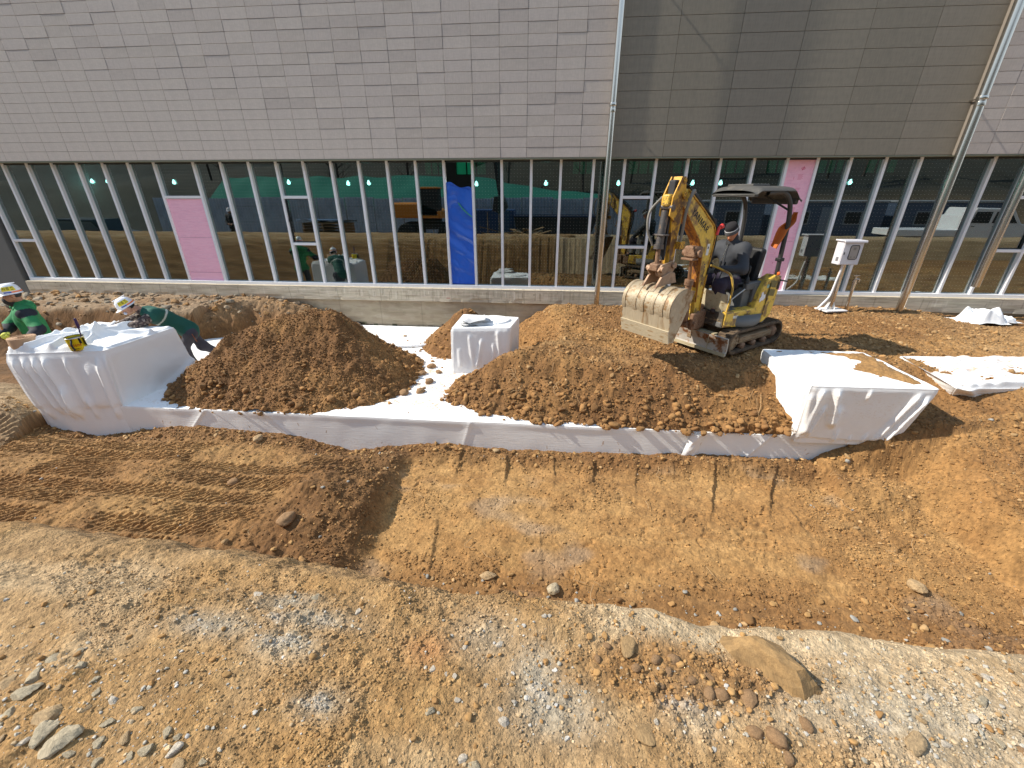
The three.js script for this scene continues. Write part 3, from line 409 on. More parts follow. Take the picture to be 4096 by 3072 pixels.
strew('ledge_rubble', 'grey stone rubble heaped along the foundation wall', chips, 1100, () => { const x = rr(-13.5, -4.8), z = 0.1 + 2.0 * Math.pow(rnd(), 1.6), [h] = ground(x, z); if (h < -0.75) return null; const s = size(0.02, 0.12, 2.6); return [x, h + s * 0.1, z, s, vary(mixc([0.26, 0.225, 0.17], C.mid, rnd()), 0.25)]; });
strew('bank_gravel', 'small gravel scattered over the near bank', chips, 16000, () => { const x = rr(-2.4, 2.3), z = rr(8.6, 9.6), gp = greyPatch(x, z) + 0.55 * sm(-0.7, -1.5, x) * sm(8.95, 9.2, z) + 0.5 * sm(0.9, 1.3, x); if (z < table(LX, LZ, x) - 0.04 || rnd() > (0.06 + gp) * (1 - 0.8 * sm(0.0, 0.5, x) * sm(8.97, 8.87, z + 0.06 * x))) return null; const s = size(0.0022, 0.011, 2.4), [h] = bank(x, z); return [x, h + s * 0.25, z, s, vary(rnd() < 0.5 ? mixc(C.grey, [0.5, 0.47, 0.43], rnd() ** 2) : mixc(C.tan, C.pale, rnd()), 0.2)]; });
strew('bank_clods', 'brown crumbs of soil on the near bank', rocks, 9000, () => { const x = rr(-2.2, 2), z = rr(8.65, 9.5), k = Math.exp(-(((x - 0.5) / 0.42) ** 2) - ((z - 8.98) / 0.13) ** 2); if (z < table(LX, LZ, x) - 0.03 || rnd() > 0.06 + 0.95 * k) return null; const s = size(0.0035, 0.016, 2), [h] = bank(x, z); return [x, h + s * 0.3, z, s, vary(mixc(C.mid, C.dry, rnd()), 0.2)]; });
const crumb = [0, 1].map((s) => { const g = new THREE.IcosahedronGeometry(1, 1), p = g.attributes.position; for (let i = 0; i < p.count; i++) { const x = p.getX(i), y = p.getY(i), z = p.getZ(i), k = 0.75 + 0.35 * n3(x * 1.7 + s * 9, y * 1.7, z * 1.7); p.setXYZ(i, x * k, y * k * 0.8, z * k); } g.computeVertexNormals(); return g.deleteAttribute('uv'); });
const bed = (c, lo, hi) => { const k = rr(lo, hi); return [c[0] * k, c[1] * k, c[2] * k]; };
strew('bank_crumbs', 'fine crumbs and grit covering the near bank', crumb, 70000, () => { const z = 8.6 + 1.0 * Math.pow(rnd(), 0.85), x = rr(-1, 1) * (0.5 + (9.75 - z) * 1.9) , r = sm(-0.35, 0.35, fbm(x * 3.3 + 4, z * 4.1, 3, 89)); if (z < table(LX, LZ, x) - 0.08 || rnd() > (0.12 + 0.88 * r * r) * (1 - 0.75 * sm(0.0, 0.5, x) * sm(8.98, 8.86, z + 0.06 * x))) return null; const [h, c] = bank(x, z), s = size(0.0016, 0.0075, 2.2); return [x, h + s * 0.35, z, s, bed(c, 0.7, 1.25)]; });
strew('pit_crumbs', 'fine crumbs covering the excavated ground', crumb, 60000, () => { const x = rr(-9.2, 6.8), z = 4.8 + 2.9 * rnd(), T = trench(x, z), open = T.cut * (1 - T.band) * (1 - T.patch); if (x < 3.2 && rnd() < open * 0.8) return null; if (x < -2.6 && z > 5.1 && rnd() < 0.8) return null; const [h, c] = ground(x, z), s = size(0.005, 0.02, 2.4); return [x, h + s * 0.35, z, s, bed(c, 0.65, 1.2)]; });
strew('platform_crumbs', 'fine crumbs covering the filled soil', crumb, 45000, () => { const x = rr(-1.8, 9), z = rr(0.15, 4.8); if (x > 3.25 && x < 4.9 && z > 3.55) return null; const [h, c] = ground(x, z); if (h < SLAB - 0.02) return null; const s = size(0.006, 0.022, 2.4); return [x, h + s * 0.35, z, s, bed(c, 0.65, 1.2)]; });
const heapA = heapSurf(heapH, 120); strew('heap_crumbs', 'fine crumbs covering the broad soil heap', crumb, 26000, () => { const x = rr(-6.7, -2.1), z = rr(2.2, 4.72), [h, c] = heapA(x, z); if (h < SLAB) return null; const s = size(0.006, 0.022, 2.4); return [x, h + s * 0.35, z, s, bed(c, 0.65, 1.25)]; });
// dry roots and straw
{
  const g = []; for (let i = 0; i < 150; i++) {
    const k = i % 3, x = k === 0 ? rr(-6.3, -2.3) : k === 1 ? rr(-1.4, 3.2) : rr(-7, 6.5), z = k === 0 ? rr(2.5, 4.7) : k === 1 ? rr(3, 4.8) : rr(5, 7), H = (a, b) => (k === 0 ? heapH(a, b) : k === 1 ? platform(a, b) : ground(a, b)[0]) + 0.045; if (H(x, z) < SLAB + 0.05 && k < 2) continue;
    const a = rr(0, 6.3), l = rr(0.05, 0.22), p = []; for (let q = 0; q < 4; q++) { const X = x + Math.cos(a + q * rr(-0.2, 0.2)) * l * q / 3, Z = z + Math.sin(a + q * rr(-0.2, 0.2)) * l * q / 3; p.push([X, H(X, Z) + 0.01 * Math.sin(q), Z]); } g.push(tube(p, rr(0.002, 0.0045), 6, 4));
  }
  solo('dry_roots', g, std({ color: rgb(0.4, 0.26, 0.13), roughness: 0.9 }), 'thin dry roots and straws in the soil', null, null, 'stuff');
}
// wide yard under and behind everything, out to the horizon
{
  const xs = axis([-400, -40, 30], [-40, 40, 2], [40, 400, 30]), zs = axis([10.3, 40, 0.5], [40, 400, 30]);
  tag(field('yard', xs, zs, (x, z) => { const m = fbm(x * 0.4, z * 0.4, 4, 201); return [0.7 - 0.7 * sm(10.5, 12.2, z) + 0.06 * m - 0.02 - 0.5 * sm(-14, -24, x) - 0.4 * sm(24, 60, z), mixc(mixc(C.tan, C.mid, 0.5 + 0.5 * m), C.grey, 0.25)]; }, 0.5), 'trampled tan earth of the yard behind the bank', null, null, 'structure');
  const o = tag(field('outer_ground', axis([-400, -60, 40], [-60, 60, 6], [60, 400, 40]), axis([-400, -40, 40], [-40, 10, 2.5]), (x, z) => [-1.75 + (Math.abs(x - 0) > 13.5 && z < 0 ? 1.2 : 0) + 0.05 * n2(x, z, 3), C.mid], 0.3), 'brown earth under and around the building site', null, null, 'structure');
}
// ---------- the buried tank wrapped in white geotextile ----------
const felt2 = M.felt.clone(); felt2.side = THREE.DoubleSide;
const dirtyFelt = (w, h, f) => { const c = canvasTex(w, h, (g) => { g.fillStyle = '#eeeeed'; g.fillRect(0, 0, w, h); f(g, w, h); }); const m = felt2.clone(); m.color.setRGB(0.98, 0.98, 0.975); m.map = c; return m; };
const smear = (g, x, y, rx, ry, a, n = 40) => { for (let i = 0; i < n; i++) { const q = rnd() * 6.3, r = Math.sqrt(rnd()); g.fillStyle = `rgba(${rr(140, 180)},${rr(95, 125)},${rr(55, 80)},${a * rr(0.3, 1)})`; g.beginPath(); g.ellipse(x + Math.cos(q) * r * rx, y + Math.sin(q) * r * ry, rr(1, rx * 0.12), rr(0.6, ry * 0.1), rr(-0.3, 0.3), 0, 7); g.fill(); } };
{
  const t = thing('covered_tank', 'long low underground tank wrapped in white geotextile, its top partly under heaps of soil', 'tank');
  const topMat = dirtyFelt(2048, 768, (g, w, h) => {
    const X = (x) => (x + 8) / 13.2 * w, Y = (z) => (1 - (z - 0.1) / 4.67) * h;
    for (let i = 0; i < 300; i++) { const a = rnd() < 0.5; smear(g, X(a ? rr(-7, -1.6) : rr(-2.4, 3.4)), Y(rr(0.3, 4.6)), rr(20, 90), rr(6, 26), 0.25, 26); }
    for (let i = 0; i < 60; i++) smear(g, X(rr(-2.6, -1.4)), Y(rr(2.0, 4.4)), rr(20, 70), rr(8, 24), 0.5, 40);
    for (let i = 0; i < 40; i++) smear(g, X(rr(-7.2, -4.5)), Y(rr(0.8, 2.6)), rr(40, 120), rr(6, 20), 0.5, 40);
    for (let i = 0; i < 1800; i++) { g.fillStyle = `rgba(120,80,45,${rr(0.2, 0.6)})`; g.fillRect(rnd() * w, rnd() * h, rr(1, 3), rr(1, 2)); }
  });
  part('top_sheet', sheet(420, 150, (u, v) => { const x = lerp(-8, 5.2, u), z = lerp(0.1, 4.77, v), e = sm(0.04, 0, 1 - v); return [x, SLAB + 0.006 * fbm(x * 2.4, z * 2.4, 3, 301) + 0.004 * Math.abs(n2(x * 5, z * 3, 302)) - 0.012 * e, z + 0.006 * n2(x * 3, 1, 303) * e]; }), topMat, t);
  const frontMat = dirtyFelt(2048, 128, (g, w, h) => { for (let i = 0; i < 420; i++) smear(g, rnd() * w, h * rr(0.45, 0.8), rr(8, 40), rr(3, 12), 0.12, 14); for (let i = 0; i < 26; i++) { g.strokeStyle = `rgba(140,95,55,${rr(0.3, 0.6)})`; g.lineWidth = rr(1, 2.5); const x = rnd() * w, y = rr(20, 70); g.beginPath(); g.moveTo(x, y); g.lineTo(x + rr(-6, 8), y + rr(3, 10)); g.stroke(); } });
  const wr = (x, y) => { let f = 0.006 * fbm(x * 1.6, y * 2, 3, 305) + 0.004 * n2(x * 4, y * 3, 306); for (const [sx, k, a, y0] of [[2.2, 0.25, 0.03, -0.75], [-5.4, 0.9, 0.012, -0.8], [-1.1, 0.3, 0.008, -0.7], [4.15, -0.5, 0.014, -0.85], [3.0, 0.7, 0.012, -0.8], [-4.1, -0.7, 0.007, -0.8]]) { const d = x - sx - k * (y - y0); f += a * Math.exp(-d * d * 900) + a * 0.4 * Math.exp(-((d + 0.05) ** 2) * 300); } return f; };
  part('front_sheet', sheet(900, 46, (u, v) => { const x = lerp(-8, 5.2, u), y = lerp(-1.5, SLAB + 0.003 + 0.006 * fbm(x * 2.4, 4.77 * 2.4, 3, 301), v); return [x, y - 0.008 * sm(0.97, 1, v) * 0, 4.775 + wr(x, y) + 0.012 * sm(0.85, 0.97, v) * (0.5 + 0.5 * n2(x * 1.4, 3, 4)) - 0.004 * sm(0.97, 1, v)]; }), frontMat, t);
  part('side_sheet', sheet(60, 30, (u, v) => [-8.0 - 0.01 * n2(u * 6, v * 4, 5), lerp(-1.5, SLAB, v), lerp(4.785, 0.4, u)]), felt2, t);
  // second strips of felt lapped over the first, each with its own edge
  part('lapped_sheet', sheet(40, 20, (u, v) => { const x = lerp(2.06, 2.24, u) + 0.25 * lerp(-0.42, 0, v), y = lerp(-1.05, SLAB - 0.01, v); return [x, y, 4.8 + 0.05 * Math.sin(u * 3.14) * (0.4 + 0.6 * v) + 0.008 * n2(u * 4, v * 5, 6)]; }), felt2, t);
}
function coveredBox(name, label, top, bot, fold, { bump = () => 0, mat = felt2, hem = 0, hemDepth = 0.014, nu = 360, nv = 60, r = 0.05, category = 'covered manhole' } = {}) {
  // top, bot: front-left, front-right, back-right, back-left as [x,y,z]
  const t = thing(name, label, category), C4 = (P, s) => { const k = Math.min(3, Math.floor(s * 4)), f = s * 4 - k, a = P[k], b = P[(k + 1) % 4]; return [lerp(a[0], b[0], f), lerp(a[1], b[1], f), lerp(a[2], b[2], f), k, f]; };
  const cx = (top[0][0] + top[2][0]) / 2, cz = (top[0][2] + top[2][2]) / 2, nrm = (k) => { const a = top[k], b = top[(k + 1) % 4], dx = b[0] - a[0], dz = b[2] - a[2], l = Math.hypot(dx, dz); return [-dz / l, dx / l]; };
  const side = (u, v) => {
    const a = C4(bot, u === 1 ? 0 : u), b = C4(top, u === 1 ? 0 : u), k = b[3], f = b[4], n = nrm(k), m = nrm(f < 0.5 ? (k + 3) % 4 : (k + 1) % 4), w = 0.5 * sm(0.06, 0, Math.min(f, 1 - f));
    let nx = n[0] * (1 - w) + m[0] * w, nz = n[1] * (1 - w) + m[1] * w; const l = Math.hypot(nx, nz); nx /= l; nz /= l;
    const corner = Math.min(f, 1 - f), roundIn = r * 0.35 * sm(0.05, 0, corner);
    let d = (fold(k, f, v) + 0.005 * fbm(f * 9 + k * 5, v * 6, 3, 320)) * sm(1, 0.9, v) - roundIn - r * 0.25 * sm(0.93, 1, v); if (hem) { const e = v - hem - 0.025 * n2(f * 7 + k * 3, 1, 321); d += k === 0 && e > 0 ? hemDepth : 0; }
    return [lerp(a[0], b[0], v) + nx * d, lerp(a[1], b[1], v) - (v > 0.97 ? 0.004 : 0), lerp(a[2], b[2], v) + nz * d];
  };
  part('side_cloth', sheet(nu, nv, side), mat, t);
  part('top_cloth', sheet(140, 140, (u, v) => {
    // ring-mapped so the rim meets the sides exactly
    const a = u * 2 - 1, b = v * 2 - 1, m = Math.max(Math.abs(a), Math.abs(b)); let s;
    if (m < 1e-6) s = 0; else if (b === m) s = (a / m + 1) / 8; else if (a === m) s = 0.25 + (1 - b / m) / 8; else if (-b === m) s = 0.5 + (1 - a / m) / 8; else s = 0.75 + (b / m + 1) / 8;
    const e = side(Math.min(s, 0.99999), 1), y0 = lerp(lerp(top[0][1], top[1][1], u), lerp(top[3][1], top[2][1], u), 1 - v);
    return [lerp(cx, e[0], m), lerp(y0, e[1], sm(0.9, 1, m)) + (bump(u, 1 - v) + 0.006 * fbm(u * 5, v * 5, 3, 330)) * sm(1, 0.93, m), lerp(cz, e[2], m)];
  }), mat, t);
  return t;
}
const ridge = (x, w) => Math.exp(-(x * x) / (w * w)), crease = (f, v, L) => { let d = 0; for (const [x, lean, w, a, v0, v1] of L) { const q = f - x - lean * (1 - v); d += 1.5 * a * (q > 0 ? ridge(q, w * 1.7) : ridge(q, w)) * sm(v0, v0 + 0.12, v) * sm(v1 + 0.02, v1 - 0.12, v); } return d; };
coveredBox('covered_manhole', 'big square manhole wrapped in white geotextile, with two workers at it', [[-7.98, 0.27, 4.94], [-6.58, 0.29, 4.72], [-6.47, 0.31, 3.55], [-8.05, 0.3, 3.62]], [[-7.98, -1.4, 4.86], [-6.64, -1.4, 4.795], [-6.42, -0.64, 3.42], [-8.05, -1.4, 3.6]],
  (k, f, v) => k === 0 ? crease(f, v, [[0.06, 0.12, 0.02, 0.035, 0.3, 0.99], [0.15, 0.2, 0.022, 0.045, 0.35, 0.99], [0.25, 0.2, 0.02, 0.05, 0.3, 0.99], [0.36, 0.16, 0.022, 0.045, 0.35, 0.99], [0.43, 0.06, 0.02, 0.04, 0.3, 0.7], [0.57, 0.06, 0.018, 0.03, 0.42, 0.97], [0.62, 0.05, 0.02, 0.026, 0.3, 0.6], [0.9, 0.0, 0.025, 0.03, 0.3, 0.95], [0.97, 0.03, 0.012, 0.02, 0.3, 0.98], [0.8, -0.1, 0.06, 0.02, 0.4, 0.9]]) + 0.03 * Math.max(0, Math.sin(f * 14 + v * 2)) * sm(0.6, 0.2, f) * sm(0.3, 0.6, v)
    : k === 1 ? 0.05 * sm(0.45, 0.05, v) * sm(0.4, 0.9, f) + 0.02 * Math.sin(f * 6 + v * 7) * sm(0.9, 0.5, v) + 0.03 * ridge(v - 0.22 - 0.12 * f, 0.05) * sm(0.2, 0.6, f) : 0.02 * Math.sin(f * 20),
  { hem: 0.46, hemDepth: 0.01, bump: (u, w) => 0.11 * Math.max(0, fbm(u * 2.6 + 1, w * 2.4, 3, 341) + 0.12) * sm(0.98, 0.75, u) * lerp(1, 0.25, sm(0.55, 0.9, w) * sm(0.4, 0.6, u)) + 0.05 * Math.abs(Math.sin(u * 9 + w * 6 + 2 * n2(u * 3, w * 3, 4))) * Math.exp(-(((u - 0.42) / 0.3) ** 2) - (((w - 0.55) / 0.3) ** 2)) + 0.07 * ridge(u - 0.45 - 0.2 * w, 0.035) + 0.06 * ridge(u - 0.2 - 0.5 * w, 0.025) + 0.05 * ridge(w - 0.3 - 0.4 * u, 0.022) * sm(0.1, 0.3, u) + 0.05 * ridge(u - 0.7 + 0.3 * w, 0.022) + 0.045 * ridge(u - 0.12 - 0.25 * w, 0.02) + 0.05 * Math.abs(n2(u * 8, w * 6, 12)) });
coveredBox('covered_manhole', 'small square manhole wrapped in white geotextile, round lid on top, between two soil heaps', [[-1.73, 0.24, 2.98], [-0.67, 0.24, 2.87], [-0.56, 0.235, 2.08], [-1.71, 0.235, 1.95]], [[-1.77, -0.64, 3.0], [-0.72, -0.64, 2.9], [-0.58, -0.64, 2.05], [-1.75, -0.64, 1.92]],
  (k, f, v) => k === 0 ? crease(f, v, [[0.3, 0.1, 0.03, 0.012, 0.1, 0.9], [0.55, -0.12, 0.03, 0.014, 0.1, 0.8], [0.78, 0.1, 0.025, 0.014, 0.2, 0.99], [0.12, 0.05, 0.03, 0.01, 0.1, 0.6], [0.68, 0.1, 0.02, 0.012, 0.3, 0.7]]) : 0.006 * Math.sin(f * 14),
  { bump: (u, w) => { const d = Math.hypot((u - 0.62) * 1.1, (w - 0.58) * 0.95); return 0.035 * sm(0.34, 0.3, d) + 0.004 * ridge(d - 0.33, 0.02); } });
{
  const muddy = dirtyFelt(1024, 256, (g, w, h) => { for (let i = 0; i < 60; i++) smear(g, rnd() * w * 0.25, h * rr(0.1, 0.5), rr(6, 30), rr(6, 20), 0.12, 12); });
  coveredBox('covered_manhole', 'square manhole wrapped in white geotextile beside the excavator, brown soil spilled over its top', [[3.3, 0.235, 4.98], [4.83, 0.24, 4.96], [4.78, 0.24, 3.62], [3.3, 0.24, 3.6]], [[3.38, -0.66, 4.86], [4.68, -0.66, 4.84], [4.8, -0.6, 3.6], [3.36, -0.66, 3.6]],
    (k, f, v) => k === 0 ? crease(f, v, [[0.02, 0.03, 0.015, 0.02, 0.1, 0.9], [0.1, -0.05, 0.02, 0.03, 0.15, 0.99], [0.2, 0.1, 0.02, 0.045, 0.3, 0.99], [0.2, -0.12, 0.014, 0.03, 0.1, 0.7], [0.27, 0.04, 0.018, 0.03, 0.25, 0.7], [0.47, -0.01, 0.01, 0.02, 0.75, 0.99], [0.86, -0.12, 0.02, 0.03, 0.05, 0.95], [0.94, -0.12, 0.022, 0.045, 0.05, 0.9], [0.7, -0.06, 0.012, 0.02, 0.0, 0.25], [0.55, -0.04, 0.01, 0.018, 0.0, 0.2], [0.4, -0.04, 0.01, 0.018, 0.0, 0.2], [0.33, 0.05, 0.012, 0.015, 0.0, 0.3]])
      : k === 3 ? 0.03 * Math.sin(f * 5) * sm(0.9, 0.4, v) + crease(f, v, [[0.93, 0, 0.03, 0.02, 0.1, 0.95], [0.55, 0.1, 0.08, 0.03, 0.1, 0.9]]) : 0.01 * Math.sin(f * 9),
    { hem: 0.09, hemDepth: 0.012, mat: muddy, bump: (u, w) => 0.03 * fbm(u * 3, w * 3, 3, 350) + 0.02 * Math.abs(n2(u * 8, w * 6, 352)) - 0.02 * ridge(u - 0.16, 0.12) * sm(0.3, 0.8, w) });
  const stained = dirtyFelt(512, 512, (g, w, h) => { for (let i = 0; i < 90; i++) smear(g, rnd() * w * 0.7, h * rr(0.05, 0.95), rr(30, 90), rr(8, 26), 0.45, 50); });
  coveredBox('covered_manhole', 'low slab of soil-stained white geotextile sinking into the ground at the picture edge', [[5.42, 0.07, 4.52], [8.6, 0.0, 4.0], [8.7, 0.1, 3.2], [5.45, 0.13, 3.42]], [[5.56, -0.12, 4.36], [8.65, -0.4, 4.2], [8.7, -0.3, 3.3], [5.5, -0.3, 3.45]],
    (k, f, v) => k === 0 ? crease(f, v, [[0.04, 0.05, 0.02, 0.03, 0.1, 0.99], [0.3, 0.1, 0.03, 0.04, 0.1, 0.9], [0.36, -0.1, 0.02, 0.03, 0.1, 0.9]]) : k === 3 ? -0.05 * Math.sin(f * 3.1) : 0.01 * Math.sin(f * 9), { mat: stained, bump: (u, w) => 0.09 * fbm(u * 7, w * 4, 3, 360) + 0.06 * Math.abs(n2(u * 14, w * 5, 361)) - 0.12 * sm(0.25, 0, u) * sm(0.2, 0.9, w) + 0.05 * ridge(w - 0.85, 0.06) });
}
{ // soil spilled over the third manhole
  const cover = (x, z) => { const d = polyDist([[4.0, 4.42], [4.35, 4.7], [4.55, 4.9], [4.79, 4.9], [4.77, 3.66], [3.5, 3.63], [4.1, 3.85], [4.35, 4.12]], x, z) + 0.07 * fbm(x * 4, z * 4, 3, 370); const med = fbm(x * 5, z * 5, 3, 371); return [0.2 + Math.min(0.085, 0.03 + d * 0.25) + 0.012 * med + 0.014 * lump(x * 14, z * 14, 372) * sm(0, 0.05, d) - (Math.max(0, x - 4.77) + Math.max(0, z - 4.93)) * 1.2, mixc(C.mid, C.dry, 0.5 + 0.5 * med)]; };
  tag(field('spilled_soil', axis([3.4, 4.8, 0.015]), axis([3.62, 4.95, 0.015]), cover), 'thin layer of brown soil spilled over the manhole beside the excavator', 'soil');
}
// ---------- the mini excavator (local axes: x forward, y up, z to its left) ----------
const wear = (base, dirt, amount, s, n = 256) => texture(n, n, (x, y) => { const u = x / n * 8, v = y / n * 8, a = tfbm(u, v, 8, 5, s), b = tfbm(u * 3, v * 3, 24, 3, s + 9), k = clamp((a + 0.35 * b - 0.5 + amount) * 2.6), sc = hash(x >> 1, y, s) > 0.985 ? 0.5 : 0; return base.map((c, i) => lerp(c * (1 + 0.08 * b), dirt[i] * (1 + 0.2 * b), Math.min(1, k + sc))); }, { srgb: true });
const X = {
  yellow: std({ map: wear([216, 178, 70], [122, 94, 58], 0.58, 401), roughness: 0.48 }),
  yellowDirty: std({ map: wear([206, 154, 44], [104, 72, 42], 0.62, 402), roughness: 0.6 }),
  mud: std({ map: wear([142, 122, 96], [112, 84, 56], 0.5, 403), roughness: 0.85, bumpMap: soilBump, bumpScale: 0.006 }),
  bucket: std({ map: wear([168, 154, 130], [126, 98, 66], 0.48, 404), roughness: 0.52, metalness: 0.25, bumpMap: soilBump, bumpScale: 0.003 }),
  rust: std({ map: wear([134, 104, 80], [96, 66, 46], 0.5, 405), roughness: 0.75 }),
  blade: std({ map: wear([176, 170, 160], [120, 76, 46], 0.5, 406), roughness: 0.55, metalness: 0.3 }),
  canopy: std({ map: wear([74, 72, 68], [96, 90, 80], 0.3, 407), roughness: 0.7 }),
  rubber: std({ map: wear([92, 76, 58], [62, 48, 36], 0.5, 408), roughness: 0.95 }),
  hose: std({ color: rgb(0.2, 0.18, 0.15), roughness: 0.7 }),
  grey: std({ color: rgb(0.13, 0.13, 0.125), roughness: 0.65 }),
  beige: std({ map: wear([170, 158, 128], [120, 100, 70], 0.35, 409), roughness: 0.6 }),
};
const digger = thing('mini_excavator', 'dirty yellow mini excavator with canopy and wide bucket raised on the filled soil', 'excavator', [3.06, 0.12, 2.9], Math.atan2(-0.6, -0.8));
{
  const dg = digger;
  // tracks
  const stad = (R, L, n = 14) => { const p = []; for (let i = 0; i <= n; i++) { const a = -Math.PI / 2 + Math.PI * i / n; p.push([L + R * Math.cos(a), R * Math.sin(a)]); } for (let i = 0; i <= n; i++) { const a = Math.PI / 2 + Math.PI * i / n; p.push([-L + R * Math.cos(a), R * Math.sin(a)]); } return p; };
  for (const s of [-1, 1]) {
    const z = 0.37 * s, outer = new THREE.Shape(stad(0.185, 0.56).map((p) => new THREE.Vector2(...p))); outer.holes.push(new THREE.Path(stad(0.15, 0.56).map((p) => new THREE.Vector2(...p))));
    const belt = [new THREE.ExtrudeGeometry(outer, { depth: 0.22, bevelEnabled: true, bevelSize: 0.006, bevelThickness: 0.006, bevelSegments: 1 }).translate(0, 0.205, z - 0.11)];
    const per = 4 * 0.56 + 2 * Math.PI * 0.185; for (let i = 0; i < 44; i++) { let q = i / 44 * per, x, y, a; if (q < 1.12) { x = -0.56 + q; y = -0.185; a = 0; } else if (q < 1.12 + Math.PI * 0.185) { const t = (q - 1.12) / 0.185 - Math.PI / 2; x = 0.56 + 0.185 * Math.cos(t); y = 0.185 * Math.sin(t); a = t + Math.PI / 2; } else if (q < 2.24 + Math.PI * 0.185) { x = 0.56 - (q - 1.12 - Math.PI * 0.185); y = 0.185; a = 0; } else { const t = (q - 2.24 - Math.PI * 0.185) / 0.185 + Math.PI / 2; x = -0.56 + 0.185 * Math.cos(t); y = 0.185 * Math.sin(t); a = t + Math.PI / 2; } belt.push(rb(0.03, 0.036, 0.2, 0.008, x, y + 0.205, z, 0, 0, a)); }
    const tr = part('track', belt, X.rubber, dg);
    part('track_frame', [rb(1.0, 0.13, 0.15, 0.02, 0, 0.21, z), rb(0.9, 0.09, 0.2, 0.02, 0, 0.225, z)], X.mud, tr);
    part('idler_wheel', [lathe([[0, -0.07], [0.05, -0.075], [0.06, -0.06], [0.12, -0.05], [0.145, -0.06], [0.145, 0.06], [0.12, 0.05], [0.06, 0.06], [0.05, 0.075], [0, 0.07]], 24).rotateX(Math.PI / 2).translate(0.56, 0.205, z)], X.mud, tr);
    part('sprocket', [lathe([[0, -0.085], [0.07, -0.085], [0.08, -0.06], [0.135, -0.04], [0.135, 0.04], [0.08, 0.06], [0.07, 0.085], [0, 0.085]], 24).rotateX(Math.PI / 2).translate(-0.56, 0.205, z), ...[...Array(11)].map((_, i) => bx(0.03, 0.03, 0.05, -0.56 + 0.142 * Math.cos(i * 0.571), 0.205 + 0.142 * Math.sin(i * 0.571), z, 0, 0, i * 0.571))], X.rust, tr);
    for (const x of [-0.3, 0, 0.3]) part('roller', lathe([[0, -0.09], [0.055, -0.09], [0.055, -0.03], [0.04, -0.02], [0.04, 0.02], [0.055, 0.03], [0.055, 0.09], [0, 0.09]], 16).rotateX(Math.PI / 2).translate(x, 0.1, z), X.rust, tr);
  }
  part('undercarriage', [rb(0.7, 0.12, 0.5, 0.02, 0, 0.26, 0), lathe([[0.0, 0.3], [0.3, 0.3], [0.3, 0.42], [0, 0.42]], 32), rb(0.55, 0.07, 0.08, 0.01, 0.55, 0.2, 0.17), rb(0.55, 0.07, 0.08, 0.01, 0.55, 0.2, -0.17)], X.mud, dg);
  const bl = part('dozer_blade', plate([[0.8, 0.04], [0.835, 0.035], [0.815, 0.1], [0.81, 0.2], [0.835, 0.31], [0.8, 0.315], [0.785, 0.2], [0.785, 0.1]], 1.0, 0.004), X.blade, dg, 'scratched grey dozer blade');
  part('blade_edge', [bx(0.012, 0.05, 1.0, 0.838, 0.055, 0, 0, 0, 0.1), bx(0.004, 0.27, 0.012, 0.826, 0.18, -0.18), bx(0.1, 0.06, 0.5, 0.76, 0.3, 0)], X.beige, bl);
  // upper structure, slewed a little to its left
  const slew = 0.2, up = (name, g, m, p = dg, l) => { const o = part(name, g, m, dg, l); if (p !== dg) p.add(o); else { o.rotation.y = -slew; o.scale.set(0.9, 1, 0.92); o.position.x = 0.25; } return o; };
  const R = 0.47;
  const prof = [[0.47, 0.44], [-0.2, 0.4], [-0.42, 0.46], [-0.56, 0.56], [-0.6, 0.9], [-0.6, 1.16], [-0.46, 1.18], [-0.3, 1.11], [-0.22, 0.98], [-0.13, 0.7], [0.47, 0.67]];
  const deck = up('swing_frame', [rb(1.0, 0.1, 0.86, 0.03, 0.0, 0.47, 0), plate(prof.map(([x, y]) => [x * 0.95, Math.min(y, 0.6)]), 0.8, 0.02, 0.02), lathe([[0.0, 0.4], [0.5, 0.4], [0.55, 0.46], [0.55, 0.6], [0, 0.6]], 40).translate(-0.06, 0, 0)], X.grey);
  const body = up('engine_cover', [plate(prof, 0.2, 0.025, -R + 0.1)], X.yellow, dg, 'yellow engine cover with scuffed white sticker');
  up('cover_vent', [rb(0.15, 0.1, 0.012, 0.004, -0.44, 1.05, -R - 0.001, 0, 0, 0.12), rb(0.17, 0.1, 0.012, 0.004, -0.43, 0.92, -R - 0.001, 0, 0, 0.12), ...[0, 1, 2, 3].map((i) => bx(0.14, 0.006, 0.02, -0.43, 0.885 + i * 0.024, -R - 0.002, 0, 0, 0.12)), ...[0, 1, 2, 3].map((i) => bx(0.12, 0.006, 0.02, -0.44, 1.015 + i * 0.024, -R - 0.002, 0, 0, 0.12))], std({ color: rgb(0.2, 0.16, 0.06), roughness: 0.8 }), body);
  const decal = (w, h, draw) => std({ map: canvasTex(w, h, draw), roughness: 0.6, transparent: true, alphaTest: 0.12 });
  const onSide = (w, h, x, y, tilt = 0, z = -R - 0.004) => new THREE.PlaneGeometry(w, h).rotateY(Math.PI).rotateZ(tilt).translate(x, y, z);
  const clear = (g, w, h) => g.clearRect(0, 0, w, h);
  up('sticker', onSide(0.14, 0.19, -0.26, 0.86, 0.1), decal(96, 128, (g, w, h) => { clear(g, w, h); g.fillStyle = '#d9d6d8'; g.beginPath(); g.moveTo(20, 120); g.lineTo(8, 84); g.lineTo(26, 60); g.lineTo(18, 20); g.lineTo(40, 10); g.lineTo(58, 40); g.lineTo(84, 34); g.lineTo(90, 66); g.lineTo(70, 98); g.lineTo(50, 100); g.closePath(); g.fill(); }), body);
  up('sticker', onSide(0.07, 0.07, -0.33, 1.02), decal(64, 64, (g, w, h) => { clear(g, w, h); g.fillStyle = '#8fa896'; g.beginPath(); g.arc(32, 32, 28, 0, 7); g.fill(); }), body);
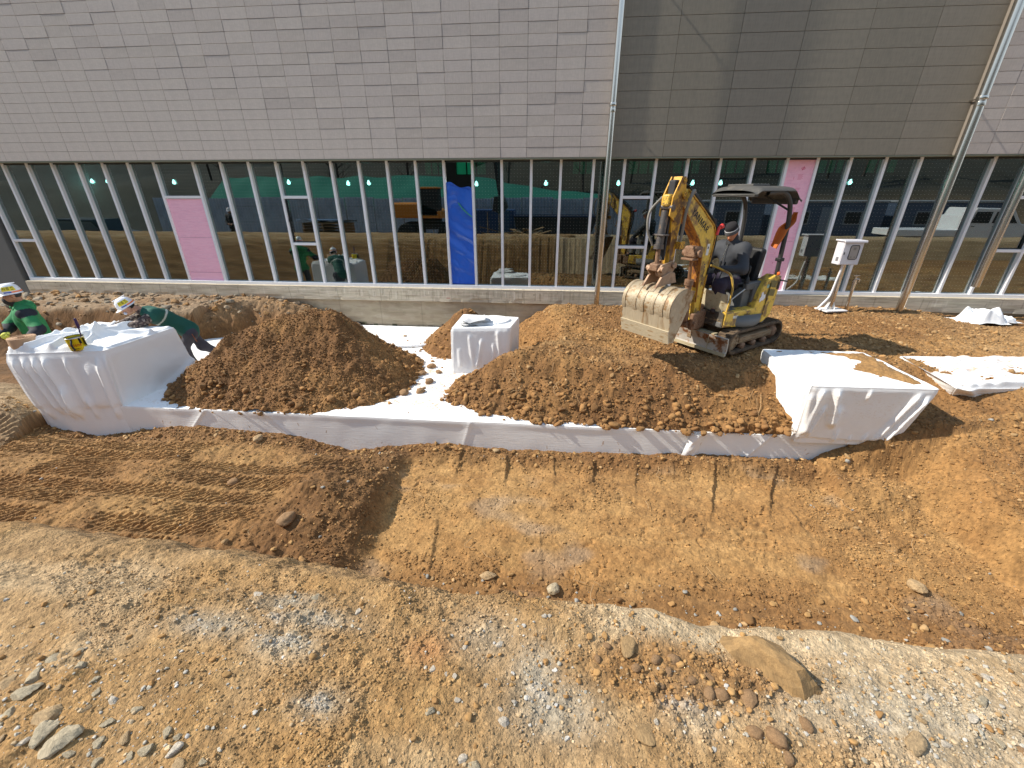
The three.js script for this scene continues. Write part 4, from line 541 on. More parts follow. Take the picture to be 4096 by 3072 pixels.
  up('sticker', onSide(0.12, 0.05, 0.25, 0.59), decal(128, 48, (g, w, h) => { clear(g, w, h); g.fillStyle = '#d8d4c6'; g.fillRect(4, 4, 116, 38); g.fillStyle = '#4a463c'; g.font = 'bold 18px sans-serif'; g.fillText('▲', 8, 32); for (let i = 0; i < 3; i++) g.fillRect(34, 12 + i * 9, 74, 3); }), body);
  up('model_lettering', onSide(0.17, 0.075, 0.0, 0.6, 0.06), decal(160, 72, (g, w, h) => { clear(g, w, h); g.fillStyle = '#5a5140'; g.font = 'italic bold 58px sans-serif'; g.fillText('ViO', 8, 56); }), body);
  up('counterweight', [new THREE.CylinderGeometry(0.585, 0.56, 0.62, 36, 1, false, Math.PI * 1.18, Math.PI * 0.64).translate(-0.05, 0.75, 0.0), rb(0.34, 0.5, 0.7, 0.05, -0.36, 0.75, 0.05)], std({ map: wear([58, 54, 48], [92, 76, 56], 0.4, 410), roughness: 0.7 }), dg, 'dark rear counterweight');
  up('side_cover', plate(prof.map(([x, y]) => [x, Math.min(y, 1.0)]), 0.12, 0.02, R - 0.06), X.yellow);
  up('floor_plate', rb(0.66, 0.04, 0.72, 0.01, 0.15, 0.665, -0.03), std({ color: rgb(0.1, 0.098, 0.09), roughness: 0.8 }));
  up('front_skirt', [sheet(24, 10, (u, v) => { const a = lerp(-0.5, 0.52, u), y = lerp(0.43, 0.66, v); return [0.47 + 0.06 * Math.cos(a * 2.4) * (0.6 + 0.4 * v), y, a * 0.88]; })], std({ map: wear([70, 66, 60], [150, 128, 96], 0.45, 411), roughness: 0.7, side: THREE.DoubleSide }), dg, 'dented dark front skirt');
  up('front_guard', [sheet(24, 14, (u, v) => { const z = lerp(0.06, -0.42, u), y = lerp(0.67, 0.96, v); return [0.51 - 0.1 * sm(0.75, 1, u) * (1 - 0.4 * v) + 0.02 * Math.sin(u * 7) * v, y - 0.03 * u, z]; })], std({ map: wear([176, 164, 134], [128, 108, 76], 0.3, 412), roughness: 0.55, side: THREE.DoubleSide }), dg, 'bent beige front guard sheet');
  up('hand_rail', tube([[0.5, 1.3, 0.1], [0.5, 1.3, -0.05], [0.5, 1.27, -0.26], [0.48, 1.22, -0.4], [0.45, 1.06, -0.46], [0.43, 0.86, -0.45], [0.43, 0.66, -0.43]], 0.017, 40, 8), X.yellow);
  // seat, consoles, levers
  const seat = up('seat', [rb(0.44, 0.1, 0.46, 0.04, -0.16, 1.0, 0.03), rb(0.13, 0.52, 0.44, 0.05, -0.39, 1.28, 0.03, 0, 0, 0.14)], X.black || M.black);
  up('seat_base', rb(0.5, 0.34, 0.62, 0.03, -0.24, 0.8, 0.0), X.grey);
  up('side_console', [rb(0.34, 0.12, 0.09, 0.03, -0.14, 1.02, -0.32, 0, 0, -0.06), rb(0.2, 0.3, 0.09, 0.03, -0.24, 0.9, -0.33)], std({ color: rgb(0.09, 0.09, 0.088), roughness: 0.6 }), seat);
  up('side_console', [rb(0.44, 0.16, 0.1, 0.03, 0.02, 1.14, 0.36, 0, 0, -0.06), rb(0.16, 0.5, 0.1, 0.03, 0.2, 0.94, 0.36)], std({ color: rgb(0.24, 0.24, 0.22), roughness: 0.6 }), seat);
  for (const z of [-0.32, 0.36]) up('joystick', [lathe([[0.045, 0], [0.04, 0.02], [0.044, 0.03], [0.034, 0.05], [0.038, 0.06], [0.026, 0.09], [0.014, 0.1], [0.012, 0.15], [0.022, 0.17], [0.024, 0.23], [0.012, 0.26], [0, 0.26]], 14).translate(z < 0 ? 0.0 : 0.16, z < 0 ? 1.06 : 1.2, z)], M.black, seat);
  for (const z of [0.03, -0.06]) up('travel_lever', [rod([0.33, 0.68, z], [0.37, 1.05, z], 0.008), rod([0.37, 1.05, z], [0.3, 1.26, z - 0.01], 0.008), rod([0.3, 1.26, z - 0.01], [0.29, 1.36, z - 0.01], 0.016)], M.black);
  up('pedal', [rb(0.09, 0.02, 0.07, 0.005, 0.36, 0.71, 0.16, 0, 0, 0.4), rb(0.09, 0.02, 0.07, 0.005, 0.36, 0.71, -0.18, 0, 0, 0.4)], M.black);
  up('control_cluster', [rb(0.1, 0.14, 0.3, 0.02, 0.44, 0.8, 0.24), tube([[0.42, 0.75, 0.3], [0.5, 1.0, 0.25], [0.47, 1.2, 0.2]], 0.015, 14, 6), rb(0.12, 0.1, 0.16, 0.02, 0.35, 0.75, -0.25), tube([[0.4, 0.7, -0.3], [0.25, 0.85, -0.34], [0.05, 0.98, -0.36]], 0.012, 14, 6)], std({ color: rgb(0.42, 0.42, 0.4), roughness: 0.35, metalness: 0.5 }));
  // canopy
  const roof = up('canopy_roof', [sheet(40, 30, (u, v) => { const x = lerp(0.36, -0.6, u), z = lerp(-0.47, 0.47, v), e = Math.max(Math.abs(v * 2 - 1), 0); return [x, 2.36 + 0.045 * (1 - e ** 3) - 0.15 * sm(0.8, 1, u) - 0.06 * sm(0.12, 0, u) - 0.02 * sm(0.9, 1, e), z * (1 - 0.06 * sm(0.2, 0, u))]; }), sheet(40, 30, (u, v) => { const x = lerp(0.36, -0.6, u), z = lerp(-0.47, 0.47, v), e = Math.abs(v * 2 - 1); return [x, 2.315 - 0.11 * sm(0.8, 1, u) - 0.04 * sm(0.12, 0, u) + 0.015 * e, z * (1 - 0.06 * sm(0.2, 0, u))]; }), ...[[-1, 1], [1, 1]].map(([s]) => sheet(40, 2, (u, v) => { const x = lerp(0.36, -0.6, u), k = (1 - 0.06 * sm(0.2, 0, u)); return [x, lerp(2.34 - 0.15 * sm(0.8, 1, u) - 0.06 * sm(0.12, 0, u), 2.33 - 0.11 * sm(0.8, 1, u) - 0.04 * sm(0.12, 0, u), v), 0.47 * s * k]; })), rb(0.08, 0.04, 0.82, 0.01, 0.31, 2.28, 0), rb(0.06, 0.08, 0.84, 0.02, -0.57, 2.2, 0), rb(0.36, 0.04, 0.5, 0.015, -0.05, 2.41, 0.1)], Object.assign(X.canopy, { side: THREE.DoubleSide }));
  for (const s of [-1, 1]) up('canopy_post', tube([[-0.56, 0.95, 0.4 * s], [-0.53, 1.25, 0.41 * s], [-0.5, 1.6, 0.42 * s], [-0.48, 1.95, 0.42 * s], [-0.4, 2.2, 0.42 * s], [-0.25, 2.31, 0.42 * s], [0.1, 2.31, 0.42 * s]], 0.034, 40, 10), std({ color: rgb(0.035, 0.034, 0.033), roughness: 0.5 }));
  up('post_clamp', [rb(0.1, 0.05, 0.1, 0.01, -0.52, 1.4, -0.41), rb(0.1, 0.16, 0.1, 0.02, -0.56, 1.02, -0.42), rb(0.03, 0.02, 0.2, 0.005, -0.58, 1.1, -0.5)], M.black);
  up('amber_lamp', lathe([[0, 0], [0.024, 0], [0.024, 0.03], [0.012, 0.045], [0, 0.046]], 14).translate(-0.5, 1.18, -0.47), std({ color: rgb(0.9, 0.16, 0.02), roughness: 0.3 }));
  for (const s of [-1, 1]) up('canopy_brace', rod([-0.44, 2.08, 0.42 * s], [-0.1, 2.28, 0.2 * s], 0.014), M.black);
  // boom, arm, bucket stand in one plane straight ahead
  const zb = 0.1;
  part('swing_bracket', [rb(0.26, 0.3, 0.2, 0.04, 0.84, 0.5, zb), rod([0.8, 0.32, zb], [0.8, 0.72, zb], 0.07), rb(0.14, 0.26, 0.07, 0.02, 1.02, 0.5, zb - 0.1), rb(0.14, 0.26, 0.07, 0.02, 1.02, 0.5, zb + 0.1), rod([1.05, 0.47, zb - 0.16], [1.05, 0.47, zb + 0.16], 0.035)], X.rust, dg);
  const boomPoly = [[0.88, 0.5], [0.9, 0.85], [0.87, 1.4], [0.84, 1.78], [0.93, 1.9], [1.28, 2.14], [1.62, 2.36], [1.74, 2.34], [1.76, 2.24], [1.5, 2.0], [1.2, 1.7], [1.08, 1.52], [1.06, 1.2], [1.04, 0.85], [1.0, 0.5]];
  const boom = part('boom', plate(boomPoly, 0.15, 0.012, zb), X.yellow, dg, 'worn yellow boom lettered on its side');
  const rim = [[0.9, 0.6], [0.9, 0.9], [0.87, 1.4], [0.845, 1.77], [0.935, 1.895], [1.28, 2.135], [1.61, 2.345]];
  part('boom_flange', rim.slice(0, -1).map((p, i) => { const q = rim[i + 1], l = Math.hypot(q[0] - p[0], q[1] - p[1]); return bx(l, 0.016, 0.175, (p[0] + q[0]) / 2 - 0.006, (p[1] + q[1]) / 2 + 0.006, zb, 0, 0, Math.atan2(q[1] - p[1], q[0] - p[0])); }), X.yellowDirty, boom);
  const back = [[1.02, 0.8], [1.05, 1.2], [1.075, 1.52], [1.2, 1.71], [1.5, 2.01], [1.73, 2.22]];
  part('boom_underside', back.slice(0, -1).map((p, i) => { const q = back[i + 1], l = Math.hypot(q[0] - p[0], q[1] - p[1]); return bx(l, 0.014, 0.17, (p[0] + q[0]) / 2 + 0.006, (p[1] + q[1]) / 2 - 0.004, zb, 0, 0, Math.atan2(q[1] - p[1], q[0] - p[0])); }), std({ map: wear([176, 116, 36], [112, 66, 34], 0.6, 413), roughness: 0.65 }), boom, 'rusty orange underside');
  part('brand_lettering', new THREE.PlaneGeometry(0.5, 0.11).rotateY(Math.PI).rotateZ(0.605).translate(1.24, 1.965, zb - 0.0775), decal(512, 104, (g, w, h) => { clear(g, w, h); g.fillStyle = '#1c1a16'; g.font = 'bold 100px sans-serif'; const m = g.measureText('YANMAR').width; g.setTransform(500 / m, 0, 0, 1.12, 6, 0); g.fillText('YANMAR', 0, 86); }), boom);
  part('sticker', new THREE.PlaneGeometry(0.06, 0.16).rotateY(Math.PI).rotateZ(0.05).translate(0.96, 1.56, zb - 0.0775), decal(48, 128, (g, w, h) => { g.fillStyle = '#d8d8d4'; g.fillRect(0, 0, w, h); g.fillStyle = '#333'; g.fillRect(14, 30, 20, 26); }), boom);
  part('sticker', new THREE.PlaneGeometry(0.06, 0.34).rotateY(Math.PI).translate(0.97, 1.2, zb - 0.0775), decal(48, 256, (g, w, h) => { clear(g, w, h); g.fillStyle = '#26306e'; g.fillRect(12, 10, 26, 10); g.save(); g.translate(24, 40); g.rotate(0.8); g.fillRect(-18, -5, 36, 9); g.restore(); g.fillStyle = '#3a342a'; for (let i = 0; i < 4; i++) { g.fillRect(14, 90 + i * 40, 22, 5); g.fillRect(14, 104 + i * 40, 22, 5); g.fillRect(14, 90 + i * 40, 5, 22); } }), boom);
  part('boom_cylinder', [rod([1.1, 0.5, zb], [1.16, 1.12, zb], 0.05), rod([1.155, 1.06, zb], [1.16, 1.14, zb], 0.064), rod([1.08, 0.44, zb - 0.07], [1.08, 0.44, zb + 0.07], 0.05)], X.rust, dg);
  part('cylinder_rod', [rod([1.16, 1.12, zb], [1.2, 1.48, zb], 0.026)], std({ map: wear([150, 112, 82], [110, 74, 52], 0.4, 414), roughness: 0.45, metalness: 0.5 }), dg);
  part('boom_bracket', [rb(0.18, 0.16, 0.2, 0.03, 1.18, 1.54, zb), rod([1.2, 1.52, zb - 0.14], [1.2, 1.52, zb + 0.14], 0.05), rb(0.13, 0.03, 0.2, 0.008, 1.24, 1.44, zb)], X.rust, boom);
  part('work_lamp', [lathe([[0, 0], [0.03, 0], [0.035, 0.05], [0, 0.055]], 14).rotateZ(1.2).translate(0.8, 1.86, zb - 0.1), rod([0.85, 1.76, zb - 0.1], [0.82, 1.87, zb - 0.1], 0.02)], std({ color: rgb(0.75, 0.06, 0.05), roughness: 0.35 }), boom, 'small red lamp on the boom knuckle');
  part('arm_cylinder', [rod([0.93, 1.96, zb], [1.4, 2.3, zb], 0.045), rod([1.4, 2.3, zb], [1.68, 2.47, zb], 0.022), rod([0.9, 1.94, zb - 0.07], [0.9, 1.94, zb + 0.07], 0.04)], X.black || M.black, dg);
  part('hydraulic_line', [tube([[0.88, 1.2, zb - 0.09], [0.81, 1.78, zb - 0.07], [0.93, 1.95, zb - 0.07], [1.28, 2.19, zb - 0.06], [1.58, 2.39, zb - 0.05]], 0.014, 40, 6), tube([[0.86, 1.2, zb + 0.06], [0.8, 1.78, zb + 0.05], [0.92, 1.97, zb + 0.05], [1.28, 2.22, zb + 0.05]], 0.014, 40, 6)], M.black, boom);
  const arm = part('arm', [plate([[1.62, 2.26], [1.68, 2.48], [1.76, 2.5], [1.84, 2.32], [1.86, 2.12], [1.8, 1.8], [1.77, 1.4], [1.66, 1.4], [1.65, 1.8], [1.62, 2.1]], 0.12, 0.01, zb), plate([[1.64, 2.2], [1.7, 2.5], [1.78, 2.5], [1.9, 2.26], [1.92, 2.04], [1.8, 1.96]], 0.02, 0.004, zb - 0.08), plate([[1.64, 2.2], [1.7, 2.5], [1.78, 2.5], [1.9, 2.26], [1.92, 2.04], [1.8, 1.96]], 0.02, 0.004, zb + 0.08), rod([1.7, 2.28, zb - 0.12], [1.7, 2.28, zb + 0.12], 0.042), rod([1.72, 2.45, zb - 0.1], [1.72, 2.45, zb + 0.1], 0.028)], X.yellowDirty, dg);
  part('bucket_cylinder', [rod([1.9, 2.1, zb], [1.94, 1.62, zb], 0.052), rod([1.94, 1.68, zb], [1.942, 1.62, zb], 0.066), rb(0.12, 0.02, 0.18, 0.005, 1.93, 1.8, zb), rod([1.88, 2.14, zb - 0.1], [1.88, 2.14, zb + 0.1], 0.035)], std({ map: wear([88, 84, 82], [140, 112, 88], 0.38, 415), roughness: 0.5, metalness: 0.35 }), dg, 'scraped dark bucket cylinder');
  part('cylinder_rod', [rod([1.94, 1.62, zb], [1.93, 1.4, zb], 0.03), rb(0.14, 0.1, 0.14, 0.02, 1.93, 1.38, zb)], X.rust, dg);
  part('arm_gap_shade_and_pins', [rb(0.03, 0.62, 0.08, 0.008, 1.845, 1.78, zb), rb(0.13, 0.2, 0.11, 0.02, 1.79, 2.36, zb)], M.dark, arm);  // black strip stands in for the shaded gap; upper box is pin assembly
  part('arm_cap', rb(0.1, 0.15, 0.12, 0.03, 1.89, 2.22, zb), X.yellow, arm);
  part('hydraulic_hose', [tube([[1.6, 2.22, zb - 0.1], [1.55, 2.33, zb - 0.13], [1.62, 2.32, zb - 0.16], [1.68, 2.1, zb - 0.15], [1.66, 1.8, zb - 0.12], [1.66, 1.6, zb - 0.1]], 0.02, 40, 8), tube([[1.88, 2.26, zb + 0.1], [2.04, 2.08, zb + 0.14], [2.06, 1.86, zb + 0.12], [1.97, 1.66, zb + 0.08]], 0.016, 30, 8), tube([[1.6, 2.36, zb + 0.1], [1.48, 2.26, zb + 0.12], [1.5, 2.0, zb + 0.14], [1.62, 1.85, zb + 0.1]], 0.016, 30, 8)], X.hose, dg);
  part('hose_block', rb(0.1, 0.1, 0.08, 0.01, 1.63, 1.66, zb - 0.1), X.yellowDirty, dg);
  // linkage and bucket
  const yb = 0.37;
  part('bucket_linkage', [plate([[1.66, 1.36], [1.72, 1.46], [1.94, 1.42], [2.0, 1.34], [1.95, 1.28], [1.74, 1.26]], 0.03, 0.006, zb - 0.09), plate([[1.66, 1.36], [1.72, 1.46], [1.94, 1.42], [2.0, 1.34], [1.95, 1.28], [1.74, 1.26]], 0.03, 0.006, zb + 0.09), rod([1.72, 1.4, zb - 0.14], [1.72, 1.4, zb + 0.14], 0.04), rod([1.94, 1.36, zb - 0.14], [1.94, 1.36, zb + 0.14], 0.04), rb(0.2, 0.12, 0.12, 0.04, 1.8, 1.3, zb), ...[-0.11, 0.11].map((d) => plate([[1.62, 0.84 + yb - 0.05], [1.68, 1.3], [1.78, 1.32], [1.94, 1.26], [2.04, 1.0 + yb - 0.25], [1.8, 0.78 + yb]], 0.035, 0.008, zb + d)), rod([1.74, 1.22, zb - 0.13], [1.74, 1.22, zb + 0.13], 0.026)], std({ map: wear([166, 136, 110], [116, 84, 60], 0.45, 416), roughness: 0.6, metalness: 0.2 }), dg);
  const curve = []; for (let i = 0; i <= 22; i++) { const a = 1.95 - i / 22 * 2.35; curve.push([1.79 + 0.27 * Math.cos(a) + (i > 12 ? -0.0 : 0), 0.5 + yb + 0.26 * Math.sin(a)]); }
  curve.unshift([1.6, 0.72 + yb]); curve.push([2.02, 0.2 + yb], [1.98, 0.04 + yb]);
  const W = 0.86, bk = part('bucket', sheet(curve.length * 3, 24, (u, v) => { const q = u * (curve.length - 1), i = Math.min(curve.length - 2, Math.floor(q)), f = q - i; return [lerp(curve[i][0], curve[i + 1][0], f), lerp(curve[i][1], curve[i + 1][1], f) + 0.002 * n2(u * 9, v * 9, 7), zb + lerp(-W / 2, W / 2, v)]; }), Object.assign(X.bucket, { side: THREE.DoubleSide }), dg, 'wide pale ditching bucket turned back outwards');
  const sideP = [...curve, [1.9, 0.03 + yb], [1.68, 0.5 + yb]];
  for (const s of [-1, 1]) part('bucket_side', plate(sideP, 0.018, 0.003, zb + s * W / 2), X.bucket, bk);
  const strip = (z0, w, i0, i1, lift = 0.008) => sheet((i1 - i0) * 2, 2, (u, v) => { const q = lerp(i0, i1, u), i = Math.min(curve.length - 2, Math.floor(q)), f = q - i, p = [lerp(curve[i][0], curve[i + 1][0], f), lerp(curve[i][1], curve[i + 1][1], f)], d = [p[0] - 1.79, p[1] - 0.5 - yb], l = Math.hypot(...d); return [p[0] + d[0] / l * lift, p[1] + d[1] / l * lift, zb + z0 + lerp(-w / 2, w / 2, v)]; });
  part('wear_strip', [[-0.405, 0.06, 1, 23], [0.405, 0.06, 1, 23], [-0.24, 0.1, 1, 12], [0.0, 0.1, 1, 12], [0.22, 0.1, 1, 12], [-0.12, 0.07, 12, 23], [0.06, 0.07, 12, 23], [0.2, 0.07, 12, 23], [-0.28, 0.07, 12, 23]].map((a) => strip(...a)), X.bucket, bk);
  part('cutting_edge', [bx(0.022, 0.19, W + 0.02, 2.013, 0.125 + yb, zb, 0, 0, -0.24)], std({ map: wear([190, 178, 152], [150, 120, 84], 0.3, 417), roughness: 0.5, metalness: 0.3 }), bk, 'flat lower lip of the bucket');
}
// ---------- people: bodies as one smooth surface each, clothes as shells over them ----------
const vadd = (a, b, k = 1) => [a[0] + b[0] * k, a[1] + b[1] * k, a[2] + b[2] * k], vsub = (a, b) => vadd(a, b, -1), vlen = (a) => Math.hypot(...a), vnorm = (a) => { const l = vlen(a) || 1; return [a[0] / l, a[1] / l, a[2] / l]; }, vdot = (a, b) => a[0] * b[0] + a[1] * b[1] + a[2] * b[2], vcross = (a, b) => [a[1] * b[2] - a[2] * b[1], a[2] * b[0] - a[0] * b[2], a[0] * b[1] - a[1] * b[0]], vmix = (a, b, t) => [lerp(a[0], b[0], t), lerp(a[1], b[1], t), lerp(a[2], b[2], t)];
const cap = (a, b, ra, rb_ = ra) => { const e = vsub(b, a), l2 = vdot(e, e) || 1e-9; const f = (x, y, z) => { const px = x - a[0], py = y - a[1], pz = z - a[2], t = clamp((px * e[0] + py * e[1] + pz * e[2]) / l2), dx = px - e[0] * t, dy = py - e[1] * t, dz = pz - e[2] * t; return Math.sqrt(dx * dx + dy * dy + dz * dz) - lerp(ra, rb_, t); }; f.lo = [0, 1, 2].map((i) => Math.min(a[i] - ra, b[i] - rb_)); f.hi = [0, 1, 2].map((i) => Math.max(a[i] + ra, b[i] + rb_)); return f; };
const ell = (c, ax, r) => { const m = Math.min(...r), R = Math.max(...r); const f = (x, y, z) => { const d = [x - c[0], y - c[1], z - c[2]]; return (Math.hypot(vdot(d, ax[0]) / r[0], vdot(d, ax[1]) / r[1], vdot(d, ax[2]) / r[2]) - 1) * m; }; f.lo = c.map((v) => v - R); f.hi = c.map((v) => v + R); return f; };
const blend = (list, k) => { const f = (x, y, z) => { let d = 1e9; for (const g of list) { const e = g(x, y, z); const h = Math.max(k - Math.abs(d - e), 0) / k; d = Math.min(d, e) - h * h * k * 0.25; } return d; }; f.lo = [0, 1, 2].map((i) => Math.min(...list.map((g) => g.lo[i])) - k); f.hi = [0, 1, 2].map((i) => Math.max(...list.map((g) => g.hi[i])) + k); return f; };
function skin(f, cell, color) { // surface nets
  const lo = f.lo.map((v) => v - cell * 2), n = [0, 1, 2].map((i) => Math.ceil((f.hi[i] - lo[i] + cell * 2) / cell) + 1), [nx, ny, nz] = n, S = new Float32Array(nx * ny * nz), id = new Int32Array(nx * ny * nz).fill(-1), P = [], I = [];
  for (let k = 0; k < nz; k++) for (let j = 0; j < ny; j++) for (let i = 0; i < nx; i++) S[(k * ny + j) * nx + i] = f(lo[0] + i * cell, lo[1] + j * cell, lo[2] + k * cell);
  const at = (i, j, k) => (k * ny + j) * nx + i;
  for (let k = 0; k < nz - 1; k++) for (let j = 0; j < ny - 1; j++) for (let i = 0; i < nx - 1; i++) {
    let x = 0, y = 0, z = 0, c = 0; const o = at(i, j, k), v = [S[o], S[o + 1], S[o + nx], S[o + nx + 1], S[o + nx * ny], S[o + nx * ny + 1], S[o + nx * ny + nx], S[o + nx * ny + nx + 1]];
    let neg = 0; for (const q of v) if (q < 0) neg++; if (!neg || neg === 8) continue;
    for (let a = 0; a < 8; a++) for (const b of [a | 1, a | 2, a | 4]) if (b !== a && v[a] < 0 !== v[b] < 0) { const t = v[a] / (v[a] - v[b]); x += (a & 1) + t * ((b & 1) - (a & 1)); y += ((a >> 1) & 1) + t * (((b >> 1) & 1) - ((a >> 1) & 1)); z += (a >> 2) + t * ((b >> 2) - (a >> 2)); c++; }
    id[o] = P.length / 3; P.push(lo[0] + (i + x / c) * cell, lo[1] + (j + y / c) * cell, lo[2] + (k + z / c) * cell);
  }
  for (let k = 1; k < nz - 1; k++) for (let j = 1; j < ny - 1; j++) for (let i = 1; i < nx - 1; i++) { const o = at(i, j, k), s = S[o] < 0; const q = (a, b, c, d, fl) => { if (a < 0 || b < 0 || c < 0 || d < 0) return; if (fl) I.push(a, b, c, a, c, d); else I.push(a, c, b, a, d, c); };
    if (s !== S[o + 1] < 0) q(id[at(i, j - 1, k - 1)], id[at(i, j, k - 1)], id[o], id[at(i, j - 1, k)], s); if (s !== S[o + nx] < 0) q(id[at(i - 1, j, k - 1)], id[at(i - 1, j, k)], id[o], id[at(i, j, k - 1)], s); if (s !== S[o + nx * ny] < 0) q(id[at(i - 1, j - 1, k)], id[at(i, j - 1, k)], id[o], id[at(i - 1, j, k)], s); }
  const g = new THREE.BufferGeometry(), N = new Float32Array(P.length), e = cell * 0.5; g.setAttribute('position', new THREE.BufferAttribute(new Float32Array(P), 3)); g.setIndex(I);
  for (let i = 0; i < P.length; i += 3) { const [x, y, z] = [P[i], P[i + 1], P[i + 2]], v = vnorm([f(x + e, y, z) - f(x - e, y, z), f(x, y + e, z) - f(x, y - e, z), f(x, y, z + e) - f(x, y, z - e)]); N.set(v, i); }
  g.setAttribute('normal', new THREE.BufferAttribute(N, 3)); g.setAttribute('uv', new THREE.BufferAttribute(new Float32Array(P.length / 3 * 2), 2));
  if (color) { const c = new Float32Array(P.length); for (let i = 0; i < P.length; i += 3) c.set(color(P[i], P[i + 1], P[i + 2]), i); g.setAttribute('color', new THREE.BufferAttribute(c, 3)); }
  return g;
}
function handBones(w, dir, palm, curl, side) { // wrist, pointing direction, palm normal
  const d = vnorm(dir), n = vnorm(vadd(palm, d, -vdot(palm, d))), s = vcross(d, n).map((v) => v * side), B = [];
  const kn = vadd(w, d, 0.085); B.push(cap(vadd(w, d, 0.015), vadd(vadd(w, d, 0.075), s, 0.022), 0.024, 0.019), cap(vadd(w, d, 0.015), vadd(vadd(w, d, 0.07), s, -0.024), 0.024, 0.017), cap(vadd(w, d, 0.02), vadd(w, d, 0.08), 0.024, 0.018));
  [[0.033, 0.062], [0.011, 0.07], [-0.012, 0.066], [-0.033, 0.052]].forEach(([o, l], i) => { const a = vadd(kn, s, o), c1 = curl * (0.8 + 0.08 * i), c2 = curl * 1.9; const b = vadd(vadd(a, d, Math.cos(c1) * l * 0.55), n, Math.sin(c1) * l * 0.55), e = vadd(vadd(b, d, Math.cos(c2) * l * 0.6), n, Math.sin(c2) * l * 0.6); B.push(cap(a, b, 0.0105, 0.0095), cap(b, e, 0.0095, 0.0078)); });
  const t0 = vadd(vadd(w, d, 0.025), s, 0.03), t1 = vadd(vadd(vadd(t0, d, 0.03), s, 0.024), n, 0.012), t2 = vadd(vadd(vadd(t1, d, 0.028), s, 0.002), n, 0.012); B.push(cap(t0, t1, 0.014, 0.011), cap(t1, t2, 0.011, 0.009)); return B;
}
function figure(o) {
  const t = o.group, J = o.joints, F = vnorm(o.face), lookUp = vnorm(o.up || [0, 1, 0]), R_ = vnorm(vcross(F, lookUp)), U = vcross(R_, F), hc = J.head;
  const headF = blend([ell(vadd(vadd(hc, U, 0.02), F, -0.012), [R_, U, F], [0.074, 0.098, 0.094]), ell(vadd(vadd(hc, U, -0.045), F, 0.02), [R_, U, F], [0.056, 0.065, 0.066]), ell(vadd(vadd(hc, U, -0.085), F, 0.055), [R_, U, F], [0.03, 0.022, 0.026]), cap(vadd(vadd(hc, U, 0.0), F, 0.078), vadd(vadd(hc, U, -0.034), F, 0.1), 0.009, 0.014), cap(vadd(vadd(vadd(hc, U, 0.022), F, 0.07), R_, 0.03), vadd(vadd(vadd(hc, U, 0.022), F, 0.07), R_, -0.03), 0.012), cap(vadd(vadd(vadd(hc, U, -0.06), F, 0.077), R_, 0.018), vadd(vadd(vadd(hc, U, -0.06), F, 0.077), R_, -0.018), 0.009), ...[-1, 1].map((s) => ell(vadd(vadd(vadd(hc, U, -0.012), F, -0.012), R_, 0.076 * s), [R_, U, F], [0.012, 0.032, 0.02])), cap(vadd(hc, F, -0.03), vadd(J.neck, [0, 1, 0], 0.01), 0.052, 0.058)], 0.02);
  const torso = [cap(J.pelvis, J.chest, 0.125, 0.13), cap(J.hipR, J.hipL, 0.1), cap(vmix(J.shR, J.chest, 0.35), vmix(J.shL, J.chest, 0.35), 0.11), cap(J.chest, J.neck, 0.1, 0.055), cap(J.shR, J.shL, 0.075)];
  const arms = [[J.shR, J.elR, J.wrR], [J.shL, J.elL, J.wrL]], legs = [[J.hipR, J.knR, J.anR, J.toR], [J.hipL, J.knL, J.anL, J.toL]];
  const limb = ([a, b, c], r) => [cap(a, b, r[0], r[1]), cap(b, c, r[1], r[2])];
  const hands = [handBones(J.wrR, J.hdR, J.plR, o.curl[0], 1), handBones(J.wrL, J.hdL, J.plL, o.curl[1], -1)];
  const bodyF = blend([...torso, ...arms.flatMap((a) => limb(a, [0.05, 0.042, 0.03])), ...legs.flatMap((l) => [...limb(l, [0.075, 0.055, 0.04]), cap(l[2], l[3], 0.04, 0.03)])], 0.05);
  const geos = [skin(bodyF, 0.018), skin(headF, 0.006)]; if (!o.gloves) hands.forEach((h) => geos.push(skin(blend(h, 0.008), 0.0045)));
  part('body', geos, std({ color: rgb(...(o.skinTone || [0.42, 0.22, 0.14])), roughness: 0.55 }), t);
  const noise = (x, y, z, k) => 0.006 * n3(x * 14, y * 14, z * 14) + 0.009 * n3(x * 6 + k, y * 9, z * 6);
  const wrinkled = (f, k) => { const g = (x, y, z) => f(x, y, z) + noise(x, y, z, k); g.lo = f.lo; g.hi = f.hi; return g; };
  const top = blend([...torso.map((f) => { const g = (x, y, z) => f(x, y, z) - o.bulk; g.lo = f.lo.map((v) => v - o.bulk); g.hi = f.hi.map((v) => v + o.bulk); return g; }), ...(o.vest ? [] : arms.flatMap((a) => limb(a, o.sleeve)))], 0.05);
  part(o.vest ? 'vest' : 'jacket', skin(wrinkled(top, 1), 0.014, o.topColor), std({ color: o.topColor ? 0xffffff : rgb(...o.topTone), vertexColors: !!o.topColor, roughness: 0.8 }), t);
  if (o.vest) part('shirt', skin(wrinkled(blend([...arms.flatMap((a) => limb(a, o.sleeve)), cap(J.chest, vmix(J.neck, J.head, 0.25), 0.1, 0.068)], 0.03), 3), 0.012, o.shirtColor), std({ vertexColors: true, roughness: 0.85 }), t);
  part('trousers', skin(wrinkled(blend([cap(J.hipR, J.hipL, 0.125), cap(J.pelvis, vmix(J.pelvis, J.chest, 0.2), 0.14), ...legs.flatMap((l) => limb(l, [0.105, 0.085, 0.072]))], 0.05), 5), 0.015), std({ color: rgb(...o.legTone), roughness: 0.85 }), t);
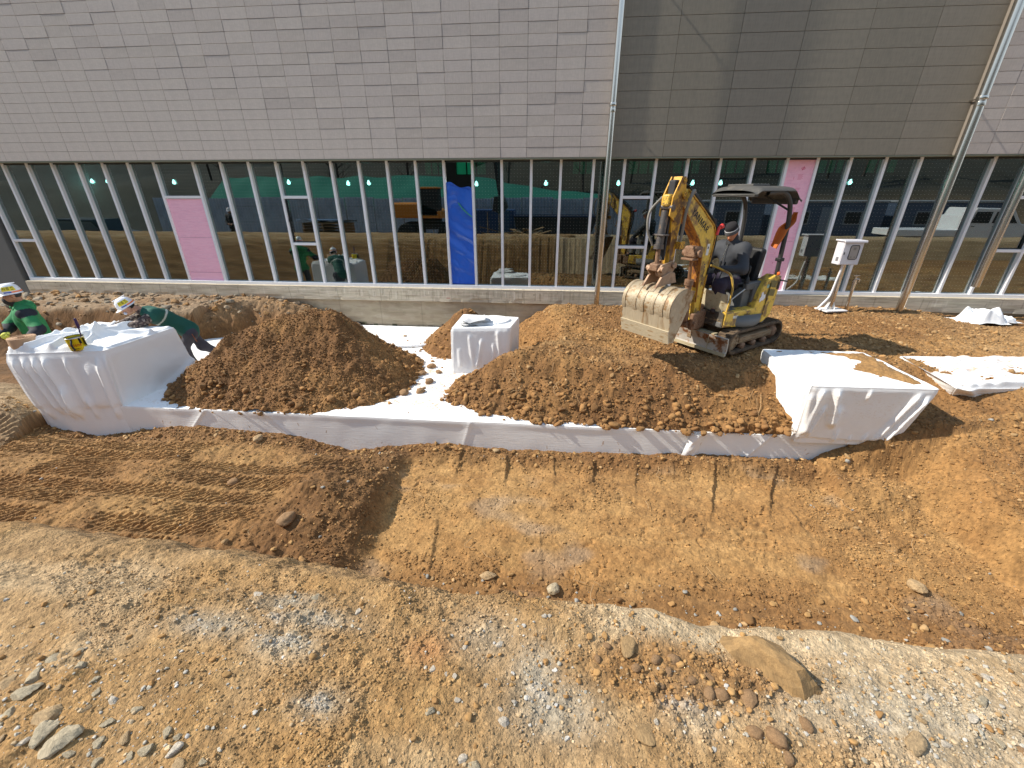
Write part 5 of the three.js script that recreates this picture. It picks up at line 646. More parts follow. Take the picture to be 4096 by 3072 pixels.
  legs.forEach((l) => part('boot', skin(blend([cap(vadd(l[2], [0, 1, 0], 0.06), l[2], 0.062), cap(l[2], vadd(l[2], [0, -1, 0], 0.04), 0.055), cap(vadd(l[2], [0, -1, 0], 0.035), vadd(l[3], [0, -1, 0], 0.02), 0.052, 0.045)], 0.03), 0.01), std({ color: rgb(...o.bootTone), roughness: 0.75 }), t));
  if (o.gloves) hands.forEach((h, i) => part('glove', skin(blend([...h.map((f) => { const g = (x, y, z) => f(x, y, z) - 0.003; g.lo = f.lo; g.hi = f.hi; return g; }), cap(i ? J.wrL : J.wrR, vadd(i ? J.wrL : J.wrR, vnorm(i ? J.hdL : J.hdR), -0.05), 0.034, 0.038)], 0.01), 0.0055), std({ color: rgb(...o.gloves[i]), roughness: 0.8 }), t));
  part('eye', [-1, 1].map((s) => new THREE.SphereGeometry(0.009, 8, 6).translate(...vadd(vadd(vadd(hc, U, 0.004), F, 0.079), R_, 0.03 * s))), M.black, t);
  const basis = new THREE.Matrix4().makeBasis(new THREE.Vector3(...R_), new THREE.Vector3(...U), new THREE.Vector3(...F.map((v) => -v)));  // local: x right, y up, -z forward
  return { t, basis, hc, U, F, R: R_, place: (g, up, fw = 0) => g.applyMatrix4(basis).translate(...vadd(vadd(hc, U, up), F, fw)) };
}
const helmetMat = std({ color: rgb(0.82, 0.82, 0.84), roughness: 0.32 });
function helmet(f, stickerGlyphs) {
  const shell = lathe([[0.001, 0.152], [0.04, 0.148], [0.075, 0.132], [0.103, 0.1], [0.118, 0.055], [0.124, 0.0], [0.121, -0.004]], 36).scale(0.9, 1, 1.08);
  const rim = sheet(48, 4, (u, v) => { const a = u * 6.2832, fw = Math.max(0, -Math.sin(a)), r = lerp(0.12, 0.133 + 0.035 * fw ** 3, v); return [r * 0.9 * Math.cos(a), 0.002 - 0.012 * v - 0.012 * fw * v, r * 1.08 * Math.sin(a)]; });
  const h = part('helmet', [f.place(shell, 0.03, -0.005), f.place(rim, 0.03, -0.005), f.place(rb(0.02, 0.012, 0.2, 0.006, 0, 0.147, 0.0), 0.03, -0.005)], Object.assign(helmetMat, { side: THREE.DoubleSide }), f.t, 'white safety helmet with a yellow sticker');
  const band = (a0, a1, y0, y1, lift) => sheet(20, 3, (u, v) => { const a = lerp(a0, a1, u), y = lerp(y0, y1, v), r = (0.124 - 0.0018 * Math.max(0, y) * 60 * y * 5) + lift; return [r * 0.9 * Math.cos(a), y, r * 1.08 * Math.sin(a)]; });
  part('helmet_stripe', [f.place(band(0.15, 2.99, 0.012, 0.032, 0.0015), 0.03, -0.005)], std({ color: rgb(0.85, 0.2, 0.06), roughness: 0.5 }), h);
  part('helmet_stripe', [f.place(band(-0.5, 0.15, 0.012, 0.032, 0.0015), 0.03, -0.005), f.place(band(2.99, 3.64, 0.012, 0.032, 0.0015), 0.03, -0.005)], std({ color: rgb(0.04, 0.12, 0.5), roughness: 0.5 }), h);
  const tex = canvasTex(192, 80, (g, w, hh) => { // three hangul syllables drawn as strokes: a reservoir crew's mark
    g.fillStyle = '#e8d436'; g.fillRect(0, 0, w, hh); g.strokeStyle = '#1d1a12'; g.lineWidth = 6; const L = (...p) => { g.beginPath(); g.moveTo(p[0], p[1]); for (let i = 2; i < p.length; i += 2) g.lineTo(p[i], p[i + 1]); g.stroke(); };
    L(14, 18, 38, 18); L(26, 18, 14, 50); L(27, 26, 38, 48); L(42, 34, 52, 34); L(53, 12, 53, 64);
    L(76, 12, 108, 12, 108, 22, 76, 22, 76, 34, 110, 34); L(68, 46, 116, 46); L(83, 46, 83, 66); L(101, 46, 101, 66);
    L(134, 14, 174, 14); L(154, 14, 136, 38); L(155, 20, 172, 38); L(154, 42, 154, 58); L(128, 60, 180, 60);
  });
  for (const s of [-1, 1]) part('helmet_sticker', f.place(sheet(14, 6, (u, v) => { const a = (s > 0 ? lerp(0.62, -0.62, u) : lerp(Math.PI + 0.62, Math.PI - 0.62, u)) , y = lerp(0.045, 0.108, v), rr_ = table([0.0, 0.055, 0.1, 0.132], [0.124, 0.118, 0.103, 0.075], y) + 0.003; return [rr_ * 0.9 * Math.cos(a), y, rr_ * 1.08 * Math.sin(a)]; }), 0.03, -0.005), std({ map: tex, roughness: 0.6 }), h);
  return h;
}
// worker in the green jacket, left of the big manhole
{
  const t = thing('person', 'worker in bright green hooded jacket and white helmet standing left of the big covered manhole', 'person');
  const J = { pelvis: [-8.6, 0.14, 3.98], chest: [-8.58, 0.5, 4.03], neck: [-8.57, 0.78, 4.04], head: [-8.58, 0.95, 4.1], shR: [-8.76, 0.66, 3.92], shL: [-8.42, 0.67, 4.14], elR: [-8.86, 0.42, 4.15], wrR: [-8.66, 0.4, 4.36], elL: [-8.2, 0.43, 4.24], wrL: [-8.08, 0.37, 4.46], hipR: [-8.69, 0.1, 3.94], hipL: [-8.51, 0.1, 4.04], knR: [-8.72, -0.26, 3.98], anR: [-8.7, -0.6, 3.92], toR: [-8.78, -0.62, 4.06], knL: [-8.5, -0.26, 4.1], anL: [-8.48, -0.6, 4.02], toL: [-8.56, -0.62, 4.16], hdR: [0.5, -0.2, 0.6], plR: [0.3, -0.8, -0.2], hdL: [0.4, -0.15, 0.8], plL: [0, -1, 0] };
  const green = [0.02, 0.2, 0.065], navy = [0.012, 0.014, 0.022];
  const f = figure({ group: t, joints: J, face: [-0.62, -0.06, 0.78], curl: [0.9, 0.25], bulk: 0.035, sleeve: [0.095, 0.082, 0.062], legTone: [0.03, 0.032, 0.04], bootTone: [0.06, 0.04, 0.03], gloves: [[0.55, 0.55, 0.08], [0.6, 0.55, 0.45]],
    topColor: (x, y, z) => { const dArm = (a, b) => cap(a, b, 0)(x, y, z), fore = Math.min(dArm(J.elL, J.wrL), dArm(J.elR, J.wrR)) < 0.12 && y < 0.5, sh = Math.min(Math.hypot(x - J.shL[0] - 0.03, (y - 0.66) * 1.3, z - J.shL[2] - 0.02), Math.hypot(x - J.shR[0], (y - 0.66) * 1.3, z - J.shR[2])) < 0.125; return fore || sh ? navy : vary(green, 0.05); } });
  helmet(f); part('hood', skin(blend([cap([-8.6, 0.74, 3.93], [-8.47, 0.74, 4.02], 0.075), cap([-8.62, 0.76, 3.96], [-8.7, 0.74, 4.05], 0.06), cap([-8.47, 0.75, 4.03], [-8.52, 0.73, 4.16], 0.055)], 0.06), 0.012), std({ color: rgb(...green), roughness: 0.8 }), t);
  part('neck_warmer', skin(blend([cap([-8.62, 0.8, 4.06], [-8.66, 0.86, 4.1], 0.078, 0.084)], 0.02), 0.01), M.dark, t); part('hair', skin(ell(vadd(vadd(f.hc, f.U, 0.015), f.F, -0.03), [f.R, f.U, f.F], [0.082, 0.08, 0.088]), 0.009), M.black, t);
}
// worker leaning on the big manhole
{
  const t = thing('person', 'worker in dark green safety vest and white helmet leaning on the big covered manhole', 'person');
  const J = { pelvis: [-6.74, 0.1, 3.02], chest: [-6.93, 0.4, 3.3], neck: [-7.05, 0.55, 3.47], head: [-7.17, 0.66, 3.62], shR: [-7.14, 0.5, 3.32], shL: [-6.87, 0.5, 3.52], elR: [-7.3, 0.4, 3.56], wrR: [-7.33, 0.375, 3.82], elL: [-6.95, 0.4, 3.72], wrL: [-7.16, 0.375, 3.87], hipR: [-6.83, 0.05, 2.96], hipL: [-6.67, 0.05, 3.08], knR: [-6.72, -0.28, 2.86], anR: [-6.62, -0.5, 2.62], toR: [-6.66, -0.58, 2.72], knL: [-6.86, -0.26, 3.14], anL: [-6.86, -0.55, 3.05], toL: [-6.95, -0.58, 3.17], hdR: [0.35, 0.02, 0.6], plR: [0.6, -0.5, -0.2], hdL: [-0.6, 0.05, 0.45], plL: [-0.4, -0.6, -0.4] };
  const camo = (x, y, z) => { const a = n3(x * 26, y * 26, z * 26), b = n3(x * 40 + 9, y * 40, z * 40); return a > 0.25 ? [0.2, 0.15, 0.12] : b > 0.3 ? [0.025, 0.018, 0.018] : a < -0.4 ? [0.33, 0.27, 0.22] : [0.075, 0.05, 0.045]; };
  const f = figure({ group: t, joints: J, face: [-0.58, -0.42, 0.7], up: [-0.3, 0.88, 0.36], curl: [0.8, 0.8], bulk: 0.028, sleeve: [0.082, 0.066, 0.046], vest: true, legTone: [0.055, 0.052, 0.066], bootTone: [0.17, 0.11, 0.07], skinTone: [0.45, 0.24, 0.16], shirtColor: (x, y, z) => { const fore = Math.min(cap(J.elL, J.wrL, 0)(x, y, z), cap(J.elR, J.wrR, 0)(x, y, z)) < 0.06 && y < 0.42; if (fore) { const s = Math.sin((x * 0.7 + z) * 240) > 0.2; return s ? [0.24, 0.2, 0.17] : [0.15, 0.125, 0.11]; } return camo(x, y, z); },
    topColor: (x, y, z) => { const along = (x - J.pelvis[0]) * -0.42 + (y - J.pelvis[1]) * 0.66 + (z - J.pelvis[2]) * 0.62; return Math.abs(along - 0.46) < 0.018 ? [0.5, 0.55, 0.5] : vary([0.008, 0.085, 0.062], 0.05); } });
  helmet(f); part('hair', skin(ell(vadd(vadd(f.hc, f.U, 0.012), f.F, -0.03), [f.R, f.U, f.F], [0.082, 0.075, 0.086]), 0.009), M.black, t);
  part('respirator', [...[-1, 1].map((s) => new THREE.SphereGeometry(0.026, 12, 8).translate(...vadd(vadd(vadd(f.hc, f.U, -0.062), f.F, 0.085), f.R, 0.026 * s))), new THREE.SphereGeometry(0.034, 12, 8).translate(...vadd(vadd(f.hc, f.U, -0.058), f.F, 0.07))], std({ color: rgb(0.55, 0.62, 0.78), roughness: 0.5 }), t, 'pale blue dust mask');
  part('trouser_pocket', rb(0.012, 0.17, 0.08, 0.004, -6.59, -0.02, 3.13, 0.9, 0.0, 0.25), std({ color: rgb(0.3, 0.1, 0.04), roughness: 0.85 }), t, 'rust coloured patch on the trouser leg');
}
// machine operator
{
  const t = thing('person', 'machine operator in grey jacket and knit cap seated in the mini excavator', 'person', [3.06, 0.12, 2.9], digger.rotation.y - 0.2);
  const dx = 0.23, J0 = { pelvis: [-0.02, 1.1, 0.03], chest: [0.03, 1.42, 0.02], neck: [0.1, 1.66, 0.0], head: [0.17, 1.8, -0.02], shR: [0.03, 1.57, -0.19], shL: [0.06, 1.57, 0.23], elR: [0.14, 1.3, -0.33], wrR: [0.36, 1.3, -0.16], elL: [0.26, 1.34, 0.33], wrL: [0.44, 1.18, 0.14], hipR: [0.02, 1.06, -0.09], hipL: [0.02, 1.06, 0.12], knR: [0.4, 1.07, -0.2], anR: [0.36, 0.72, -0.24], toR: [0.48, 0.7, -0.26], knL: [0.42, 1.09, 0.2], anL: [0.44, 0.74, 0.17], toL: [0.55, 0.71, 0.18] };
  const J = Object.fromEntries(Object.entries(J0).map(([k, v]) => [k, [v[0] + dx, v[1] - 0.03, v[2]]]));
  Object.assign(J, { hdR: [0.5, -0.1, 0.25], plR: [0.2, -0.8, 0.2], hdL: [0.6, -0.3, -0.3], plL: [0.1, -0.6, -0.6] });
  const f = figure({ group: t, joints: J, face: [0.8, -0.5, -0.34], up: [0.5, 0.86, -0.1], curl: [1.1, 0.9], bulk: 0.028, sleeve: [0.088, 0.07, 0.052], topTone: [0.04, 0.043, 0.05], legTone: [0.022, 0.014, 0.03], bootTone: [0.035, 0.018, 0.014], gloves: [[0.014, 0.014, 0.018], [0.014, 0.014, 0.018]], skinTone: [0.5, 0.2, 0.1] });
  const ring = (y0, y1, r0, r1) => f.place(lathe([[r0, y0], [(r0 + r1) / 2 + 0.003, (y0 + y1) / 2], [r1, y1]], 28).scale(0.92, 1, 1.1), 0.0, -0.012);
  const cap_ = part('knit_cap', [f.place(lathe([[0.09, 0.05], [0.092, 0.09], [0.078, 0.125], [0.045, 0.146], [0, 0.15]], 28).scale(0.92, 1, 1.1), 0.0, -0.012), ring(0.01, 0.05, 0.098, 0.094)], std({ color: rgb(0.016, 0.014, 0.016), roughness: 0.95, side: THREE.DoubleSide }), t);
  part('cap_band', ring(0.004, 0.048, 0.103, 0.1), std({ color: rgb(0.1, 0.1, 0.105), roughness: 0.95, side: THREE.DoubleSide }), cap_); part('cap_stripe', ring(0.05, 0.064, 0.0985, 0.0965), std({ color: rgb(0.6, 0.6, 0.6), roughness: 0.9, side: THREE.DoubleSide }), cap_);
  part('collar', skin(blend([cap(vadd(J.neck, [0, 1, 0], -0.02), vadd(J.neck, [0.03, 1, 0], 0.06), 0.085, 0.08)], 0.02), 0.01), M.dark, t); part('zip', tube([vadd(J.neck, [0.09, -0.02, -0.02]), vadd(J.chest, [0.19, 0.05, -0.02]), vadd(J.chest, [0.2, -0.1, -0.02])], 0.005, 12, 5), M.steel, t);
}
// ---------- small things on the site ----------
{ // yellow can with a brush
  const t = thing('adhesive_can', 'open yellow can with red lettering on the big covered manhole', 'can', [-6.98, 0.305, 4.72], -0.85); t.rotation.z = -0.05; t.rotation.x = 0.04;
  const label = canvasTex(512, 192, (g, w, h) => { g.fillStyle = '#d9c410'; g.fillRect(0, 0, w, h); for (let i = 0; i < 260; i++) { g.fillStyle = `rgba(${rr(90, 140)},${rr(80, 120)},20,${rr(0.05, 0.25)})`; g.fillRect(rnd() * w, rnd() * h, rr(2, 18), rr(1, 6)); } for (const x of [96, 352]) { g.fillStyle = '#a8261c'; g.font = 'bold 34px sans-serif'; g.fillText('Firestone', x - 70, 62); g.fillStyle = '#4a4410'; for (let k = 0; k < 4; k++) g.fillRect(x - 60 + k * 6, 76 + k * 15, 110 - k * 16, 4); g.strokeStyle = '#4a4410'; g.lineWidth = 3; g.strokeRect(x + 6, 84, 52, 26); } });
  part('can_body', lathe([[0.093, 0], [0.097, 0.006], [0.105, 0.19]], 40), std({ map: label, roughness: 0.45, metalness: 0.2, side: THREE.DoubleSide }), t);
  part('can_rim', [lathe([[0.104, 0.188], [0.11, 0.19], [0.11, 0.2], [0.102, 0.202], [0.1, 0.192], [0.104, 0.188]], 40), lathe([[0.0955, 0.0], [0.0985, 0.004], [0.0955, 0.008]], 40)], M.steel, t);
  part('contents', new THREE.CircleGeometry(0.1, 32).rotateX(-Math.PI / 2).translate(0, 0.165, 0), std({ color: rgb(0.07, 0.08, 0.08), roughness: 0.25 }), t);
  part('drip', [rb(0.05, 0.12, 0.012, 0.005, 0.05, 0.12, -0.098, 0.5), rb(0.04, 0.08, 0.012, 0.005, 0.09, 0.15, -0.06, 1.0), tube([[0.1, 0.18, 0.02], [0.15, 0.12, 0.03], [0.16, 0.04, 0.02]], 0.012, 12, 6)], M.black, t, 'black adhesive run down the can side');
  const b = thing('brush', 'dark brush handle standing in the yellow can', 'brush', [-6.94, 0.48, 4.66], 0);
  part('handle', [rod([0, 0, 0], [0.01, 0.16, -0.01], 0.008, 0.01), lathe([[0, 0], [0.017, 0.005], [0.02, 0.05], [0.017, 0.15], [0, 0.16]], 14).translate(0.01, 0.12, -0.01)], std({ color: rgb(0.045, 0.02, 0.09), roughness: 0.4 }), b);
}
{ // roll of tape membrane and the stick in it
  const t = thing('membrane_roll', 'thick tan roll of membrane standing on the corner of the big covered manhole', 'roll', [-7.84, 0.29, 4.74]);
  part('roll', lathe([[0.045, 0.18], [0.045, 0.006], [0.15, 0], [0.156, 0.006], [0.156, 0.18], [0.15, 0.186], [0.05, 0.186], [0.045, 0.18]], 40), std({ color: rgb(0.5, 0.32, 0.19), roughness: 0.8, bumpMap: M.felt.bumpMap, bumpScale: 0.002 }), t);
  part('roll_edge', [...Array(6)].map((_, i) => new THREE.TorusGeometry(0.06 + i * 0.016, 0.0022, 4, 40).rotateX(Math.PI / 2).translate(0, 0.1865, 0)), std({ color: rgb(0.34, 0.2, 0.11), roughness: 0.9 }), t);
  solo('wooden_stick', rod([-8.6, 0.34, 4.42], [-8.74, 0.66, 4.3], 0.014, 0.017, 10), std({ map: wear([178, 120, 66], [120, 78, 42], 0.3, 501), roughness: 0.7 }), 'short wooden stick held in the yellow glove', 'stick');
  solo('phone', rb(0.075, 0.012, 0.15, 0.004, -6.9, 0.372, 3.72, -0.5), M.black, 'black phone lying by the leaning worker', 'phone');
  const k = thing('cutter', 'small yellow and black cutter in the leaning worker hands', 'cutter', [-7.3, 0.4, 3.95], 0.7); part('handle', rb(0.03, 0.02, 0.12, 0.006), std({ color: rgb(0.6, 0.5, 0.04), roughness: 0.5 }), k); part('blade', rb(0.02, 0.004, 0.09, 0.001, 0, 0.002, 0.1), M.black, k);
}
function crumpled(name, label, cat, cx, y, cz, w, d, hgt, s, seedN, group) { return solo(name, sheet(70, 60, (u, v) => { const a = u * 2 - 1, b = v * 2 - 1, e = sm(1, 0.6, Math.hypot(a, b * 0.9)), k = 1 + 0.25 * fbm(a * 1.4 + seedN, b * 1.4, 2, seedN); return [cx + a * w * k, y + 0.01 + hgt * e * (0.45 + 0.75 * Math.abs(fbm(a * 1.6 + 3, b * 1.6, 3, seedN)) + 0.35 * Math.abs(Math.sin(a * s + b * 2.2 + 2 * n2(a * 2, b * 2, seedN)))), cz + b * d * k]; }), felt2, label, cat); }
crumpled('geotextile_scrap', 'crumpled heap of white geotextile by the plinth near the last drainpipe', 'fabric', 8.95, 0.0, 0.72, 0.46, 0.26, 0.24, 2.2, 11);
crumpled('geotextile_scrap', 'flat tail of white geotextile beside the crumpled heap', 'fabric', 9.5, -0.02, 0.6, 0.3, 0.16, 0.1, 5, 23);
{ // cloth folded on the small manhole
  const t = thing('folded_cloth', 'grey folded scrap of geotextile on the small covered manhole', 'cloth', [-1.34, 0.262, 2.7], 0.5);
  const g = M.felt.clone(); g.side = THREE.DoubleSide; g.color.setRGB(0.62, 0.62, 0.62);
  [[0, 0, 0, 0.3, 0.13], [0.02, 0.03, -0.02, 0.26, 0.1], [-0.03, 0.055, 0.03, 0.22, 0.1]].forEach(([x, y, z, w, d], i) => part('fold', sheet(30, 14, (u, v) => [x + lerp(-w, w, u) * (0.75 + 0.25 * Math.sin(v * 3)), y + 0.035 * Math.sin(v * Math.PI) + 0.02 * n2(u * 5 + i, v * 3, 5) + 0.05 * u * i * 0.5, z + lerp(-d, d, v) + 0.06 * (u - 0.5)]), g, t));
}
{ const t = thing('white_pipe', 'white plastic pipe lying on the sheet between the soil heaps', 'pipe', [0, 0, 0]); part('pipe', rod([-3.42, SLAB + 0.035, 1.78], [-2.62, SLAB + 0.035, 1.58], 0.03, 0.03, 16), std({ color: rgb(0.8, 0.8, 0.8), roughness: 0.35 }), t); part('coupling', rod([-2.74, SLAB + 0.035, 1.61], [-2.62, SLAB + 0.035, 1.58], 0.037, 0.037, 16), std({ color: rgb(0.75, 0.75, 0.75), roughness: 0.4 }), t); }
{ // meter cabinet on its post
  const t = thing('meter_cabinet', 'white electric meter cabinet on a steel post in front of the glazing', 'cabinet', [6.05, 0.16, 0.58], 0.04);
  const film = std({ map: canvasTex(256, 256, (g, w, h) => { g.fillStyle = '#d4d2d6'; g.fillRect(0, 0, w, h); for (let i = 0; i < 70; i++) { g.strokeStyle = rnd() < 0.5 ? 'rgba(255,255,255,.5)' : 'rgba(150,150,165,.35)'; g.lineWidth = rr(0.6, 2); const x = rnd() * w, y = rnd() * h; g.beginPath(); g.moveTo(x, y); g.lineTo(x + rr(-50, 50), y + rr(-40, 40)); g.stroke(); } g.fillStyle = 'rgba(40,60,140,.6)'; g.font = '15px sans-serif'; for (let i = 0; i < 5; i++) { g.save(); g.translate(rr(10, 220), rr(30, 240)); g.rotate(-0.6); g.fillRect(0, 0, 22, 3); g.fillRect(0, 6, 16, 3); g.restore(); } }), roughness: 0.35 });
  part('cabinet_body', rb(0.38, 0.45, 0.22, 0.008, 0, 1.17, 0), film, t); part('roof', [rb(0.44, 0.03, 0.3, 0.01, 0, 1.41, 0.01), rb(0.44, 0.035, 0.02, 0.008, 0, 1.395, 0.155)], film, t);
  const d = part('cabinet_door', rb(0.365, 0.435, 0.018, 0.006, 0, 1.17, 0.118), film, t);
  const rs = new THREE.Shape(), w = 0.085, h = 0.135, r = 0.04; rs.moveTo(-w + r, -h); rs.lineTo(w - r, -h); rs.quadraticCurveTo(w, -h, w, -h + r); rs.lineTo(w, h - r); rs.quadraticCurveTo(w, h, w - r, h); rs.lineTo(-w + r, h); rs.quadraticCurveTo(-w, h, -w, h - r); rs.lineTo(-w, -h + r); rs.quadraticCurveTo(-w, -h, -w + r, -h);
  const win = part('window', new THREE.ExtrudeGeometry(rs, { depth: 0.004, bevelEnabled: false }).translate(0.03, 1.19, 0.127), std({ color: rgb(0.36, 0.33, 0.3), roughness: 0.2 }), d);
  const pts = rs.getPoints(8).map((p) => [p.x + 0.03, p.y + 1.19, 0.131]); part('window_seal', tube([...pts, pts[0]], 0.007, 80, 6), M.black, win); part('meter', [rb(0.05, 0.05, 0.006, 0.002, 0.03, 1.26, 0.131), ...[-1, 1].map((s) => new THREE.CylinderGeometry(0.016, 0.016, 0.008, 14).rotateX(Math.PI / 2).translate(0.03 + 0.035 * s, 1.1, 0.132))], std({ color: rgb(0.22, 0.2, 0.17), roughness: 0.5 }), win);
  part('door_latch', rb(0.014, 0.05, 0.02, 0.004, -0.15, 1.17, 0.13), M.grey || M.dark, d); part('vent', [0, 1, 2, 3, 4].map((i) => bx(0.006, 0.008, 0.07, -0.192, 1.02 + i * 0.016, 0.03)), M.dark, t);
  part('post', rod([0, 0, 0], [0, 0.96, 0], 0.048, 0.048, 20), M.steel, t); part('base_plate', [rb(0.5, 0.03, 0.34, 0.01, 0, 0.0, 0.04, 0.2), ...[0, 1, 2, 3].map((i) => plate([[0.045, 0.01], [0.12, 0.01], [0.05, 0.16]], 0.012, 0.002).rotateY(i * Math.PI / 2 + 0.4))], std({ color: rgb(0.72, 0.7, 0.68), roughness: 0.5 }), t);
  part('conduit', tube([[-0.02, 0.95, 0.02], [-0.06, 0.7, 0.03], [-0.1, 0.35, 0.04], [-0.14, 0.26, 0.06], [-0.34, 0.03, 0.12]], 0.02, 40, 10), std({ color: rgb(0.8, 0.78, 0.78), roughness: 0.4 }), t);
  const s = thing('standpipe', 'short steel water standpipe with tap behind the meter cabinet', 'tap', [6.5, 0.08, 0.4]); part('pipe', [rod([0, 0, 0], [0, 0.66, 0], 0.03, 0.03, 14), rod([0, 0.58, 0], [0, 0.68, 0], 0.036, 0.036, 14)], M.steel, s); part('tap', [rod([0, 0.66, 0], [0, 0.76, 0], 0.016), rod([0, 0.7, 0], [0.06, 0.69, 0.03], 0.014), rod([0.06, 0.7, 0.03], [0.06, 0.63, 0.03], 0.013), rb(0.12, 0.014, 0.02, 0.004, 0, 0.765, 0)], M.steel, s);
}
{ // orange rag tied to the canopy post
  const at = new THREE.Vector3(-0.31, 2.06, -0.42).applyMatrix4(new THREE.Matrix4().makeRotationY(digger.rotation.y - 0.2)).add(digger.position);
  solo('orange_rag', sheet(16, 30, (u, v) => { const w = 0.04 + 0.06 * sm(0.0, 0.45, v) - 0.03 * sm(0.6, 1, v); return [at.x - 0.03 - 0.1 * v - 0.08 * sm(0.2, 0.5, v) + (u - 0.5) * w * 1.2, at.y - 0.46 * v - 0.06 * u * v, at.z + 0.05 + 0.03 * Math.sin(u * 7 + v * 3) + (u - 0.5) * w * 0.5]; }), std({ color: rgb(0.5, 0.13, 0.02), roughness: 0.8, side: THREE.DoubleSide }), 'orange rag hanging from the excavator canopy post', 'rag');
}
// stones big enough to pick out one by one
const stoneMat = (c, s) => std({ map: texture(128, 128, (x, y) => { const k = 1 + 0.2 * tfbm(x / 16, y / 16, 8, 4, s) + (hash(x, y, s) - 0.5) * 0.16; return c.map((v) => v * k); }, { srgb: true }), roughness: 0.92, bumpMap: soilBump, bumpScale: 0.004, flatShading: s < 604 });
const sm_ = { grey: stoneMat([164, 150, 124], 601), white: stoneMat([186, 174, 156], 602), tan: stoneMat([164, 138, 102], 603), brown: stoneMat([138, 108, 76], 604), ochre: stoneMat([150, 122, 84], 605), slab: stoneMat([146, 116, 76], 603) };
function stoneGeo(sd, angular, sx, sy, sz) {
  const g = mergeVertices(new THREE.IcosahedronGeometry(1, angular > 0.6 ? 3 : 4).deleteAttribute('normal').deleteAttribute('uv')), p = g.attributes.position, planes = []; seed = 900 + sd; for (let i = 0; i < 10; i++) planes.push([vnorm([rr(-1, 1), rr(-1, 1), rr(-1, 1)]), rr(0.42, 0.78)]); planes.push([[0, 1, 0], 0.7]);
  const uv = new Float32Array(p.count * 2);
  for (let i = 0; i < p.count; i++) { let v = vnorm([p.getX(i), p.getY(i), p.getZ(i)]), r = 1; for (const [n, d] of planes) { const q = vdot(v, n); if (q > 0.01) r = Math.min(r, lerp(1, d / q, angular)); } r *= 1.12 + (angular > 0.6 ? 0.04 : 0.16) * n3(v[0] * 2 + sd, v[1] * 2, v[2] * 2) + 0.05 * n3(v[0] * 6, v[1] * 6 + sd, v[2] * 6) + 0.02 * n3(v[0] * 16, v[1] * 16, v[2] * 16 + sd); p.setXYZ(i, v[0] * r * sx, v[1] * r * sy, v[2] * r * sz); uv[i * 2] = v[0] + v[1] * 0.4; uv[i * 2 + 1] = v[2] + v[1] * 0.5; }
  g.setAttribute('uv', new THREE.BufferAttribute(uv, 2)); g.computeVertexNormals(); return g;
}
const bankY = (x, z) => bank(x, z)[0];
function stone(label, x, z, w, m, sd, { a = 1, long = 1.25, flat = 0.62, turn = rr(0, 6), group } = {}) { w *= 0.86; const g = stoneGeo(sd, a, w / 2 * long, w / 2 * flat, w / 2); const o = solo('stone', g, m, label, 'stone', group); o.position.set(x, bankY(x, z) + w * flat * 0.1, z); o.rotation.set(rr(-0.15, 0.15), turn, rr(-0.15, 0.15)); return o; }
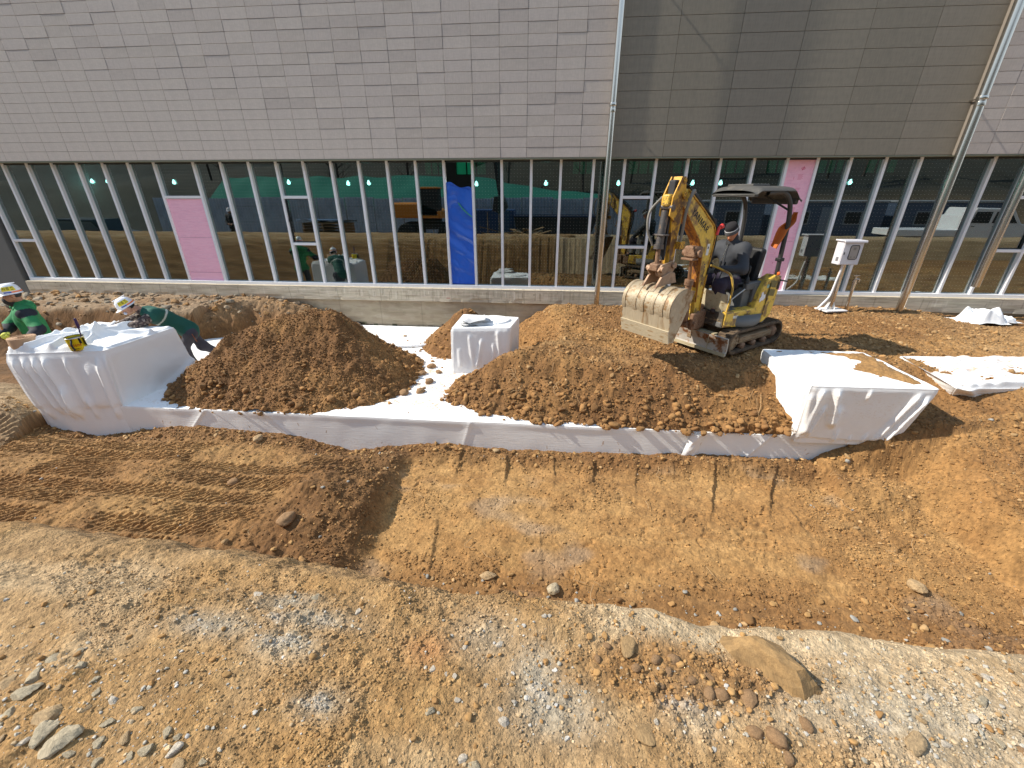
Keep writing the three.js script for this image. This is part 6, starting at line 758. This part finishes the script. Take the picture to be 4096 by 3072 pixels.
{
  const slab = solo('boulder', stoneGeo(3, 1, 0.215, 0.1, 0.105), sm_.slab, 'long flat brown boulder lying on the pale edge of the bank', 'boulder'); slab.position.set(0.925, bankY(0.925, 8.93) + 0.012, 8.93); slab.rotation.set(0.12, -0.52, -0.06);
  const s = (l, x, z, w, m, sd, o) => stone(l, x, z, w, sm_[m], sd, o);
  s('rounded brown clod of stone below the long flat boulder, casting a round shadow', 0.8, 9.165, 0.062, 'brown', 11, { a: 0.3, flat: 0.85 }); s('brown knobbly stone just under the tip of the long flat boulder', 0.92, 9.115, 0.044, 'brown', 12, { a: 0.4, flat: 0.7 }); s('smooth brown stone between two crumbly clods under the long boulder', 0.765, 9.045, 0.056, 'brown', 13, { a: 0.3, flat: 0.7 });
  s('narrow upright brown stone at the end of the crumbly patch', 0.645, 8.97, 0.044, 'brown', 14, { long: 1.7 }); s('tall tan wedge of stone near the corner gravel', 1.25, 9.13, 0.07, 'tan', 15, { long: 1.7, turn: 0.9 }); s('flat brown stone cut by the corner of the picture', 1.6, 9.13, 0.07, 'brown', 16, { flat: 0.5 });
  s('ochre stone sunk in the crumbly soil of the bank crest', 0.36, 8.9, 0.07, 'ochre', 17, { long: 1.5, flat: 0.35, turn: 1.2, a: 0.4 }); s('broad ochre stone with white chips along its edge', 0.37, 9.17, 0.085, 'ochre', 18, { flat: 0.3, a: 0.6 });
  s('pale angular stone in the grey gravel patch', -0.1, 9.19, 0.04, 'white', 19); s('pale grey stone at the edge of the grey gravel patch', -0.36, 9.19, 0.036, 'grey', 20); s('grey block of stone at the bottom edge under the gravel patch', -0.18, 9.31, 0.045, 'grey', 21, { a: 1 }); s('white split stone next to the grey block', -0.225, 9.3, 0.036, 'white', 22, { long: 1.6 });
  s('grey faceted stone with a bright chip beside it high on the bank', -0.98, 8.81, 0.045, 'grey', 23, { a: 1 }); s('lone pale stone above the dusty streak', -1.26, 8.8, 0.045, 'white', 24); s('pale flat stone alone on the smooth soil', -0.77, 8.84, 0.03, 'white', 25);
  s('largest grey pointed stone in the cobble scatter', -1.53, 9.38, 0.1, 'grey', 26, { a: 1, long: 1.5, turn: 0.5 }); s('wide grey stone touching the largest pointed one', -1.61, 9.375, 0.085, 'grey', 27, { a: 0.9 }); s('long tan stone above the pair of grey stones', -1.67, 9.32, 0.085, 'tan', 28, { long: 1.6, turn: 0.4 }); s('tan stone cut by the picture edge', -1.96, 9.23, 0.07, 'tan', 29); s('slender grey stone leaning above the tan one', -1.83, 9.265, 0.07, 'grey', 30, { long: 1.7, turn: 0.5 }); s('steep grey stone higher up the cobble scatter', -1.86, 9.2, 0.055, 'grey', 31, { long: 1.4 });
  const L1 = [[-1.81, 9.32, 0.05, 0], [-1.8, 9.36, 0.036, 0], [-1.65, 9.4, 0.036, 1], [-1.57, 9.24, 0.032, 0], [-1.38, 9.27, 0.034, 0], [-1.44, 9.32, 0.036, 0], [-1.42, 9.37, 0.044, 0], [-1.34, 9.35, 0.038, 2], [-1.21, 9.33, 0.04, 0], [-1.17, 9.335, 0.034, 0], [-1.15, 9.37, 0.046, 1], [-1.24, 9.38, 0.044, 0], [-1.37, 9.42, 0.036, 0], [-1.04, 9.39, 0.034, 0], [-1.49, 9.25, 0.038, 1], [-1.78, 9.11, 0.036, 0], [-1.87, 9.13, 0.055, 0], [-1.71, 9.16, 0.05, 0], [-1.72, 9.24, 0.03, 2], [-1.55, 9.29, 0.028, 2], [-1.28, 9.4, 0.03, 0], [-1.1, 9.41, 0.04, 2], [-1.48, 9.41, 0.03, 0], [-1.74, 9.4, 0.034, 2], [-1.9, 9.3, 0.034, 0], [-1.62, 9.2, 0.028, 0], [-1.3, 9.31, 0.026, 2]];
  L1.forEach(([x, z, w, k], i) => s('small grey or tan cobble in the scatter at the near corner of the bank', x, z, w, ['grey', 'white', 'tan'][k], 40 + i, { group: 'small cobbles in the corner scatter', long: rr(1.1, 1.6) }));
  const L2 = [[-0.28, 8.95, 0.03], [-0.15, 8.93, 0.032], [-0.39, 9.05, 0.03], [-0.3, 9.07, 0.024], [-0.33, 9.065, 0.02], [0.03, 8.83, 0.024], [0.05, 8.825, 0.02], [0.42, 9.14, 0.024], [-0.07, 9.12, 0.022], [-0.18, 9.08, 0.022], [-0.27, 9.14, 0.024], [-0.02, 9.1, 0.02], [-0.12, 9.15, 0.022]];
  L2.forEach(([x, z, w], i) => s('small white quartz stone dotted along the middle of the bank', x, z, w, 'white', 80 + i, { group: 'white quartz stones on the bank' }));
  const L3 = [[1.33, 9.06, 0.036, 2], [1.68, 8.89, 0.034, 1], [1.47, 9.02, 0.036, 0], [1.5, 9.04, 0.036, 1], [1.6, 8.97, 0.044, 0], [1.54, 9.1, 0.034, 0], [1.4, 8.98, 0.03, 1], [1.72, 9.0, 0.034, 0], [1.36, 9.12, 0.03, 1], [1.66, 9.06, 0.036, 2], [1.24, 8.98, 0.026, 0]];
  L3.forEach(([x, z, w, k], i) => s('pale stone bedded in the coarse gravel past the long boulder', x, z, w, ['grey', 'white', 'tan'][k], 100 + i, { group: 'pale stones in the coarse gravel' }));
  const L4 = [[0.53, 8.93, 0.044], [0.46, 8.94, 0.036], [0.38, 8.98, 0.034], [0.67, 9.04, 0.044], [0.63, 9.04, 0.044], [0.74, 9.15, 0.046], [0.81, 9.22, 0.036], [0.28, 8.9, 0.03], [0.5, 8.98, 0.03], [0.58, 9.0, 0.032], [0.24, 8.95, 0.028], [0.46, 9.03, 0.028]];
  L4.forEach(([x, z, w], i) => s('brown crumbly clod in the loose patch beside the long boulder', x, z, w, 'brown', 120 + i, { group: 'brown clods beside the boulder', a: 0.25, flat: 0.8 }));
  // larger lumps below
  const lump_ = (l, x, z, w, m, sd, o = {}) => { const g = stoneGeo(sd, o.a ?? 0.4, w / 2 * (o.long || 1.2), w / 2 * 0.7, w / 2), q = solo('clod', g, sm_[m], l, 'clod', o.group); q.position.set(x, (o.y ?? ground(x, z)[0]) + w * 0.22, z); q.rotation.y = rr(0, 6); };
  [[-2.28, 3.1, 0.13], [-2.06, 3.45, 0.14], [-2.1, 3.85, 0.13], [-2.35, 3.95, 0.15], [-2.2, 2.75, 0.15], [-6.55, 4.0, 0.13], [-6.3, 4.18, 0.12], [-2.0, 3.0, 0.1], [-2.5, 2.5, 0.12]].forEach(([x, z, w], i) => lump_('brown clod that rolled onto the white sheet from the broad heap', x, z, w, 'brown', 150 + i, { group: 'clods on the white sheet', y: SLAB }));
  lump_('pale stone lodged under the white fabric edge', -0.7, 4.86, 0.08, 'tan', 170); lump_('grey stone in the ditch below the bank crest', 0.16, 6.9, 0.12, 'grey', 171); lump_('flat tan stone on the smooth cut slope', -0.55, 6.8, 0.1, 'tan', 172, { long: 1.8 }); lump_('brown clod at the foot of the tyre-marked plateau', -2.9, 6.55, 0.16, 'brown', 173, { long: 1.6 }); lump_('tan stone half buried at the fabric corner near the soil slope', -4.3, 5.0, 0.14, 'tan', 174); lump_('brown clod on the plateau between track marks', -4.0, 5.95, 0.11, 'brown', 175); lump_('tan stone far down in the sunlit pit corner', 3.9, 6.6, 0.14, 'tan', 176);
}
// ---------- what stands behind the photographer and shows in the glass ----------
{
  tag(field('hill', axis([-120, 120, 2.2]), axis([20.4, 32, 0.8], [32, 140, 4]), (x, z) => { const d = z - 21, w = sm(-34, -22, x) * sm(46, 20, x), m = fbm(x * 0.12, z * 0.16, 4, 700), y = -0.4 + Math.max(0, d) * (0.42 + 0.1 * m) * lerp(0.8, 1, w) - 0.0012 * d * d; return [Math.max(-0.5, y) + 0.5 * fbm(x * 0.5, z * 0.5, 3, 702) * sm(0, 4, d), mixc(mixc([0.02, 0.023, 0.017], [0.05, 0.045, 0.028], 0.5 + m), [0.16, 0.11, 0.06], sm(6, 26, x) * sm(10, 2, d))]; }, 0.3), 'dark scrubby hillside behind the yard', null, null, 'structure');
  // bare winter trees on the slope
  const bark = std({ color: rgb(0.045, 0.035, 0.028), roughness: 0.95 });
  for (let i = 0; i < 16; i++) { const x = -34 + i * 4.4 + rr(-1.4, 1.4), z = rr(25, 33), y = -0.4 + (z - 21) * 0.42, t = thing('bare_tree', 'bare dark winter tree on the slope behind the green netting', 'tree', [x, y - 0.3, z], rr(0, 6), 'bare trees on the slope behind the yard'), h = rr(4, 7); part('trunk', tube([[0, 0, 0], [0.1, h * 0.4, 0.1], [rr(-0.3, 0.3), h, rr(-0.3, 0.3)]], 0.11, 8, 6), bark, t); const b = []; for (let k = 0; k < 26; k++) { const y0 = h * rr(0.3, 0.98), a = rr(0, 6.3), l = rr(0.6, 1.8), p = [Math.cos(a) * l * 0.5, y0 + l * 0.35, Math.sin(a) * l * 0.5], q = [Math.cos(a) * l, y0 + l * rr(0.6, 1), Math.sin(a) * l]; b.push(rod([0.08, y0, 0.08], p, 0.035, 0.022, 5), rod(p, q, 0.022, 0.008, 5), rod(p, vadd(q, [rr(-0.5, 0.5), 0.4, rr(-0.5, 0.5)]), 0.016, 0.006, 5)); } part('crown', b, bark, t); }
  const net = std({ color: rgb(0.012, 0.16, 0.11), roughness: 0.9, side: THREE.DoubleSide });
  solo('green_netting', sheet(90, 10, (u, v) => { const x = lerp(-26, 5, u), z = 21.2 + v * 3.4; return [x, 1.4 + v * (2.3 - 1.2 * sm(-8, 4, x)) + 0.12 * n2(x * 0.6, v * 3, 3), z + 0.1 * n2(x, v, 4)]; }), net, 'green netting pegged over the slope above the fence', 'netting');
  const fp = std({ map: texture(128, 128, (x, y) => { const k = 1 + 0.12 * tfbm(x / 16, y / 16, 8, 4, 710); return [150 * k, 166 * k, 184 * k]; }, { srgb: true }), roughness: 0.5, metalness: 0.1 });
  const fence = thing('site_fence', 'blue grey corrugated site fence along the back of the yard', 'fence', [0, 0, 19.4]); const corr = sheet(60, 1, (u, v) => [lerp(-0.98, 0.98, u), v * 2.3, 0.025 * Math.sin(u * 62)]);
  for (let i = 0; i < 17; i++) { const m = part('panel', corr, fp, fence); m.position.set(-27 + i * 2, -0.05 + 0.05 * Math.sin(i * 2.1), 0.02 * (i % 2)); m.material.side = THREE.DoubleSide; }
  part('post', [...Array(18)].map((_, i) => rod([-28 + i * 2, -0.3, 0.08], [-28 + i * 2, 2.3, 0.08], 0.03, 0.03, 8)), M.steel, fence); part('rail', [rod([-28, 0.7, 0.05], [6, 0.7, 0.05], 0.024, 0.024, 8), rod([-28, 1.7, 0.05], [6, 1.7, 0.05], 0.024, 0.024, 8)], M.steel, fence);
  // site cabins
  const cabM = std({ color: rgb(0.07, 0.1, 0.16), roughness: 0.6 }), white = std({ color: rgb(0.75, 0.76, 0.77), roughness: 0.35 }), tyre = std({ color: rgb(0.02, 0.02, 0.02), roughness: 0.85 });
  [[10, 'first'], [17, 'second'], [24, 'third']].forEach(([x, n]) => { const t = thing('site_cabin', n + ' of the blue grey site cabins along the yard, counted from the fence', 'cabin', [x, -0.1, 20]); part('wall', rb(6, 2.1, 2.4, 0.03, 0, 1.05, 0), cabM, t); part('roof', rb(6.1, 0.12, 2.5, 0.03, 0, 2.16, 0), std({ color: rgb(0.3, 0.32, 0.34), roughness: 0.6 }), t); for (const w of [-1.8, 1.2]) { const f = part('window', bx(1.0, 0.8, 0.05, w, 1.25, -1.21), std({ color: rgb(0.25, 0.28, 0.32), roughness: 0.5 }), t); part('pane', bx(0.86, 0.66, 0.03, w, 1.25, -1.23), M.black, f); } part('door', bx(0.8, 1.8, 0.05, -0.3, 0.95, -1.21), std({ color: rgb(0.18, 0.22, 0.28), roughness: 0.5 }), t); });
  const wheel = (r, w, x, z, y = r) => [lathe([[0, -w / 2], [r * 0.5, -w / 2], [r * 0.6, -w * 0.4], [r * 0.9, -w / 2], [r, -w * 0.35], [r, w * 0.35], [r * 0.9, w / 2], [r * 0.6, w * 0.4], [r * 0.5, w / 2], [0, w / 2]], 24).rotateX(Math.PI / 2).translate(x, y, z)];
  { // white pickup
    const t = thing('pickup_truck', 'white cargo pickup truck with flat bed parked in the yard', 'truck', [21, -0.05, 14.6]); const prof = [[-0.6, 0.35], [2.55, 0.35], [2.6, 0.75], [2.5, 1.05], [1.9, 1.2], [1.35, 1.86], [-0.35, 1.9], [-0.6, 1.2]];
    part('cab', plate(prof, 1.65, 0.05), white, t); part('side_window', [plate([[0.55, 1.2], [1.7, 1.2], [1.25, 1.72], [0.6, 1.72]], 1.68, 0.01), plate([[-0.4, 1.2], [0.42, 1.2], [0.42, 1.72], [-0.3, 1.72]], 1.68, 0.01)], M.black, t); part('bed', [rb(3.0, 0.32, 1.7, 0.03, -2.2, 0.72, 0), rb(0.06, 0.7, 1.6, 0.02, -0.75, 1.2, 0)], white, t); for (const [x, z] of [[1.75, -0.72], [1.75, 0.72], [-2.5, -0.72], [-2.5, 0.72]]) part('wheel', wheel(0.33, 0.2, x, z), tyre, t); part('handle', [bx(0.14, 0.03, 0.02, 0.7, 1.05, -0.84), bx(0.14, 0.03, 0.02, -0.25, 1.05, -0.84)], M.dark, t); part('headlight', rb(0.06, 0.16, 0.3, 0.02, 2.57, 0.8, -0.6), M.steel, t);
  }
  { // dark car
    const t = thing('parked_car', 'dark sport utility car parked by the orange barrier', 'car', [-27.6, -0.55, 14.6]); const cm = std({ color: rgb(0.012, 0.013, 0.016), roughness: 0.2, metalness: 0.3 });
    part('body', [plate([[-2.3, 0.35], [2.3, 0.35], [2.35, 0.85], [1.3, 1.0], [0.7, 1.65], [-1.7, 1.7], [-2.3, 1.1]], 1.8, 0.08)], cm, t); part('window', plate([[-1.7, 1.05], [1.05, 1.05], [0.62, 1.52], [-1.55, 1.56]], 1.82, 0.01), std({ color: rgb(0.1, 0.13, 0.14), roughness: 0.08 }), t); for (const [x, z] of [[1.45, -0.8], [1.45, 0.8], [-1.5, -0.8], [-1.5, 0.8]]) part('wheel', wheel(0.36, 0.22, x, z), tyre, t); part('headlight', rb(0.08, 0.14, 0.3, 0.02, 2.3, 0.78, -0.6), white, t);
    const b = thing('road_barrier', 'orange plastic road barrier with a white band by the dark car', 'barrier', [-26.6, -0.6, 13.2]); part('body', plate([[-0.5, 0], [0.5, 0], [0.4, 0.9], [-0.4, 0.9]], 0.4, 0.05), std({ color: rgb(0.7, 0.06, 0.02), roughness: 0.5 }), b); part('band', bx(0.8, 0.14, 0.42, 0, 0.62, 0), white, b);
    solo('barrier_tape', tube([[-36, 0.1, 13.2], [-30, 0.2, 13.2], [-26.6, 0.35, 13.15], [-22, -0.05, 13.1], [-18, 0.2, 13]], 0.03, 40, 5), std({ color: rgb(0.75, 0.1, 0.03), roughness: 0.5 }), 'orange tape strung along the yard from the barrier', 'tape');
  }
  { // wheeled excavator
    const t = thing('wheeled_excavator', 'orange wheeled excavator standing in the yard behind the bank', 'excavator', [-6.6, 0.05, 13.8]); const or = std({ color: rgb(0.6, 0.22, 0.02), roughness: 0.45 });
    part('engine_house', [rb(1.7, 0.75, 1.9, 0.12, -1.0, 1.62, 0), plate([[-0.3, 1.25], [0.9, 1.25], [0.7, 1.6], [-0.1, 1.95], [-0.3, 1.95]], 1.9, 0.04)], or, t); part('cab', [rb(0.95, 1.35, 0.9, 0.06, 0.2, 2.0, -0.5)], M.black, t); part('cab_roof', rb(1.05, 0.08, 1.0, 0.03, 0.2, 2.7, -0.5), or, t); part('chassis', [rb(2.6, 0.35, 1.0, 0.05, 0, 0.85, 0), lathe([[0, 1.0], [0.6, 1.0], [0.6, 1.25], [0, 1.25]], 24)], M.dark, t); for (const [x, z] of [[1.1, -0.85], [1.1, 0.85], [-1.1, -0.85], [-1.1, 0.85]]) part('wheel', wheel(0.5, 0.42, x, z), tyre, t);
    part('boom', plate([[0.7, 1.5], [1.0, 1.4], [2.2, 3.6], [3.6, 4.1], [3.6, 4.35], [2.0, 3.95]], 0.35, 0.03, 0.35), M.dark, t); part('arm', plate([[3.4, 4.4], [3.75, 4.4], [3.95, 2.6], [3.7, 2.2]], 0.28, 0.03, 0.35), M.dark, t); part('bucket', plate([[3.5, 2.3], [4.0, 2.3], [4.2, 1.8], [3.9, 1.4], [3.4, 1.6]], 0.8, 0.03, 0.35), M.dark, t);
  }
  { // pallets, boards and bags
    const wood = std({ map: wear([150, 122, 84], [96, 76, 50], 0.4, 720), roughness: 0.85 });
    const p0 = thing('pallet', 'wooden pallet in the stack in the yard', 'pallet', [-12.4, -0.02, 13.6], 0.1, 'stacked pallets in the yard'); for (let i = 0; i < 7; i++) part('slat', bx(2.6, 0.022, 0.1, 0, 0.13, -0.5 + i * 0.166), wood, p0); part('bearer', [-1.2, 0, 1.2].map((x) => bx(0.1, 0.1, 1.1, x, 0.06, 0)), wood, p0);
    for (let k = 1; k < 7; k++) { const c = p0.clone(); c.name = numbered('pallet'); c.position.y += 0.15 * k; c.rotation.y += rr(-0.05, 0.05); scene.add(c); }
    solo('blue_sheet', sheet(20, 10, (u, v) => [lerp(-14, -10.9, u), 1.18 + 0.05 * n2(u * 6, v * 3, 4) - 0.12 * sm(0.85, 1, v), lerp(13.1, 14.1, v)]), std({ color: rgb(0.08, 0.14, 0.24), roughness: 0.5, side: THREE.DoubleSide }), 'blue grey sheet spread over the stacked pallets', 'sheet');
    const boards = []; for (let i = 0; i < 24; i++) boards.push(bx(rr(1, 2.2), 0.04, 0.16, -2.4 + rr(-1.6, 1.6), 0.15 + rr(0, 0.5), 13.8 + rr(-0.7, 0.7), rr(0, 3), 0, rr(-0.3, 0.3))); solo('scrap_timber', boards, wood, 'untidy pile of scrap boards in the yard', 'timber', null, 'stuff');
    const b = thing('waste_bin', 'dark steel waste skip in the yard behind the boards', 'skip', [0.2, 0, 16.5]); part('body', plate([[-2.2, 0.1], [2.0, 0.1], [2.4, 1.3], [-2.4, 1.3]], 1.7, 0.03), M.dark, b); part('rim', [bx(4.9, 0.08, 0.08, 0, 1.3, -0.86), bx(4.9, 0.08, 0.08, 0, 1.3, 0.86)], std({ color: rgb(0.03, 0.06, 0.14), roughness: 0.6 }), b);
    const k = thing('blue_container', 'blue container at the back of the yard beside the skip', 'container', [-3.6, 0, 17.6]); part('body', rb(2.6, 1.6, 1.6, 0.03, 0, 0.8, 0), std({ color: rgb(0.02, 0.06, 0.17), roughness: 0.5 }), k); part('door', [bx(0.04, 1.4, 0.05, -0.3, 0.8, -0.81), bx(0.04, 1.4, 0.05, 0.4, 0.8, -0.81)], M.steel, k);
    solo('white_boards', [bx(4.5, 0.06, 0.5, 4, 0.12, 13.2, 0.05), bx(3.6, 0.06, 0.4, 7.5, 0.12, 13.5, -0.08), bx(2.2, 0.14, 0.4, 10.2, 0.14, 12.8)], white, 'white boards laid out on the yard ground', 'boards');
    solo('white_sack', [new THREE.SphereGeometry(1, 20, 14).scale(0.5, 0.2, 0.3).translate(10.6, 0.25, 12.2), new THREE.SphereGeometry(1, 20, 14).scale(0.4, 0.16, 0.28).translate(11.3, 0.22, 12.3)], white, 'white sacks lying at the edge of the yard', 'sack');
  }
  { // man watching from the yard
    const t = thing('person', 'man in dark clothes and white helmet standing in the yard', 'person', [-16.5, 0, 11.6], 0);
    const J = { pelvis: [0, 0.95, 0], chest: [0, 1.3, -0.02], neck: [0, 1.5, -0.02], head: [0, 1.66, -0.05], shR: [0.2, 1.43, 0], shL: [-0.2, 1.43, 0], elR: [0.28, 1.16, -0.02], wrR: [0.16, 1.05, -0.2], elL: [-0.28, 1.16, -0.02], wrL: [-0.16, 1.05, -0.2], hipR: [0.1, 0.9, 0], hipL: [-0.1, 0.9, 0], knR: [0.12, 0.5, -0.02], anR: [0.13, 0.09, 0.02], toR: [0.15, 0.06, -0.12], knL: [-0.12, 0.5, -0.02], anL: [-0.13, 0.09, 0.02], toL: [-0.15, 0.06, -0.12], hdR: [-1, -0.1, -0.4], plR: [0, -0.4, 1], hdL: [1, -0.1, -0.4], plL: [0, -0.4, 1] };
    const f = figure({ group: t, joints: J, face: [0.2, -0.05, -1], curl: [0.6, 0.6], bulk: 0.045, sleeve: [0.09, 0.075, 0.055], topTone: [0.012, 0.012, 0.014], legTone: [0.02, 0.02, 0.024], bootTone: [0.03, 0.025, 0.02] }); helmet(f);
  }
}
renderer.render(scene, camera);
